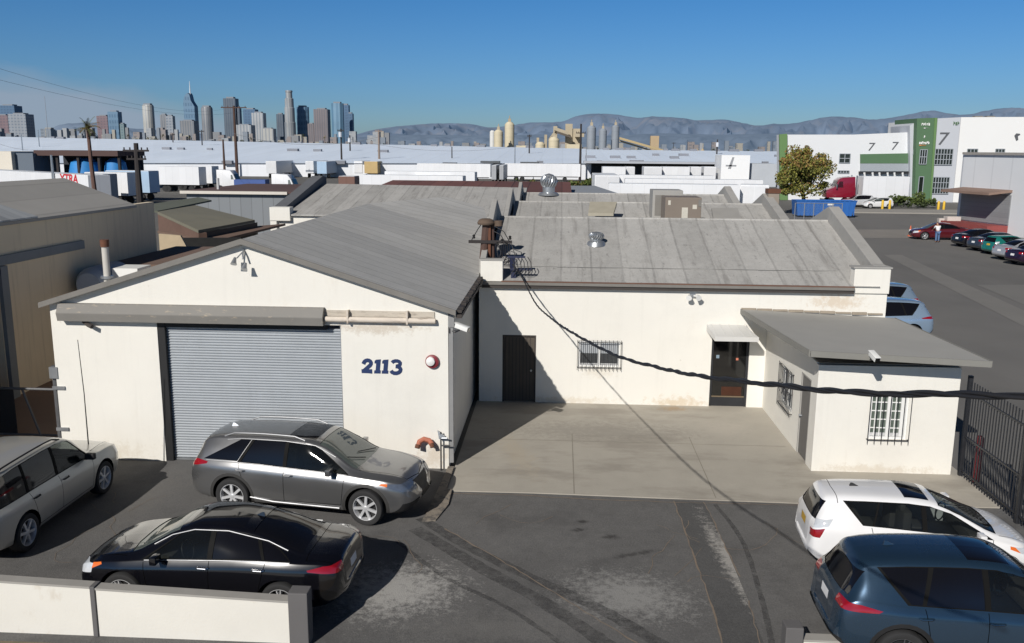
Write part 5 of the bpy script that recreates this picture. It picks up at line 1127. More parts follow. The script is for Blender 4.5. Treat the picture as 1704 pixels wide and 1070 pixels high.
q = MB(); q.slab([sd_+Vector((0, .1, -.16)), sc2+Vector((0, .1, -.16)), sc2+Vector((0, .1, -3.4)), sd_+Vector((0, .1, -3.3))], (.0, .3, 0)); q.build('wall', mat('shed_wall', (.10, .085, .07), rough=.95, var=.2), sh)
ln_ = empty('lean_to', (-16, 38, 0), 0, 'brown roofed lean-to with pale broken wall panel behind the gable', 'shed')
l0, l1, l2, l3 = gz(262, 384, 3.0), gz(352, 402, 2.9), gz(475, 372, 3.1), gz(330, 384.5, 3.1)
q = MB(); q.slab([l0, l1, l2, l3], (0, 0, -.12)); q.build('roof', BROWNR, ln_)
q = MB(); q.slab([at(300, 396, 42), at(400, 396, 42), at(400, 440, 42), at(300, 440, 42)], (0, .2, 0)); q.build('shade_slab', mat('inside_shade', (.012, .012, .012)), ln_)  # near-black slab stands for the shaded void below the roof
p0, p1 = at(264, 389, 40.6), at(300, 392, 40.6)
q = MB(); q.slab([p0, p1, p1+Vector((.5, 0, -1.0)), p1+Vector((.2, 0, -2.8)), p0+Vector((0, 0, -2.8))], (0, .15, 0)); q.build('wall_panel', mat('pale_panel', (.47, .38, .26), rough=.9, var=.2), ln_)
tk = empty('storage_tank', (-15, 30, 0), 0, 'pale blue rounded tank beside the beige warehouse wall', 'tank')
t0 = at(152, 462, 28.4); q = MB(); q.lathe([(0, -.2), (.42, -.2), (.56, 0), (.60, .2), (.60, 1.7), (.5, 1.9), (0, 1.9)], (t0.x, 28.4, t0.z-.25), 'Y', 24); q.build('shell', mat('tank_blue', (.40, .45, .52), rough=.5, var=.15), tk, smooth=True)
q = MB(); q.bx(t0.x-.4, t0.x+.4, 28.5, 30.1, 0, t0.z-.8); q.build('cradle', TRIMD, tk); q = MB(); q.bx(t0.x+.62, t0.x+1.5, 28.6, 29.6, t0.z-.8, t0.z+.30); q.build('pump_box', WHITEP, tk)
q = MB(); q.bx(-16.3, -12.3, 30.6, 36.5, 3.15, 3.32); q.bx(-16.2, -12.4, 30.8, 36.3, 0, 3.148)
tag(q.build('covered_store', BROWNR), 'flat brown roofed store beside the pale tank behind the garage', 'shed')

# grey corrugated building with brown roof
cb = empty('corrugated_building', (-12, 72, 0), 0, 'long grey corrugated shed with brown and red roof behind the garage', 'building')
xl_, xr_ = at(310, 318, 67).x, at(945, 318, 67).x
q = MB(); q.bx(xl_, xr_, 67, 67.3, 0, 4.0); q.bx(xl_, xl_+.3, 67.3, 81, 0, 4.0); q.bx(xr_-.3, xr_, 67.3, 81, 0, 4.0); q.build('wall', CORR, cb)
q = MB(); q.bx(xl_-.3, at(600, 318, 67).x, 66.7, 81.2, 4.005, 4.12); q.build('roof', mat('flat_brown_roof', (.105, .062, .055), rough=.95, var=.3, scale=.4), cb)
q = MB(); q.slab([(at(600, 318, 67).x+.01, 66.8, 4.0), (xr_+.3, 66.8, 4.0), (xr_+.3, 80, 4.55), (at(600, 318, 67).x+.01, 80, 4.55)], (0, 0, .08)); q.build('roof', REDROOF, cb)
q = MB(); q.bx(xl_-.35, at(480, 318, 67).x, 66.6, 66.69, 3.92, 4.14); q.build('fascia', mat('pale_fascia', (.62, .58, .52), rough=.8, var=.1), cb)
q = MB(); q.tube([(at(363, 310, 70).x, 70, 4.1), (at(363, 310, 70).x, 70, 5.0)], .12, 8); q.build('flue', mat('flue_pale', (.5, .5, .5), rough=.6), cb)
# rear range with the fan of strips on its roof and a white end block
rr = empty('rear_workshop', (-9, 60, 0), 0, 'rear workshop with grey roof and dark left parapet behind the garage', 'building')
rx0 = at(452, 345, 55.5).x
q = MB(); q.bx(rx0, -2.6, 55.5, 55.75, 0, 3.25); q.build('wall', STUCCO, rr)
NXR = 1
q = MB(); q.slab([(rx0+.9, 55.3, 3.3), (-2.5, 55.3, 3.3), (-2.5, 65, 4.72), (rx0+.9, 65, 4.86)], (0, 0, -.1)); q.build('roof', ROOFX, rr)
q = MB(); q.slab([(rx0, 56.0, 3.3), (rx0, 56.0, 3.75), (rx0, 65, 5.42), (rx0, 66, 5.3), (rx0, 66, 3.3)], (.8, 0, 0)); q.build('parapet', PARD, rr, bevel=.02)
q = MB(); q.bx(rx0-.05, rx0+1.25, 55.2, 55.98, 2.9, 3.74); q.bx(rx0-.05, rx0+.35, 55.25, 55.49, 0, 2.89); q.build('parapet_block', STUCCO, rr)
q = MB(); gq = [gz(945, 309, 3.9), gz(990, 309, 3.9), gz(1042, 326, 3.9), gz(950, 326, 3.9)]; q.slab(gq, (0, 0, -3.9)); tag(q.build('low_store', mat('blue_grey_roof', (.27, .29, .32), rough=.8, var=.12)), 'low store with flat blue grey roof right of the turbine vent', 'building')

# ------------------------------------------------------------------ trailers in the yard beyond
TRW = mat('trailer_white', (.74, .75, .77), rough=.45, var=.06, scale=.5, strips=('X', 1.2, .05, .06))
TRG = mat('trailer_shade_grey', (.36, .37, .39), rough=.5, var=.12, scale=.6)  # grey colour stands for trailer ends in shade
TRB = mat('trailer_blue', (.38, .52, .68), rough=.5, var=.12, scale=.6)
TRY = mat('trailer_yellow', (.50, .36, .16), rough=.6, var=.2, scale=.9)
TRN = mat('trailer_brown', (.17, .09, .07), rough=.7, var=.2, scale=.6)
TRR = mat('trailer_roof', (.72, .735, .75), rough=.5, var=.12, scale=.4)
DOORG = mat('trailer_door', (.66, .67, .69), rough=.45, var=.1, scale=1)
ntr = [0]
def trailer(p0, p1, depth, m, label, h=4.1, doors=True, floor=1.15, group=None, roofm=TRR):
    """near top edge p0->p1 (points at the top of the body), body running 'depth' back from it"""
    p0 = Vector((p0.x, p0.y, 0)); p1 = Vector((p1.x, p1.y, 0)); d = (p1-p0); L_ = d.length; d.normalize(); nn = Vector((-d.y, d.x, 0))
    if nn.y < 0: nn = -nn
    o = empty('semi_trailer', tuple(p0+d*L_/2+nn*depth/2), 0, label, 'trailer', group)
    c = [p0, p1, p1+nn*depth, p0+nn*depth]
    q = MB(); q.slab([v+Vector((0, 0, floor)) for v in c], (0, 0, h-floor-.04)); q.build('cargo_box', m, o)
    q = MB(); i = [p0+d*.06+nn*.06, p1-d*.06+nn*.06, p1-d*.06+nn*(depth-.06), p0+d*.06+nn*(depth-.06)]; q.slab([v+Vector((0, 0, h-.038)) for v in i], (0, 0, .04)); q.build('trailer_roof', roofm, o)
    q = MB(); long_ = d if L_ > depth else nn; shrt = nn if L_ > depth else d; ln = max(L_, depth); sw = min(L_, depth); base = p0
    ctr = p0+d*L_/2+nn*depth/2
    for s in (-.42, .42):
        for k in (-.36, -.28, .30):
            cc = ctr+long_*ln*k*.98+shrt*sw*s; q.tube([cc-shrt*.14+Vector((0, 0, .5)), cc+shrt*.14+Vector((0, 0, .5))], .5, 12)
        cc = ctr+shrt*sw*s*.7; a = cc-long_*ln*.47; e = cc+long_*ln*.47; q.slab([a+Vector((0, 0, .95)), e+Vector((0, 0, .95)), e+Vector((0, 0, 1.14)), a+Vector((0, 0, 1.14))], shrt*.12)
    q.build('running_gear', BLK, o)
    if doors and L_ < 4:
        q = MB()
        for s in (.03, .51): a = p0+d*L_*s-nn*.02; e = p0+d*L_*(s+.46)-nn*.02; q.slab([a+Vector((0, 0, floor+.1)), e+Vector((0, 0, floor+.1)), e+Vector((0, 0, h-.15)), a+Vector((0, 0, h-.15))], nn*.018)
        q.build('rear_door', m if m is not TRW else DOORG, o)
    return o
def side(x0, y0, x1, y1, m, label, w=2.6, **k):
    e = gz(x1, y1, k.get('h', 4.1)); s = at(x0, y0, e.y+.6); return trailer(s, e, w, m, label, **k)
def rear(x0, x1, y, m, label, ln=14, **k):
    a = gz(x0, y, k.get('h', 4.1)); c = gz(x1, y, k.get('h', 4.1)); c.y = a.y; return trailer(a, c, ln, m, label, **k)
xt = trailer(gz(-70, 280, 4.1), gz(146, 291.5, 4.1), 2.6, TRW, 'long white trailer lettered in red behind the beige warehouse roof')
pa, pb = gz(-70, 280, 4.1), gz(146, 291.5, 4.1); dd = (pb-pa); dd.z = 0; dd.normalize()
pt = at(116, 299, 60); 
# red lettering lies on the near side of that trailer
def on_side(px, py):     # where a sight line meets the trailer's near side
    best = None
    for i in range(400):
        s = pa+(pb-pa)*(i/399.0); r_ = _ray(px, py); t = s.y/r_[1]
        if best is None or abs(t*r_[0]-s.x) < best[0]: best = (abs(t*r_[0]-s.x), Vector((s.x, s.y, HC+t*r_[2])))
    return best[1]
lp = on_side(114, 298.0); tx = text_mb('XTRA', 1.45, mat('red_letter', (.55, .02, .03), rough=.5), 'lettering', xt, (0, 0, 0), (R(90), 0, math.atan2(dd.y, dd.x)), extrude=.008, shear=.15, bold=.03, sx=1.25)
nn_ = Vector((dd.y, -dd.x, 0)); tx.location = lp-Vector(xt.location)+nn_*.03
side(128, 289.3, 171, 289.8, TRG, 'grey trailer with shaded end just right of the red lettered trailer')
side(140, 287, 211, 287.3, TRW, 'white trailer whose end shows left of the light blue one')
side(175, 284, 247, 284.6, TRB, 'light blue trailer behind the dark utility pole')
side(262, 279, 330, 278, TRW, 'white trailer seen side on right of the light blue trailer')
side(290, 276.4, 352, 276.6, TRW, 'white trailer beside the tall brown pole')
rear(442, 463, 268, TRW, 'white trailer with grey shaded flank right of the tall brown pole')
rear(508, 524, 268, TRW, 'white trailer end in a pair with a pale blue one')
rear(527, 546, 268.5, TRB, 'pale blue trailer end in a pair with a white one')
rear(589, 605, 268, TRW, 'white trailer end left of the yellow container')
rear(606, 631, 268.5, TRY, 'dull yellow container by the wooden pole', ln=6)
rear(633, 651, 267, TRW, 'white trailer end right of the wooden pole')
rear(656, 668, 267, TRW, 'small white trailer end with grey flank')
side(694, 274, 816, 273, TRW, 'long white trailer left of two dark trailer ends')
rear(818, 826, 275, TRG, 'dark trailer end between the long white trailers, left of its pair'); rear(831, 838, 275, TRG, 'dark trailer end between the long white trailers, right of its pair')
side(840, 274, 966, 273, TRW, 'long white trailer above the green hedge')
side(598, 291, 770, 293, TRW, 'white flat topped trailer behind the red roof, nearest row')
side(640, 286, 790, 286.5, TRW, 'white flat topped trailer behind the red roof, second row')
rear(563, 592, 293, TRN, 'brown container behind the red roof on the left', h=3.4, ln=3); rear(684, 717, 294, TRN, 'brown container behind the red roof on the right', h=3.4, ln=3)
rear(722, 745, 295, TRW, 'small white box truck body beside the brown container', h=3.4, ln=5)
rear(602, 640, 294, TRB, 'pale blue box truck body right of the brown container', h=3.4, ln=5)
side(1012, 308, 1232, 308, TRW, 'nearest long white trailer behind the rooftop air conditioner')
side(1232, 306, 1280, 308, TRW, 'short white trailer joined on right of the nearest long one')
side(1040, 298, 1270, 300, TRW, 'cream striped white trailer in the second row'); side(1030, 291, 1190, 293, TRW, 'grey roofed white trailer in the third row')
rear(990, 1030, 291.5, TRW, 'white trailer end right of the green hedge', ln=12)
DRED = mat('dock_red', (.5, .12, .14), rough=.6)
for i, (x0, x1) in enumerate(((1003, 1040), (1042, 1056), (1072, 1100), (1103, 1145), (1150, 1166), (1172, 1190))):
    rear(x0, x1, 277.5, TRW, 'white trailer backed up to the dark warehouse dock', group='trailers at the warehouse dock', ln=5)
# a white rig cab or two among them
def cabtruck(px, py, Y, label, m, sc=1.0):
    p = at(px, py, Y); p.z = 0
    o = empty('truck_cab', tuple(p), 0, label, 'truck')
    q = MB(); q.slab([(-2.2, -1.2, .6), (2.2, -1.2, .6), (2.25, -1.2, 1.7), (1.1, -1.2, 1.9), (.7, -1.2, 2.9), (.2, -1.2, 3.5), (-2.2, -1.2, 3.6)], (0, 2.4, 0)); q.build('cab', m, o, world=False, bevel=.12, smooth=True)
    q = MB(); q.slab([(.80, -1.23, 2.0), (.30, -1.23, 2.0), (.30, -1.23, 2.75), (.55, -1.23, 2.75)], (0, 2.46, 0)); q.slab([(1.14, -1.05, 1.98), (.78, -1.05, 2.85), (.78, 1.05, 2.85), (1.14, 1.05, 1.98)], (.03, 0, .03)); q.build('window', GLS, o, world=False)
    q = MB()
    for x in (-1.6, 1.4):
        for y in (-1.1, 1.1): q.tube([(x, y-.15, .5), (x, y+.15, .5)], .5, 14)
    q.build('wheel', BLK, o, world=False)
    return o
cabtruck(385, 285, 150, 'white tractor cab left of the tall brown pole', TRW); cabtruck(480, 297, 130, 'white van cab peeking over the brown roof', TRW)
q = MB(); a = gz(415, 299, 2.6); q.bx(a.x-2.4, a.x+2.4, a.y, a.y+2, 0, 2.6); tag(q.build('container', mat('container_blue', (.05, .10, .30), rough=.6)), 'blue container behind the brown roof', 'container')

# canopy with blue covers far left
cn = empty('yard_canopy', (-75, 150, 0), 0, 'dark flat canopy over blue covered stores at the far left', 'canopy')
c0, c1 = at(56, 254, 150), at(196, 260, 150)
q = MB(); q.bx(c0.x, c1.x, 150, 160, c1.z, c1.z+.9); q.build('roof', mat('canopy_brown', (.09, .055, .05), rough=.9), cn)
for t in (.01, .25, .5, .75, .99): q = MB(); q.bx(c0.x+(c1.x-c0.x)*t-.2, c0.x+(c1.x-c0.x)*t+.2, 150.5, 151, 0, c1.z-.01); q.build('post', POLED, cn)
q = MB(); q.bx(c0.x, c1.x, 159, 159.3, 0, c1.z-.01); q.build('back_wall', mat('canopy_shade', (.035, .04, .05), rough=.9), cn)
for x, w_, lab in ((121, 2.9, 'bright blue covered heap under the canopy on the left'), (173, 2.1, 'bright blue covered heap under the canopy on the right')):
    p = at(x, 285, 149); q = MB(); q.lathe([(0, 0), (w_, 0), (w_*.95, 2.6), (w_*.8, 4.6), (w_*.4, 5.3), (0, 5.4)], (p.x, 153.2, 0), 'Z', 16); tag(q.build('covered_heap', mat('tarp_blue', (.03, .22, .55), rough=.6, var=.2), smooth=True), lab, 'tarpaulin')
q = MB(); a, c = at(-20, 252, 148), at(18, 252, 148); q.bx(a.x, c.x, 148, 156, 0, c.z); tag(q.build('yard_office', mat('office_cream', (.7, .65, .56), rough=.8, var=.1)), 'cream yard office at the far left edge', 'building')
q = MB(); a, c = at(20, 252, 149), at(54, 252, 149); q.bx(a.x, c.x, 149, 156, 0, c.z-.3); tag(q.build('yard_shed', mat('slate_shed', (.13, .16, .20), rough=.8, var=.1)), 'slate grey shed between cream office and canopy', 'building')

# ------------------------------------------------------------------ the long white warehouses
WR = mat('white_metal_roof', (.76, .85, .97), rough=.55, var=.03, scale=.06, strips=('X', 6.0, .04, .05))
WW = mat('white_metal_wall', (.70, .72, .755), rough=.6, var=.05, scale=.1, strips=('X', 9.0, .04, .05))
DK = mat('dock_dark', (.025, .03, .035), rough=.9, var=.2)
def warehouse(x0, x1, yt0, yt1, ye0, ye1, Yf, Yb, label, dock=None):
    a, c = at(x0, ye0, Yf), at(x1, ye1, Yf); e, f = at(x0, yt0, Yb), at(x1, yt1, Yb)
    o = empty('warehouse', ((a.x+c.x)/2, (Yf+Yb)/2, 0), 0, label, 'warehouse')
    q = MB(); n = 24; vs = []
    for i in range(n+1):
        t = i/n; vs += [a+(c-a)*t, e+(f-e)*t]
    q.add(vs, [(2*i, 2*i+2, 2*i+3, 2*i+1) for i in range(n)]); q.build('roof', WR, o)
    q = MB(); q.slab([(a.x, Yf+.5, 0), (c.x, Yf+.5, 0), (c.x, Yf+.5, c.z-.05), (a.x, Yf+.5, a.z-.05)], (0, .5, 0)); q.build('wall', WW, o)
    rnd = random.Random(int(x0)+5)
    for i in range(26):
        q = MB()
        t = rnd.random(); u = rnd.choice((.0, .97, .97, .95, .5, .3)); p = (a+(c-a)*t)*(1-u)+(e+(f-e)*t)*u; s = rnd.uniform(.5, 1.4)
        q.box((p.x, p.y, p.z+.25), (s*2.4, s*1.5, .5+s*.35)); q.build('roof_vent', mat('vent_grey', (.20, .21, .24), rough=.7, var=.3, scale=.2), o)
    if dock:
        q = MB(); d0, d1 = at(dock[0], 271.5, Yf), at(dock[1], 273, Yf); q.bx(d0.x, d1.x, Yf+.3, Yf+.48, 0, d1.z); q.build('dock_shade', DK, o)  # dark slab painted for the shade inside the loading dock
        q = MB(); q.bx(d0.x-2, d1.x+2, Yf-5, Yf+.28, d1.z+.02, d1.z+.5); q.build('dock_canopy', mat('canopy_grey', (.42, .44, .48), rough=.7), o)
    return o
wh_ = warehouse(-160, 975, 224, 247.5, 271, 272, 225, 330, 'vast white metal roofed warehouse filling the middle distance on the left')
wh2 = warehouse(976, 1300, 248.5, 252, 271, 273, 224, 300, 'white metal roofed warehouse with dark loading dock right of centre', dock=(984, 1192))
for (x0, x1, yy) in ((737, 760, 271), (800, 832, 268.5), (866, 896, 270)):
    a, c = at(x0, yy, 223.5), at(x1, yy, 223.5); q = MB(); q.bx(a.x, c.x, 222.5, 224.9, a.z-.4, a.z+.1); q.build('canopy', mat('canopy_slate', (.10, .11, .12), rough=.8), wh_)
sg_ = empty('billboard_building', (66, 190, 0), 0, 'plain white block with dark mark in front of the white warehouse', 'building')
a, c = at(1201, 258, 190), at(1247, 284, 190); q = MB(); q.bx(a.x, c.x, 190, 198, 0, a.z); q.build('wall', mat('bright_white', (.82, .83, .84), rough=.7, var=.03), sg_)
q = MB(); m0 = at(1214, 276, 189.95); q.slab([(m0.x-.3, 189.95, m0.z-.6), (m0.x+.3, 189.95, m0.z-.6), (m0.x+.9, 189.95, m0.z+1.8), (m0.x+.5, 189.95, m0.z+1.8)], (0, .04, 0)); q.bx(m0.x-.8, m0.x+1.4, 189.95, 189.99, m0.z-.1, m0.z+.2); q.build('mark', mat('faded_mark', (.30, .31, .33), rough=.8, var=.3), sg_)
a, c = at(1247, 272, 192), at(1292, 292, 192); q = MB(); q.bx(a.x+.05, c.x, 192, 200, 0, a.z); tag(q.build('pale_store', mat('pale_blue_grey', (.44, .47, .51), rough=.7, var=.08)), 'pale grey store between white block and tree', 'building')

# hedge and shrubs --------------------------------------------------
rnd = random.Random(11)
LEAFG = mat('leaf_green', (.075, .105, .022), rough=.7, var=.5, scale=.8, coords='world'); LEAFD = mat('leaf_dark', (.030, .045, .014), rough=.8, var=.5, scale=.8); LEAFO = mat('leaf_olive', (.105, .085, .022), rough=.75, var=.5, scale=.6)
def clump(name, label, cat, cx_, cy_, z0, rx_, ry_, rz_, n, size, mats, group=None, parent=None):
    q = MB()
    lob = [(rnd.uniform(-.7, .7), rnd.uniform(-.7, .7), rnd.uniform(-.6, .7), rnd.uniform(.35, .6)) for _ in range(9)]
    for _ in range(n):
        l = rnd.choice(lob); v = Vector((rnd.gauss(0, 1), rnd.gauss(0, 1), rnd.gauss(0, 1))).normalized()*(rnd.random()**.4)*l[3]
        p = Vector((cx_+(l[0]+v.x)*rx_, cy_+(l[1]+v.y)*ry_, z0+rz_+(l[2]+v.z)*rz_))
        if p.z < z0: p.z = z0+rnd.random()*.3
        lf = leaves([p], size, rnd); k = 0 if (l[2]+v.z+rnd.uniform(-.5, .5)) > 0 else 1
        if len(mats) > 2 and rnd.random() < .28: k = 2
        q.add(lf.v, lf.f, k)
    o = q.build(name, mats, parent, fixn=False)
    if label: tag(o, label, cat, group)
    return o
for i, x in enumerate((848, 868, 890, 950, 968, 984)):
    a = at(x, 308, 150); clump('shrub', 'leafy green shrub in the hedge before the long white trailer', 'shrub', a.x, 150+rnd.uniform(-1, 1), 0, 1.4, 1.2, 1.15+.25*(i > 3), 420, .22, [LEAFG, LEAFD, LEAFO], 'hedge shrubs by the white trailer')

# ------------------------------------------------------------------ utility poles, palms, wires
def pole(px, yt, yb, label, m=POLEW, r_=.16, arm=None, group=None, tx_=False, Y=None):
    r_ *= 1.35
    base = gz(px, yb) if Y is None else at(px, yb, Y); Y = base.y; t = at(px, yt, Y)
    o = empty('utility_pole', (t.x, Y, 0), 0, label, 'utility pole', group)
    q = MB(); q.tube([(t.x, Y, 0), (t.x, Y, t.z)], [r_*1.25, r_*.8], 8); q.build('mast', m, o, smooth=True)
    for (dz, hw) in (arm or []):
        q = MB(); q.box((t.x, Y-.15, t.z-dz), (hw*2, .16, .22)); [q.box((t.x+s*hw*.9, Y-.15, t.z-dz+.25), (.12, .12, .28)) for s in (-1, -.5, .5, 1)]; q.build('crossarm', m, o)
    if tx_: q = MB(); q.lathe([(0, 0), (.45, 0), (.45, 1.3), (0, 1.35)], (t.x-.05, Y-.6, t.z-2.2), 'Z', 12); q.build('transformer', mat('transformer_grey', (.55, .57, .6), rough=.5), o, smooth=True)
    return o, t
pole(226, 238, 346, 'dark wooden pole with two crossarms by the light blue trailer', POLED, .26, [(.9, 1.6), (1.9, 1.2)])
pole(389, 176, 300, 'tall brown pole with wide crossarm, tallest of all the poles', POLEW, .24, [(.4, 2.9)])
pole(371, 232, 294, 'reddish bare pole just left of the tallest pole', POLEW, .2)
pole(335, 216, 280, 'bare pole below the pale spired tower', POLED, .16, [(.6, 1.0)]); pole(287, 222, 278, 'dark pole with short arm near the white round tower', POLED, .16, [(.5, .9)])
pole(63, 216, 280, 'thin grey pole left of the palm', GALV, .13); pole(35, 222, 282, 'thin grey pole at the far left', GALV, .13); pole(85, 258, 345, 'slim grey post in front of the canopy', GALV, .12)
pole(567, 214, 292, 'pole with white transformer below the blue glass towers', POLED, .18, [(.6, .9)], tx_=True); pole(582, 225, 285, 'short pole with white transformer beside the other transformer pole', POLED, .18, tx_=True)
pole(630, 216, 292, 'pale wooden pole with crossarm by the yellow container', mat('pale_pole', (.24, .19, .16), rough=.9, var=.2), .22, [(.4, 1.0)])
pole(752, 244, 292, 'slim dark pole over the long white trailers', POLED, .12); pole(881, 224, 288, 'dark pole with lamp right of the twin silos', POLED, .16, [(.5, .7)]); pole(857, 245, 300, 'thin pole above the hedge', GALV, .09)
pole(967, 206, 300, 'tall dark pole standing before the aggregate plant', POLED, .2, [(2.2, 1.2)]); pole(1128, 252, 280, 'short lamp pole on the right warehouse front', POLED, .12); pole(1166, 252, 280, 'short lamp pole nearest the white block', POLED, .12)
pole(1194, 232, 292, 'dark pole with white lamp left of the white block', POLED, .17, tx_=True); pole(1121, 237, 270, 'far pole with crossarm above the right warehouse', POLED, .14, [(.5, 1.2)])
pole(74, 160, 262, 'very thin radio mast left of the skyline', mat('mast_grey', (.30, .33, .38), rough=.6), .12)
def palm(px, yt, yb, label, hh=None, nf=26, L_=2.2, Y=None, group=None):
    base = gz(px, yb) if Y is None else at(px, yb, Y); Y = base.y; t = at(px, yt, Y)
    o = empty('palm_tree', (t.x, Y, 0), 0, label, 'palm tree', group)
    q = MB(); q.tube([(t.x+.3, Y, 0), (t.x+.05, Y, t.z*.6), (t.x, Y, t.z)], [.30, .22, .18], 8); q.build('trunk', mat('palm_trunk', (.13, .075, .06), rough=.95, var=.3, scale=3), o, smooth=True)
    q = MB(); r2 = random.Random(int(px))
    for k in range(nf):
        a = 2*math.pi*k/nf+r2.uniform(-.2, .2); up = r2.uniform(-.5, 1.3); l_ = L_*r2.uniform(.7, 1.05); p = Vector((t.x, Y, t.z)); d = Vector((math.cos(a)*math.cos(up), math.sin(a)*math.cos(up), math.sin(up))); pts = []
        for s in range(6):
            pts.append(p.copy()); p = p+d*l_/5; d.z -= .26; d.normalize()
        w_ = d.cross(Vector((0, 0, 1))).normalized()
        for s in range(5):
            for sg in (-1, 1):
                for j in range(2):
                    c0 = pts[s].lerp(pts[s+1], j*.5); q.add([c0, pts[s].lerp(pts[s+1], j*.5+.35), c0+w_*sg*L_*.22*(1-s*.14)+(pts[s+1]-pts[s])*.8-Vector((0, 0, .12))], [(0, 1, 2)], 0 if k % 3 else 1)
    q.build('crown', [mat('palm_green', (.085, .095, .03), rough=.8, var=.4), mat('palm_dry', (.20, .14, .05), rough=.9, var=.3)], o, fixn=False)
    return o
palm(146, 213, 320, 'tall palm with dark red trunk before the white warehouse', L_=1.55, Y=97)
for i, px in enumerate((213, 246, 262, 271, 316, 418, 505, 540)): palm(px, 226+(i % 3)*3, 250, 'small distant palm along the foot of the skyline', nf=14, L_=4.0, Y=900, group='distant palms below the skyline')
WIRE = mat('wire_dark', (.16, .17, .19), rough=.7)
def wire(a, c, sag, r_, label, grp=None):
    pts = [];
    for i in range(17):
        t = i/16; p = a.lerp(c, t); p.z -= sag*4*t*(1-t); pts.append(p)
    q = MB(); q.tube(pts, r_, 5); tag(q.build('overhead_wire', WIRE), label, 'wire', grp)
W2_ = at(372, 182, 196)
wire(at(-60, 96, 60), at(372, 182, 192), 1.6, .011, 'upper thin wire crossing the smog to the tallest pole'); wire(at(-60, 118, 62), at(410, 184, 192), 1.8, .011, 'lower thin wire crossing the smog to the tallest pole')
wire(at(388, 222, 193), at(630, 228, 190), 2.0, .035, 'wire from the tallest pole to the pale wooden pole'); wire(at(-10, 236, 190), at(63, 250, 180), .5, .03, 'short wire at far left before the white roof'); wire(at(567, 228, 220), at(881, 240, 235), 2.5, .03, 'long wire between transformer pole and lamp pole')

# ------------------------------------------------------------------ aggregate plant
CRM = mat('silo_cream', (.60, .53, .38), rough=.7, var=.12, scale=.15); GRS = mat('silo_grey', (.26, .29, .33), rough=.6, var=.12, scale=.15); BEI = mat('plant_beige', (.42, .36, .26), rough=.8, var=.25, scale=.2); SWH = mat('silo_white', (.66, .66, .64), rough=.7, var=.08, scale=.15)
def silo(x0, x1, yt, yb, Y, m, label, grp=None, cap=True):
    a, c = at(x0, yt, Y), at(x1, yt, Y); r_ = (c.x-a.x)/2; cx_ = (a.x+c.x)/2; o = empty('silo', (cx_, Y, 0), 0, label, 'silo', grp)
    q = MB(); q.lathe([(r_, 0), (r_, a.z-r_*.5), (r_*.55, a.z), (0, a.z)], (cx_, Y, 0), 'Z', 20); q.build('shell', m, o, smooth=True)
    if cap: q = MB(); q.bx(cx_-r_*.3, cx_+r_*.3, Y-r_*.3, Y+r_*.3, a.z, a.z+r_*.7); q.tube([(cx_, Y, a.z), (cx_, Y, a.z+r_*1.3)], r_*.1, 6); q.build('top_house', BEI, o)
    for z in (a.z*.35, a.z*.6, a.z*.82): q = MB(); q.lathe([(r_*1.02, z), (r_*1.02, z+.5)], (cx_, Y, 0), 'Z', 20); q.build('band', m, o, smooth=True)
silo(822, 837, 216, 246, 620, CRM, 'shorter cream silo of the twin silos'); silo(840, 856, 203, 246, 640, CRM, 'taller cream silo of the twin silos'); silo(815, 824, 217, 246, 660, SWH, 'slim white silo left of the twin silos', cap=False)
silo(913, 931, 228, 248, 600, CRM, 'low cream tank left of the conveyor head'); silo(891, 907, 236, 248, 610, CRM, 'lowest cream tank on the left of the plant', cap=False)
silo(977, 992, 209, 248, 620, GRS, 'leftmost grey silo of the three grey silos'); silo(997, 1010, 214, 248, 610, GRS, 'middle grey silo of the three grey silos'); silo(1018, 1031, 208, 248, 620, GRS, 'rightmost grey silo of the three grey silos')
pl = empty('aggregate_plant', tuple(at(945, 248, 625)), 0, 'beige batching plant with hoppers and sloping conveyors', 'industrial plant')
def pbox(x0, x1, yt, yb, Y, dep, m, nm, par):
    a, c = at(x0, yt, Y), at(x1, yb, Y); q = MB(); q.bx(a.x, c.x, Y, Y+dep, max(c.z, 0), a.z); return q.build(nm, m, par)
pbox(941, 952, 206, 250, 625, 8, BEI, 'tower', pl); pbox(952, 966, 214, 250, 626, 8, BEI, 'tower', pl); pbox(943, 968, 240, 252, 618, 6, CRM, 'bin', pl); pbox(957, 972, 222, 228, 620, 7, BEI, 'platform', pl); pbox(921, 927, 210, 232, 622, 6, BEI, 'elevator', pl); pbox(906, 910, 224, 250, 622, 4, BEI, 'elevator', pl); pbox(859, 876, 242, 250, 612, 8, CRM, 'bin', pl); pbox(893, 897, 229, 246, 615, 4, BEI, 'elevator', pl)
def conveyor(x0, y0, x1, y1, Y, th, m, nm, par):
    a, c = at(x0, y0, Y), at(x1, y1, Y); q = MB(); q.slab([a, c, c+Vector((0, 0, -th)), a+Vector((0, 0, -th))], (0, 3, 0)); return q.build(nm, m, par)
conveyor(922, 211, 946, 219, 619, 2.2, BEI, 'conveyor', pl); conveyor(926, 218, 950, 226, 617, 1.4, mat('conveyor_dark', (.12, .10, .08), rough=.9), 'conveyor', pl); conveyor(913, 231, 926, 213, 620, 1.4, BEI, 'conveyor', pl)
cv = empty('conveyor', tuple(at(1070, 248, 600)), 0, 'long tan inclined conveyor running down from the grey silos', 'conveyor')
conveyor(1031, 228, 1115, 252, 600, 1.5, mat('tan_conveyor', (.46, .36, .20), rough=.8, var=.15, scale=.2), 'gallery', cv); conveyor(1031, 233, 1100, 254, 604, 1.0, BEI, 'gallery', cv)
q = MB(); a, c = at(1083, 226, 610), at(1096, 250, 610); q.bx(a.x, c.x, 610, 615, 0, a.z); tag(q.build('transfer_tower', mat('tan_tower', (.46, .35, .22), rough=.8, var=.15, scale=.2)), 'tan tower house beside the long conveyor', 'tower')
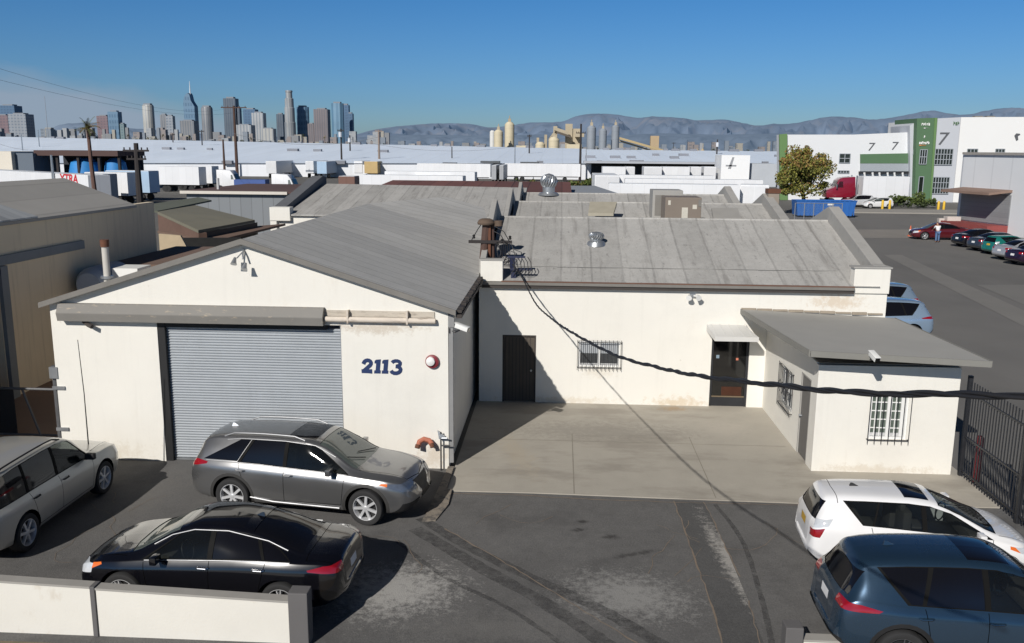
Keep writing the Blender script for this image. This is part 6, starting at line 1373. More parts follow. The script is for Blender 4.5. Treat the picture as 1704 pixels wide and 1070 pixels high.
q = MB(); a, c = at(1160, 246, 560), at(1188, 256, 560)
for i in range(4): p = a.lerp(c, i/3); q.lathe([(4.5-i*.4, 0), (2.6, p.z*.55+1.4), (0, p.z*.7+2.4+i % 2)], (p.x, 560, 0), 'Z', 9)
tag(q.build('sand_pile', mat('sand_tan', (.45, .35, .21), rough=.95, var=.2, scale=.3), smooth=True), 'tan heap of sand beyond the right warehouse', 'sand pile')

# ------------------------------------------------------------------ skyline
YS = 4600.0
def tw(name, x0, x1, yt, mats, label, style='box', Y=YS, dep=None, roof=None):
    a, c = at(x0, yt, Y), at(x1, yt, Y); w_ = c.x-a.x; d = dep or min(max(w_*.8, 30), 70); cx_ = (a.x+c.x)/2; h = a.z
    o = empty('office_tower', (cx_, Y, 0), 0, label, 'tower')
    q = MB()
    if style == 'box': q.slab([(-w_/2, -d/2, 0), (w_/2, -d/2, 0), (w_/2, d/2, 0), (-w_/2, d/2, 0)], (0, 0, h))
    elif style == 'round': q.lathe([(w_/2, 0), (w_/2, h*.96), (w_*.44, h), (0, h)], (0, 0, 0), 'Z', 20)
    elif style == 'crown':      # stepped cylinder with fluted crown
        q.lathe([(w_/2, 0), (w_/2, h*.45), (w_*.455, h*.46), (w_*.45, h*.70), (w_*.40, h*.71), (w_*.39, h*.86), (w_*.30, h*.87), (w_*.29, h*.97), (w_*.33, h*.972), (w_*.32, h), (0, h)], (0, 0, 0), 'Z', 24)
    elif style == 'sail':       # curved top rising to one side
        n = 10; pts = [(-w_/2, h*.80)]+[(-w_/2+w_*.5*(1-math.cos(math.pi*i/2/n)), h*(.80+.20*math.sin(math.pi*i/2/n))) for i in range(1, n+1)]+[(w_*.1, h*.97), (w_*.2, h*.86), (w_/2, h*.76)]
        q.slab([(-w_/2, -d/2, 0)]+[(x, -d/2, z) for x, z in pts]+[(w_/2, -d/2, 0)], (0, d, 0))
    elif style == 'cham':
        e = w_*.22; q.slab([(-w_/2+e, -d/2, 0), (w_/2-e, -d/2, 0), (w_/2, -d/2+e, 0), (w_/2, d/2-e, 0), (w_/2-e, d/2, 0), (-w_/2+e, d/2, 0), (-w_/2, d/2-e, 0), (-w_/2, -d/2+e, 0)], (0, 0, h))
    q.build('facade', mats, o, world=False, smooth=style in ('round', 'crown'))
    if style in ('box', 'cham', 'round'):
        q = MB(); q.slab([(-w_*.3, -d*.3, h), (w_*.3, -d*.3, h), (w_*.3, d*.3, h), (-w_*.3, d*.3, h)], (0, 0, h*.025+2)); q.build('plant_room', roof or mat('plant_room', (.22, .24, .27), rough=.8), o, world=False)
    return o, h, w_
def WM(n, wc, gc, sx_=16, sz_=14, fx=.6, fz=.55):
    hz_ = (.20, .32, .46); k_ = .12; c1 = tuple(a*(1-k_)*.70+b*k_ for a, b in zip(wc, hz_)); c2 = tuple(a*(1-k_)*.70+b*k_ for a, b in zip(gc, hz_)); return windows_mat(n, c1, c2, sx_, sz_, fx, fz)  # distance haze mixed into the wall and pane colours
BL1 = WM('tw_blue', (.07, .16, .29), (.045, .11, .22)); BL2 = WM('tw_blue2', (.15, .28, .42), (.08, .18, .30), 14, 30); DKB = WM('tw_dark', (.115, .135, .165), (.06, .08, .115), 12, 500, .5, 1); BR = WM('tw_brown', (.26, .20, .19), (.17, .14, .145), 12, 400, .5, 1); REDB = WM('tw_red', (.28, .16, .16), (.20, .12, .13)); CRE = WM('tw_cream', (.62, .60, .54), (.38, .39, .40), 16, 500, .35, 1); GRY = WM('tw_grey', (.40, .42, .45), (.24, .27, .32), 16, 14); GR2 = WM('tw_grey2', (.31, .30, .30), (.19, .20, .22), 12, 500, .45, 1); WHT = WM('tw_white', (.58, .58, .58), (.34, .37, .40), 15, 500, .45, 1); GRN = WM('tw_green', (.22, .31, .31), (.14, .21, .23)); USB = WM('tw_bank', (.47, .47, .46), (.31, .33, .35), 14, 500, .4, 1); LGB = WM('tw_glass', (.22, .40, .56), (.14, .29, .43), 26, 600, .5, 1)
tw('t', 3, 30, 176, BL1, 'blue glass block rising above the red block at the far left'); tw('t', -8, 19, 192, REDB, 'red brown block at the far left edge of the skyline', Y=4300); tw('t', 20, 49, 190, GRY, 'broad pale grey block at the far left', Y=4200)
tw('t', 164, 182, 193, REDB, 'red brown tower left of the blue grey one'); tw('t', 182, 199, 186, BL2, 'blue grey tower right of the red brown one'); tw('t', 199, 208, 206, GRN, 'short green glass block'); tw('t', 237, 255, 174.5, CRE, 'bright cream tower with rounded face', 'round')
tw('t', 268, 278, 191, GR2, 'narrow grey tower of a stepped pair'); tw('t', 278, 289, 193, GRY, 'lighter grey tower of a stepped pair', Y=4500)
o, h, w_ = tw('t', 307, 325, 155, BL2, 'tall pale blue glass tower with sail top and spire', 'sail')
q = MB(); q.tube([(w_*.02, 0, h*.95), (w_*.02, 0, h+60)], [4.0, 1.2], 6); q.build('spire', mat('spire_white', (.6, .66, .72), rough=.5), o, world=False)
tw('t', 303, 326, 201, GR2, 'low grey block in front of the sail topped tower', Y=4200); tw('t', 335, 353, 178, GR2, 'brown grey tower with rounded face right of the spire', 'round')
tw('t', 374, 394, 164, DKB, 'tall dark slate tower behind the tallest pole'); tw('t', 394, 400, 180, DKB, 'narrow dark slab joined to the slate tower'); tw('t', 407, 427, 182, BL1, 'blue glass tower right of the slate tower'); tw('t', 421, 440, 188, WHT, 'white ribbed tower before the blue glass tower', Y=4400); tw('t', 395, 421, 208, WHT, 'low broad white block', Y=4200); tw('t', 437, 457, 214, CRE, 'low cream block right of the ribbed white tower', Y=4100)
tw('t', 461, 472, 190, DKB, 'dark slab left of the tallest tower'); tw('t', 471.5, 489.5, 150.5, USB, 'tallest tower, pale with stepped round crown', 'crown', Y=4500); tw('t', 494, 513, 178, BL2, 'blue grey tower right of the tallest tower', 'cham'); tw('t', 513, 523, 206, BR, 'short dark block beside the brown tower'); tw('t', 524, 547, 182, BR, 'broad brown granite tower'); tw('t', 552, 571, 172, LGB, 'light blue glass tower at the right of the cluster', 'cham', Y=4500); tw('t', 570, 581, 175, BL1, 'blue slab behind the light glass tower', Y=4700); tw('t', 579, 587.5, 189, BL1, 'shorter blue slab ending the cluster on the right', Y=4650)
LOWM = [WM('lb1', (.30, .29, .28), (.30, .30, .31), 20, 12), WM('lb2', (.36, .29, .25), (.24, .21, .2), 20, 12), WM('lb3', (.48, .48, .48), (.38, .40, .42), 20, 12), WM('lb4', (.28, .31, .35), (.19, .22, .26), 20, 12), WM('lb5', (.48, .43, .34), (.33, .31, .28), 20, 12)]
r3 = random.Random(21)
for i in range(190):
    px = r3.uniform(-30, 640) if i < 110 else r3.uniform(600, 1290); Y = r3.uniform(1500, 3900); top_ = (229-r3.random()**1.5*17 if px < 340 else 236-r3.random()**1.6*19 if px < 640 else 246-r3.random()**1.5*12)
    a = at(px, top_, Y); w_ = r3.uniform(4, 12)*Y/1465
    if a.z < 6: continue
    q = MB(); q.slab([(a.x, Y, 0), (a.x+w_, Y, 0), (a.x+w_, Y+w_*.8, 0), (a.x, Y+w_*.8, 0)], (0, 0, a.z)); tag(q.build('city_block', r3.choice(LOWM)), 'low city block at the foot of the skyline', 'building', 'low city blocks along the horizon')
for i in range(60):
    px = r3.uniform(-20, 860) if i < 34 else r3.uniform(860, 1300); Y = r3.uniform(700, 1400); a = at(px, 224+px*.019+r3.uniform(0, 6), Y); s = Y/1465*r3.uniform(2.5, 5)
    if a.z < 5: continue
    clump('distant_tree', 'dark distant tree on the horizon beyond the white warehouse', 'tree', a.x, Y, max(a.z-s*2.2, .5), s, s, s*1.1, 90, s*.22, [mat('far_leaf', (.055, .068, .045), rough=.9, var=.3, scale=.05), mat('far_leaf_dark', (.035, .045, .038), rough=.9, var=.3, scale=.05)], 'distant trees on the horizon')
# mountains ---------------------------------------------------------
def ridge_terrain(name, prof, Yb, Yf, m, seed, amp):
    r = random.Random(seed); xs = [p[0] for p in prof]; f = curve(prof); n = 260; k = 34; vs = []
    from mathutils import noise as mn
    x0, x1 = xs[0], xs[-1]
    for j in range(k+1):
        t = j/k; Y = Yf+(Yb-Yf)*t
        for i in range(n+1):
            px = x0+(x1-x0)*i/n; top_ = at(px, f(px), Yb); v = Vector((px*.022, t*3.3, seed*3.1)); nz = 1-abs(mn.fractal(v, 1.0, 2.0, 6, noise_basis='PERLIN_ORIGINAL'))*2
            h = top_.z*(t**1.15)*(1+(nz-.5)*amp*(1-t)*1.6)+(nz-.6)*amp*top_.z*.10*(1-abs(2*t-1)); 
            if j == k: h = top_.z*(1+.022*mn.noise(Vector((px*.09, seed, 0)))+.014*mn.noise(Vector((px*.31, seed, 4))))
            vs.append((at(px, 240, Yb).x*(.62+.38*t)*1.0+0*i, Y, max(h, -5)))
    for i in range(n+1):
        px = x0+(x1-x0)*i/n; vs.append((at(px, 240, Yb).x*1.1, Yb*1.15, -5))
    q = MB(); q.add(vs, [(j*(n+1)+i, j*(n+1)+i+1, (j+1)*(n+1)+i+1, (j+1)*(n+1)+i) for j in range(k+1) for i in range(n)])
    return structure(name, q, m, smooth=True, angle=80)
MT = mat('hazy_mountain', (.135, .165, .22), rough=1.0, var=.5, scale=.0009, detail=9, spec=0.0, emit=((.20, .35, .56), .20), stain=[((.22, .20, .20), .0011, .5, .15, .5, (1, 1, 1))])  # air haze put into the bluish colour and a faint glow
MT2 = mat('hazy_foothill', (.135, .165, .215), rough=1.0, var=.35, scale=.0016, detail=9, spec=0.0, emit=((.20, .34, .52), .19))  # same haze by colour and weak emission on the nearer hills
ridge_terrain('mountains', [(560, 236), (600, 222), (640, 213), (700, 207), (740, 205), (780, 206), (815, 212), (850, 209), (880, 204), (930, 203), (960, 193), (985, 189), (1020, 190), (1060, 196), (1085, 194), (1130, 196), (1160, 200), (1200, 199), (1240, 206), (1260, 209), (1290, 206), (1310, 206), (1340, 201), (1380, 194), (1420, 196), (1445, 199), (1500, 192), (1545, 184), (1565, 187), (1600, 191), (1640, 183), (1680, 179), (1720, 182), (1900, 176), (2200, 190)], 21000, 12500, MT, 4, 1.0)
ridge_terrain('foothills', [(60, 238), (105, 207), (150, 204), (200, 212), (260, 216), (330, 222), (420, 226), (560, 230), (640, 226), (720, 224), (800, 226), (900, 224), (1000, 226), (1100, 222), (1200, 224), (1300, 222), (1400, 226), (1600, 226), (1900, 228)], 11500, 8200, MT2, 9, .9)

# ------------------------------------------------------------------ right: offices, trucks, street
GW = mat('office_white', (.70, .715, .73), rough=.7, var=.03, scale=.1); GW2 = mat('office_white_shaded', (.50, .52, .56), rough=.7, var=.03, scale=.1); GWB = mat('office_bright', (.78, .78, .77), rough=.7, var=.02, scale=.1); GN = mat('office_green', (.125, .23, .085), rough=.7, var=.06, scale=.1); GND = mat('office_green_dark', (.085, .165, .085), rough=.7, var=.06, scale=.1); GGR = mat('office_band', (.33, .36, .39), rough=.7, var=.05)  # walls with less sun get their shade as a greyer white
of = empty('office_warehouse', (70, 150, 0), 0, 'white and green distribution building with large dark number 7 signs', 'building')
YO = 141.0
def facade(pxs, Y, dep, m, nm, y2=None):
    """front polygon given in picture points on the plane Y, run back"""
    pts = []
    for x, y in pxs: p = at(x, y, Y); p.z = max(p.z, 0); pts.append(p)
    q = MB(); q.slab(pts, (0, dep, 0)); return q.build(nm, m, of)
facade([(1300, 345), (1516, 345), (1516, 220), (1420, 224), (1300, 224)], YO, 3, GW, 'left_wing')
facade([(1297, 345), (1310, 345), (1310, 222.5), (1297, 223.5)], YO-.4, .38, GN, 'green_pier')
facade([(1432, 272), (1516, 272), (1516, 255), (1432, 256.5)], YO-.25, .24, GND, 'green_band'); facade([(1432, 285), (1516, 285), (1516, 272.2), (1432, 272.2)], YO-.25, .24, GGR, 'grey_band')
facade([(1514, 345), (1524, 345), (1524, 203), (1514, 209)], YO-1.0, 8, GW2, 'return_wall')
facade([(1521, 345), (1546, 345), (1555, 196), (1526, 197)], YO-2.2, 9, GND, 'green_tower'); facade([(1546.3, 345), (1549, 345), (1560, 196), (1555.4, 196)], YO-2.2, 9, GN, 'green_edge')
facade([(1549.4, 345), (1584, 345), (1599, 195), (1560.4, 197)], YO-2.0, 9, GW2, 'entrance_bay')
facade([(1584.4, 345), (1840, 345), (1840, 194), (1599.4, 195)], YO-1.6, 30, GWB, 'right_wing')
def panes(x0, x1, y0, y1, Y, nx_, nz_, nm='window'):
    a, c = at(x0, y1, Y), at(x1, y0, Y); q = MB(); q.bx(a.x, c.x, Y-.05, Y-.01, a.z, c.z); o = q.build(nm, GLS, of)
    q = MB()
    for i in range(nx_+1): x = a.x+(c.x-a.x)*i/nx_; q.bx(x-.05, x+.05, Y-.10, Y-.052, a.z, c.z)
    for i in range(nz_+1): z = a.z+(c.z-a.z)*i/nz_; q.bx(a.x, c.x, Y-.13, Y-.102, z-.05, z+.05)
    q.build('glazing_bar', GGR, o)
panes(1396, 1415, 256, 271, YO, 2, 2); panes(1360, 1371, 256, 262, YO, 2, 1); panes(1394, 1413, 284, 288, YO, 4, 1)
panes(1554, 1586, 248, 274, YO-2.05, 6, 3); panes(1550, 1580, 295, 322, YO-2.05, 6, 3); panes(1529, 1543, 249, 273, YO-2.25, 3, 2); panes(1526, 1537, 294, 330, YO-2.25, 1, 1, 'doorway')
panes(1609, 1627, 248, 254, YO-1.65, 3, 1); panes(1656, 1672, 248, 253.5, YO-1.65, 3, 1); panes(1519, 1523, 249, 257, YO-1.05, 1, 1)
q = MB()
for i in range(7): p = at(1432+i*12.5, 287, YO-.3); q.box((p.x, YO-.5, p.z), (.62+.2*(i % 2), .4, .35))
q.build('dock_lamp', IRON, of)
N7 = mat('number_dark', (.10, .105, .115), rough=.6)
for (x, y, s, Y, lit) in ((1449, 245, 1.75, YO-.03, 0), (1488, 243.5, 1.75, YO-.03, 0), (1568, 232, 2.7, YO-2.03, 1)):
    p = at(x, y, Y); t_ = text_mb('7', s, N7, 'number', of, (0, 0, 0), (R(90), 0, 0), extrude=.01, shear=.12, sx=1.2); t_.location = p-Vector(of.location)
# small white tenant signs on the green tower: unreadable in the photo, so plain strokes of the same size
SGW = mat('sign_white', (.82, .82, .80), rough=.5); SGO = mat('sign_orange', (.62, .28, .10), rough=.5)
def bars(x0, x1, y0, y1, Y, m, nm, n, seed):
    a, c = at(x0, y1, Y), at(x1, y0, Y); q = MB(); r_ = random.Random(seed); w_ = (c.x-a.x)/n
    for i in range(n):
        xx = a.x+w_*i; hh = c.z-a.z; k = r_.random()
        q.bx(xx+w_*.10, xx+w_*.34, Y-.06, Y, a.z, c.z if k > .3 else a.z+hh*.75); q.bx(xx+w_*.36, xx+w_*.82, Y-.06, Y, a.z+hh*r_.uniform(.0, .5), a.z+hh*r_.uniform(.6, .95))
    q.build(nm, m, of)
YG = YO-2.26
bars(1533, 1548, 204, 209, YG, SGW, 'sign_lettering', 5, 1); bars(1536, 1547, 212.6, 213.8, YG, SGW, 'sign_underline', 1, 2); bars(1537, 1540, 224, 230, YG, SGW, 'sign_mark', 1, 3); bars(1529, 1547, 235, 240, YG, SGW, 'sign_lettering', 7, 4); bars(1528, 1543, 241, 242.5, YG, SGO, 'sign_underline', 1, 5)
bars(1586, 1597, 202, 208, YO-2.06, GND, 'unit_number', 3, 6)
p = at(1694, 227, YO-1.64); q = MB(); q.slab([(p.x-.55, YO-1.66, p.z+.1), (p.x-.2, YO-1.66, p.z-.65), (p.x+.1, YO-1.66, p.z-.5), (p.x-.02, YO-1.66, p.z+.05), (p.x+.3, YO-1.66, p.z+.25), (p.x+.25, YO-1.66, p.z+.4), (p.x-.3, YO-1.66, p.z+.45)], (0, .03, 0)); q.build('wall_mark', N7, of)
q = MB()
for x in (1627, 1647): p = at(x, 193.5, YO+4); q.box((p.x, YO+4, p.z-.3), (1.2, 1, .7))
q.build('roof_unit', TRIM, of)
# grey metal warehouse with dock canopy
gw = empty('grey_warehouse', (48, 85, 0), 0, 'plain grey metal warehouse with brown dock canopy at the right edge', 'building')
GMW = mat('grey_metal_wall', (.70, .715, .735), rough=.6, metal=.1, var=.05, scale=.3, strips=('Y', 2.4, .03, .10))
g0 = gz(1592, 381); g1 = gz(1704, 396); dv = (g1-g0).normalized(); g1 = g0+dv*34; gh = at(1592, 257, g0.y).z
q = MB(); q.slab([g0, g1, g1+Vector((0, 0, gh)), g0+Vector((0, 0, gh))], Vector((-dv.y, dv.x, 0))*(.3)); q.slab([g0+Vector((0, 0, 0)), g0+Vector((0, 0, gh)), g0+Vector((26, 6, gh)), g0+Vector((26, 6, 0))], (0, .3, 0)); q.build('wall', GMW, gw)
q = MB(); ov_ = Vector((dv.y, -dv.x, 0))*.25
q.slab([g0+ov_+Vector((0, 0, gh+.01)), g1+ov_+Vector((0, 0, gh+.01)), g1-ov_*8+Vector((0, 0, gh+.01)), g0-ov_*8+Vector((0, 0, gh+.01))], (0, 0, .22)); q.build('roof_edge', mat('edge_taupe', (.30, .28, .26), rough=.8), gw)
nw = Vector((dv.y, -dv.x, 0))
if nw.x > 0: nw = -nw
k0 = g0+dv*.3; k1 = g0+dv*7.0
q = MB(); q.slab([k0+Vector((0, 0, 3.95)), k1+Vector((0, 0, 3.95)), k1+nw*2.4+Vector((0, 0, 3.7)), k0+nw*2.4+Vector((0, 0, 3.7))], (0, 0, .22)); q.build('dock_canopy', mat('canopy_tan', (.24, .16, .125), rough=.8, var=.2), gw)
q = MB(); q.slab([k0+nw*.02+Vector((0, 0, 1.0)), k1+nw*.02+Vector((0, 0, 1.0)), k1+nw*.02+Vector((0, 0, 3.7)), k0+nw*.02+Vector((0, 0, 3.7))], nw*.08); q.build('dock_door', mat('dock_door_grey', (.24, .245, .255), rough=.7, strips=('Z', .4, .1, .2)), gw)
q = MB(); q.slab([k0+nw*.05, k1+nw*.05, k1+nw*2.2, k0+nw*2.2], (0, 0, .9)); q.build('dock_platform', mat('dock_red_paint', (.26, .06, .055), rough=.8, var=.3, scale=1), gw)
pb_ = g0+dv*12+nw*.02; q = MB(); q.box((pb_.x, pb_.y, 1.3), (.25, .9, 2.6), rz=math.atan2(dv.y, dv.x)+R(90)); q.build('service_door', mat('door_grey', (.30, .30, .31), rough=.7), gw)
q = MB(); q.box((k0.x-2.0, k0.y-.4, .55), (.5, .5, 1.1)); q.box((k0.x-1.0, k0.y-.6, .65), (1.3, .9, 1.3)); tag(q.build('crate', mat('crate_pale', (.55, .5, .46), rough=.9, var=.2)), 'pale crates by the red loading platform', 'crate')
# red tractor unit with white trailer
YT = 128
def tz(x, y): return at(x, y, YT)
rt = empty('red_truck', tuple(Vector((tz(1402, 335).x, YT, 0))), 0, 'dark red sleeper truck tractor facing left with stacks', 'truck')
CR = paint('truck_red', (.22, .008, .025), rough=.3)
prof = [(1376, 329), (1375, 320), (1378, 316), (1391, 311), (1396, 300), (1402, 296), (1424, 294), (1424, 329)]
q = MB(); q.slab([Vector((tz(x, y).x, YT, max(tz(x, y).z, .5))) for x, y in prof], (0, 2.5, 0)); q.build('cab', CR, rt, bevel=.12, smooth=True)
q = MB(); q.slab([Vector((tz(x, y).x, YT-.03, tz(x, y).z)) for x, y in ((1393, 312), (1397, 302), (1403, 302), (1403, 312))], (0, 2.56, 0)); q.slab([Vector((tz(x, y).x-.06, YT+.25, tz(x, y).z)) for x, y in ((1391.5, 311), (1396.5, 300.5), (1397.2, 300.5), (1392.5, 311))], (0, 2.0, 0)); q.build('window', GLS, rt)
q = MB()
for x in (1384, 1414, 1427): 
    for y in (.25, 2.2): c_ = tz(x, 330); q.tube([(c_.x, YT+y-.16, .52), (c_.x, YT+y+.16, .52)], .52, 16)
q.build('wheel', BLK, rt, smooth=True)
q = MB()
for y in (.1, 2.4): c_ = tz(1422, 300); q = MB(); q.tube([(c_.x+.35, YT+y, 1.0), (c_.x+.35, YT+y, 4.2)], .09, 8); q.build('exhaust_stack', CHR, rt, smooth=True)
q = MB(); q.bx(tz(1374, 325).x-.12, tz(1374, 325).x+.02, YT+.1, YT+2.4, .4, .9); q.build('bumper', CHR, rt)
q = MB(); c_ = tz(1392, 310); q.box((c_.x, YT-.2, c_.z), (.12, .3, .7)); q.box((c_.x, YT+2.7, c_.z), (.12, .3, .7)); q.build('mirror', CHR, rt)
trailer(Vector((tz(1437, 300).x, YT, 0)), Vector((tz(1514, 300).x, YT, 0)), 2.6, TRW, 'white trailer coupled behind the red truck tractor')
# blue skip
sk = empty('skip_container', tuple(gz(1375, 362)), 0, 'bright blue open roll-off skip behind the parapet on the right', 'skip')
a, c = gz(1327, 361), gz(1424, 361); YK = 104
a, c = at(1327, 360, YK), at(1424, 360, YK)
q = MB(); zt2 = at(1375, 334, YK).z
q.slab([(a.x, YK, .2), (c.x-.5, YK, .2), (c.x, YK, zt2), (a.x-.2, YK, zt2)], (0, .08, 0)); q.slab([(a.x, YK+2.3, .2), (c.x-.5, YK+2.3, .2), (c.x, YK+2.3, zt2), (a.x-.2, YK+2.3, zt2)], (0, .08, 0)); q.slab([(c.x-.5, YK+.09, .2), (c.x, YK+.09, zt2), (c.x, YK+2.29, zt2), (c.x-.5, YK+2.29, .2)], (.08, 0, 0)); q.slab([(a.x, YK+.09, .2), (a.x-.2, YK+.09, zt2), (a.x-.2, YK+2.29, zt2), (a.x, YK+2.29, .2)], (.08, 0, 0)); q.bx(a.x, c.x-.5, YK+.09, YK+2.29, .21, .3)
q.build('tub', mat('skip_blue', (.02, .12, .40), rough=.5, var=.15, scale=1), sk)
q = MB(); n_ = 12
for i in range(n_): x = a.x+(c.x-a.x)*(i+.5)/n_; q.bx(x-.06, x+.06, YK-.07, YK-.003, .25, zt2-.05)
q.bx(a.x-.25, c.x+.05, YK-.08, YK-.003, zt2-.045, zt2+.06); q.build('rib', mat('skip_blue', (.02, .12, .40)), sk)
q = MB(); p = at(1382, 340, YK); q.bx(p.x-.35, p.x+.35, YK-.10, YK-.085, p.z-.12, p.z+.12); q.build('sign_plate', SGW, sk)
cf = empty('chainlink_fence', tuple(at(1345, 364, 95)), 0, 'pale chainlink fence panel in front of the blue skip', 'fence')
q = MB(); f0_, f1_ = at(1322, 363, 96), at(1400, 364, 96); zf = at(1340, 338, 96).z
for i in range(6): x = f0_.x+(f1_.x-f0_.x)*i/5; q = MB(); q.tube([(x, 96, 0), (x, 96, zf)], .05, 6); q.build('post', GALV, cf)
q = MB()
q.tube([(f0_.x, 96, zf), (f1_.x, 96, zf)], .04, 6); q.build('top_rail', GALV, cf)
q = MB()
for i in range(60): x = f0_.x+(f1_.x-f0_.x)*i/60; w__ = (f1_.x-f0_.x)/60; q.tube([(x, 96.05, .1), (x+w__*6, 96.05, zf)], .008, 3) if i < 54 else None
q.build('mesh', GALV, cf)
# street tree
tr = empty('street_tree', tuple(at(1335, 360, 108)), 0, 'olive brown street tree before the white and green building', 'tree')
tb = at(1335, 352, 108); tb.z = 0
q = MB(); BRK = mat('tree_bark', (.075, .055, .042), rough=.95, var=.3, scale=4)
q.tube([tb, tb+Vector((.1, 0, 1.6)), tb+Vector((-.1, 0, 2.8))], [.32, .25, .2], 8)
limbs = []
for k in range(9):
    a_ = k*2.4; e = tb+Vector((math.cos(a_)*rnd.uniform(1.2, 2.6), math.sin(a_)*rnd.uniform(1, 2.2), rnd.uniform(4.0, 6.8))); q.tube([tb+Vector((-.05, 0, 2.2+.1*k)), tb.lerp(e, .55)+Vector((0, 0, .5)), e], [.14, .09, .03], 6); limbs.append(e)
q.build('trunk', BRK, tr, smooth=True)
q = MB(); cen = at(1333, 283, 108); hw = (at(1390, 282, 108).x-at(1280, 282, 108).x)/2*1.12; hz = (at(1334, 236, 108).z-at(1334, 326, 108).z)/2
lob = []
for _ in range(54):
    v = Vector((rnd.gauss(0, 1), rnd.gauss(0, 1), rnd.gauss(0, 1))).normalized()*rnd.uniform(.2, .92); lob.append((v, rnd.uniform(.14, .38)))
for i in range(15000):
    v, r_ = rnd.choice(lob); u = Vector((rnd.gauss(0, 1), rnd.gauss(0, 1), rnd.gauss(0, 1))).normalized()*(rnd.random()**.45)*r_
    p = v+u; taper = 1.0-.22*max(0, p.z)-.05*max(0, -p.z-.3)
    P_ = Vector((cen.x+p.x*hw*taper, 108+p.y*hw*.9*taper, cen.z+p.z*hz)); k = 2 if rnd.random() < (.48 if p.z > .15 else .10) else (0 if rnd.random() < .5 else 1)
    lf = leaves([P_], .125, rnd); q.add(lf.v, lf.f, k)
q.build('crown', [mat('tree_green', (.22, .215, .04), rough=.75, var=.5, scale=.7), mat('tree_dark', (.13, .14, .03), rough=.8, var=.5, scale=.7), mat('tree_brown', (.24, .15, .045), rough=.8, var=.4, scale=.7)], tr, fixn=False)
# shrubs, bollards, cone
for i, (x, y) in enumerate(((1485, 345), (1500, 345), (1515, 346), (1532, 345), (1545, 346))):
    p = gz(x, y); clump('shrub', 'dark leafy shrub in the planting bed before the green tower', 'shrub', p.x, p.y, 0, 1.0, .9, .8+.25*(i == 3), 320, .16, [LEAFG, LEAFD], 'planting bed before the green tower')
YEL = mat('safety_yellow', (.70, .44, .03), rough=.5, var=.1)
for x, y in ((1468, 348), (1480, 348), (1561, 350), (1570, 350)):
    p = gz(x, y); q = MB(); q.lathe([(.16, 0), (.16, 1.1), (.1, 1.2), (0, 1.22)], tuple(p), 'Z', 12); tag(q.build('bollard', YEL, smooth=True), 'yellow bollard along the far pavement', 'bollard', 'yellow bollards on the far pavement')
p = gz(1514, 393); cn_ = empty('traffic_cone', tuple(p), 0, 'orange traffic cone left of the red sedan', 'cone')
q = MB(); q.bx(p.x-.2, p.x+.2, p.y-.2, p.y+.2, 0, .05); q.lathe([(.16, .05), (.10, .5), (.04, .95), (0, .96)], (p.x, p.y, 0), 'Z', 12); q.build('cone', mat('cone_orange', (.62, .14, .06), rough=.6), cn_, smooth=True)
q = MB(); q.lathe([(.119, .42), (.085, .62)], (p.x, p.y, 0), 'Z', 12); q.build('reflective_band', SGW, cn_)
# person by the red car, bending towards it
def skin(name, pts, edges, rad, m, parent):
    me = bpy.data.meshes.new(name); me.from_pydata(pts, edges, []); o = bpy.data.objects.new(name, me); COL.objects.link(o)
    md = o.modifiers.new('s', 'SKIN'); o.modifiers.new('d', 'SUBSURF').levels = 1
    for i, v in enumerate(me.skin_vertices[0].data): v.radius = (rad[i], rad[i]); v.use_root = (i == 0)
    dg = bpy.context.evaluated_depsgraph_get(); m2 = bpy.data.meshes.new_from_object(o.evaluated_get(dg)); bpy.data.objects.remove(o)
    m2.name = name; m2.polygons.foreach_set('use_smooth', [True]*len(m2.polygons)); m2.materials.clear(); m2.materials.append(m); o = bpy.data.objects.new(name, m2); COL.objects.link(o); o.parent = parent; return o
pp = gz(1559, 403.5); pe = empty('person', tuple(pp), R(0), 'person in white shirt and blue jeans leaning towards the red sedan', 'person')
SKN = mat('skin_tone', (.36, .20, .13), rough=.6)
J = [(0, 0, .92), (0, .05, 1.12), (.0, .14, 1.36), (0, .20, 1.46), (0, .26, 1.56), (0, .29, 1.68)]
E = [(0, 1), (1, 2), (2, 3), (3, 4), (4, 5)]; Rr = [.14, .14, .15, .06, .09, .08]
def add(p, r_, a): J.append(p); Rr.append(r_); E.append((a, len(J)-1)); return len(J)-1
for s in (-1, 1):
    h = add((s*.10, 0, .86), .10, 0); k = add((s*.12, .03*s, .48), .065, h); f = add((s*.12, -.02+.04*s, .09), .045, k); add((s*.13, .14+.04*s, .04), .035, f)
    sh_i = add((s*.19, .12, 1.36), .062, 2); el = add((s*.26, .26, 1.14), .045, sh_i); wr_ = add((s*.22, .46, 1.08), .032, el); pm = add((s*.21, .54, 1.07), .034, wr_)
    for j in range(4): f1_ = add((s*.21+(j-1.5)*.022, .60, 1.065), .009, pm); add((s*.21+(j-1.5)*.024, .63+.008*(j % 2), 1.045), .008, f1_)
    add((s*.21-s*.05, .57, 1.05), .010, pm)
skin('body', J, E, Rr, SKN, pe)
skin('shirt', [J[0], J[1], J[2]]+[(s*.19, .12, 1.36) for s in (-1, 1)]+[(s*.24, .22, 1.2) for s in (-1, 1)], [(0, 1), (1, 2), (2, 3), (2, 4), (3, 5), (4, 6)], [.165, .17, .18, .085, .085, .065, .065], mat('white_cotton', (.75, .75, .76), rough=.9), pe)
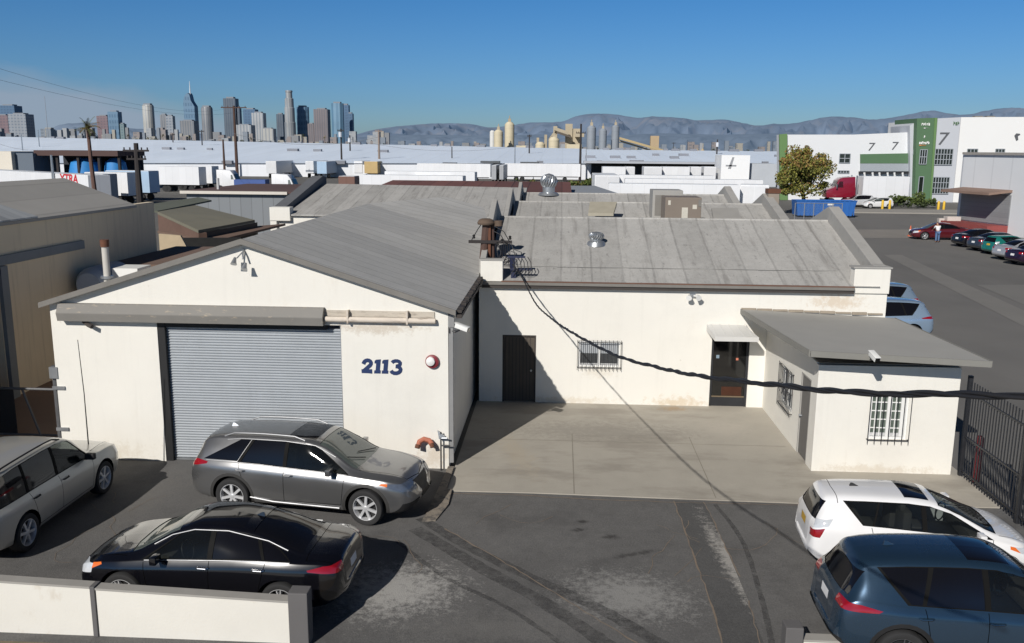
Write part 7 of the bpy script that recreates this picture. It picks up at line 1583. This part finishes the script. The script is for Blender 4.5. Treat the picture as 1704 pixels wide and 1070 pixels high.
skin('jeans', [(0, 0, .92)]+[q_ for s in (-1, 1) for q_ in ((s*.10, 0, .86), (s*.12, .03*s, .48), (s*.12, -.02+.04*s, .12))], [(0, 1), (1, 2), (2, 3), (0, 4), (4, 5), (5, 6)], [.16, .125, .09, .075, .125, .09, .075], mat('denim', (.09, .16, .30), rough=.9), pe)
skin('hair', [(0, .26, 1.70), (0, .22, 1.66)], [(0, 1)], [.085, .08], mat('dark_hair', (.02, .015, .012), rough=.8), pe)
# parked cars across the street (plain builds, they are small in the photo)
def far(S, px, py, head, col, nm, label, metal=.4, z=0, dx=0.0, cat='car'):
    p = gz(px, py); c_ = Vector((math.cos(R(head)), math.sin(R(head)), 0))
    make_car(nm, S, tuple(p+c_*dx), R(head), paint(label.split()[0]+'_'+str(int(px)), col, metal), label, cat, hero=False)
far(SP_SEDAN, 1561, 398, 176, (.11, .010, .016), 'parked_sedan', 'dark red sedan with black roof beside the person', .3)
far(SP_SEDAN, 1592, 411, 17, (.008, .008, .012), 'parked_sedan', 'black sedan first in the row along the grey warehouse', .2, dx=2.3); far(SP_SEDAN, 1619, 418, 17, (.05, .06, .08), 'parked_sedan', 'slate sedan second in the row along the grey warehouse', dx=2.3)
far(SP_HATCH, 1642, 424, 17, (.02, .24, .20), 'parked_hatchback', 'teal green hatchback third in the row', .4, dx=2.0); far(SP_SEDAN, 1662, 433, 17, (.45, .46, .49), 'parked_sedan', 'silver sedan fourth in the row', dx=2.3); far(SP_SEDAN, 1684, 441, 17, (.03, .012, .035), 'parked_sedan', 'dark plum sedan last in the row at the right edge', dx=2.3)
far(SP_CROSS, 1536, 563, 182, (.33, .45, .60), 'parked_suv', 'silver blue suv just behind the annex roof, nearer of two', .5, dx=2.2); far(SP_CROSS, 1515, 530, 182, (.28, .38, .50), 'parked_suv', 'silver blue suv behind the annex, farther of two', .5, dx=2.2)
far(SP_HATCH, 1459, 346, 184, (.72, .73, .74), 'parked_hatchback', 'white sedan before the planting bed', 0, dx=0, cat='car'); far(SP_CROSS, 1426, 344, 184, (.60, .61, .62), 'parked_suv', 'pale grey pickup sized suv under the white trailer', .2)
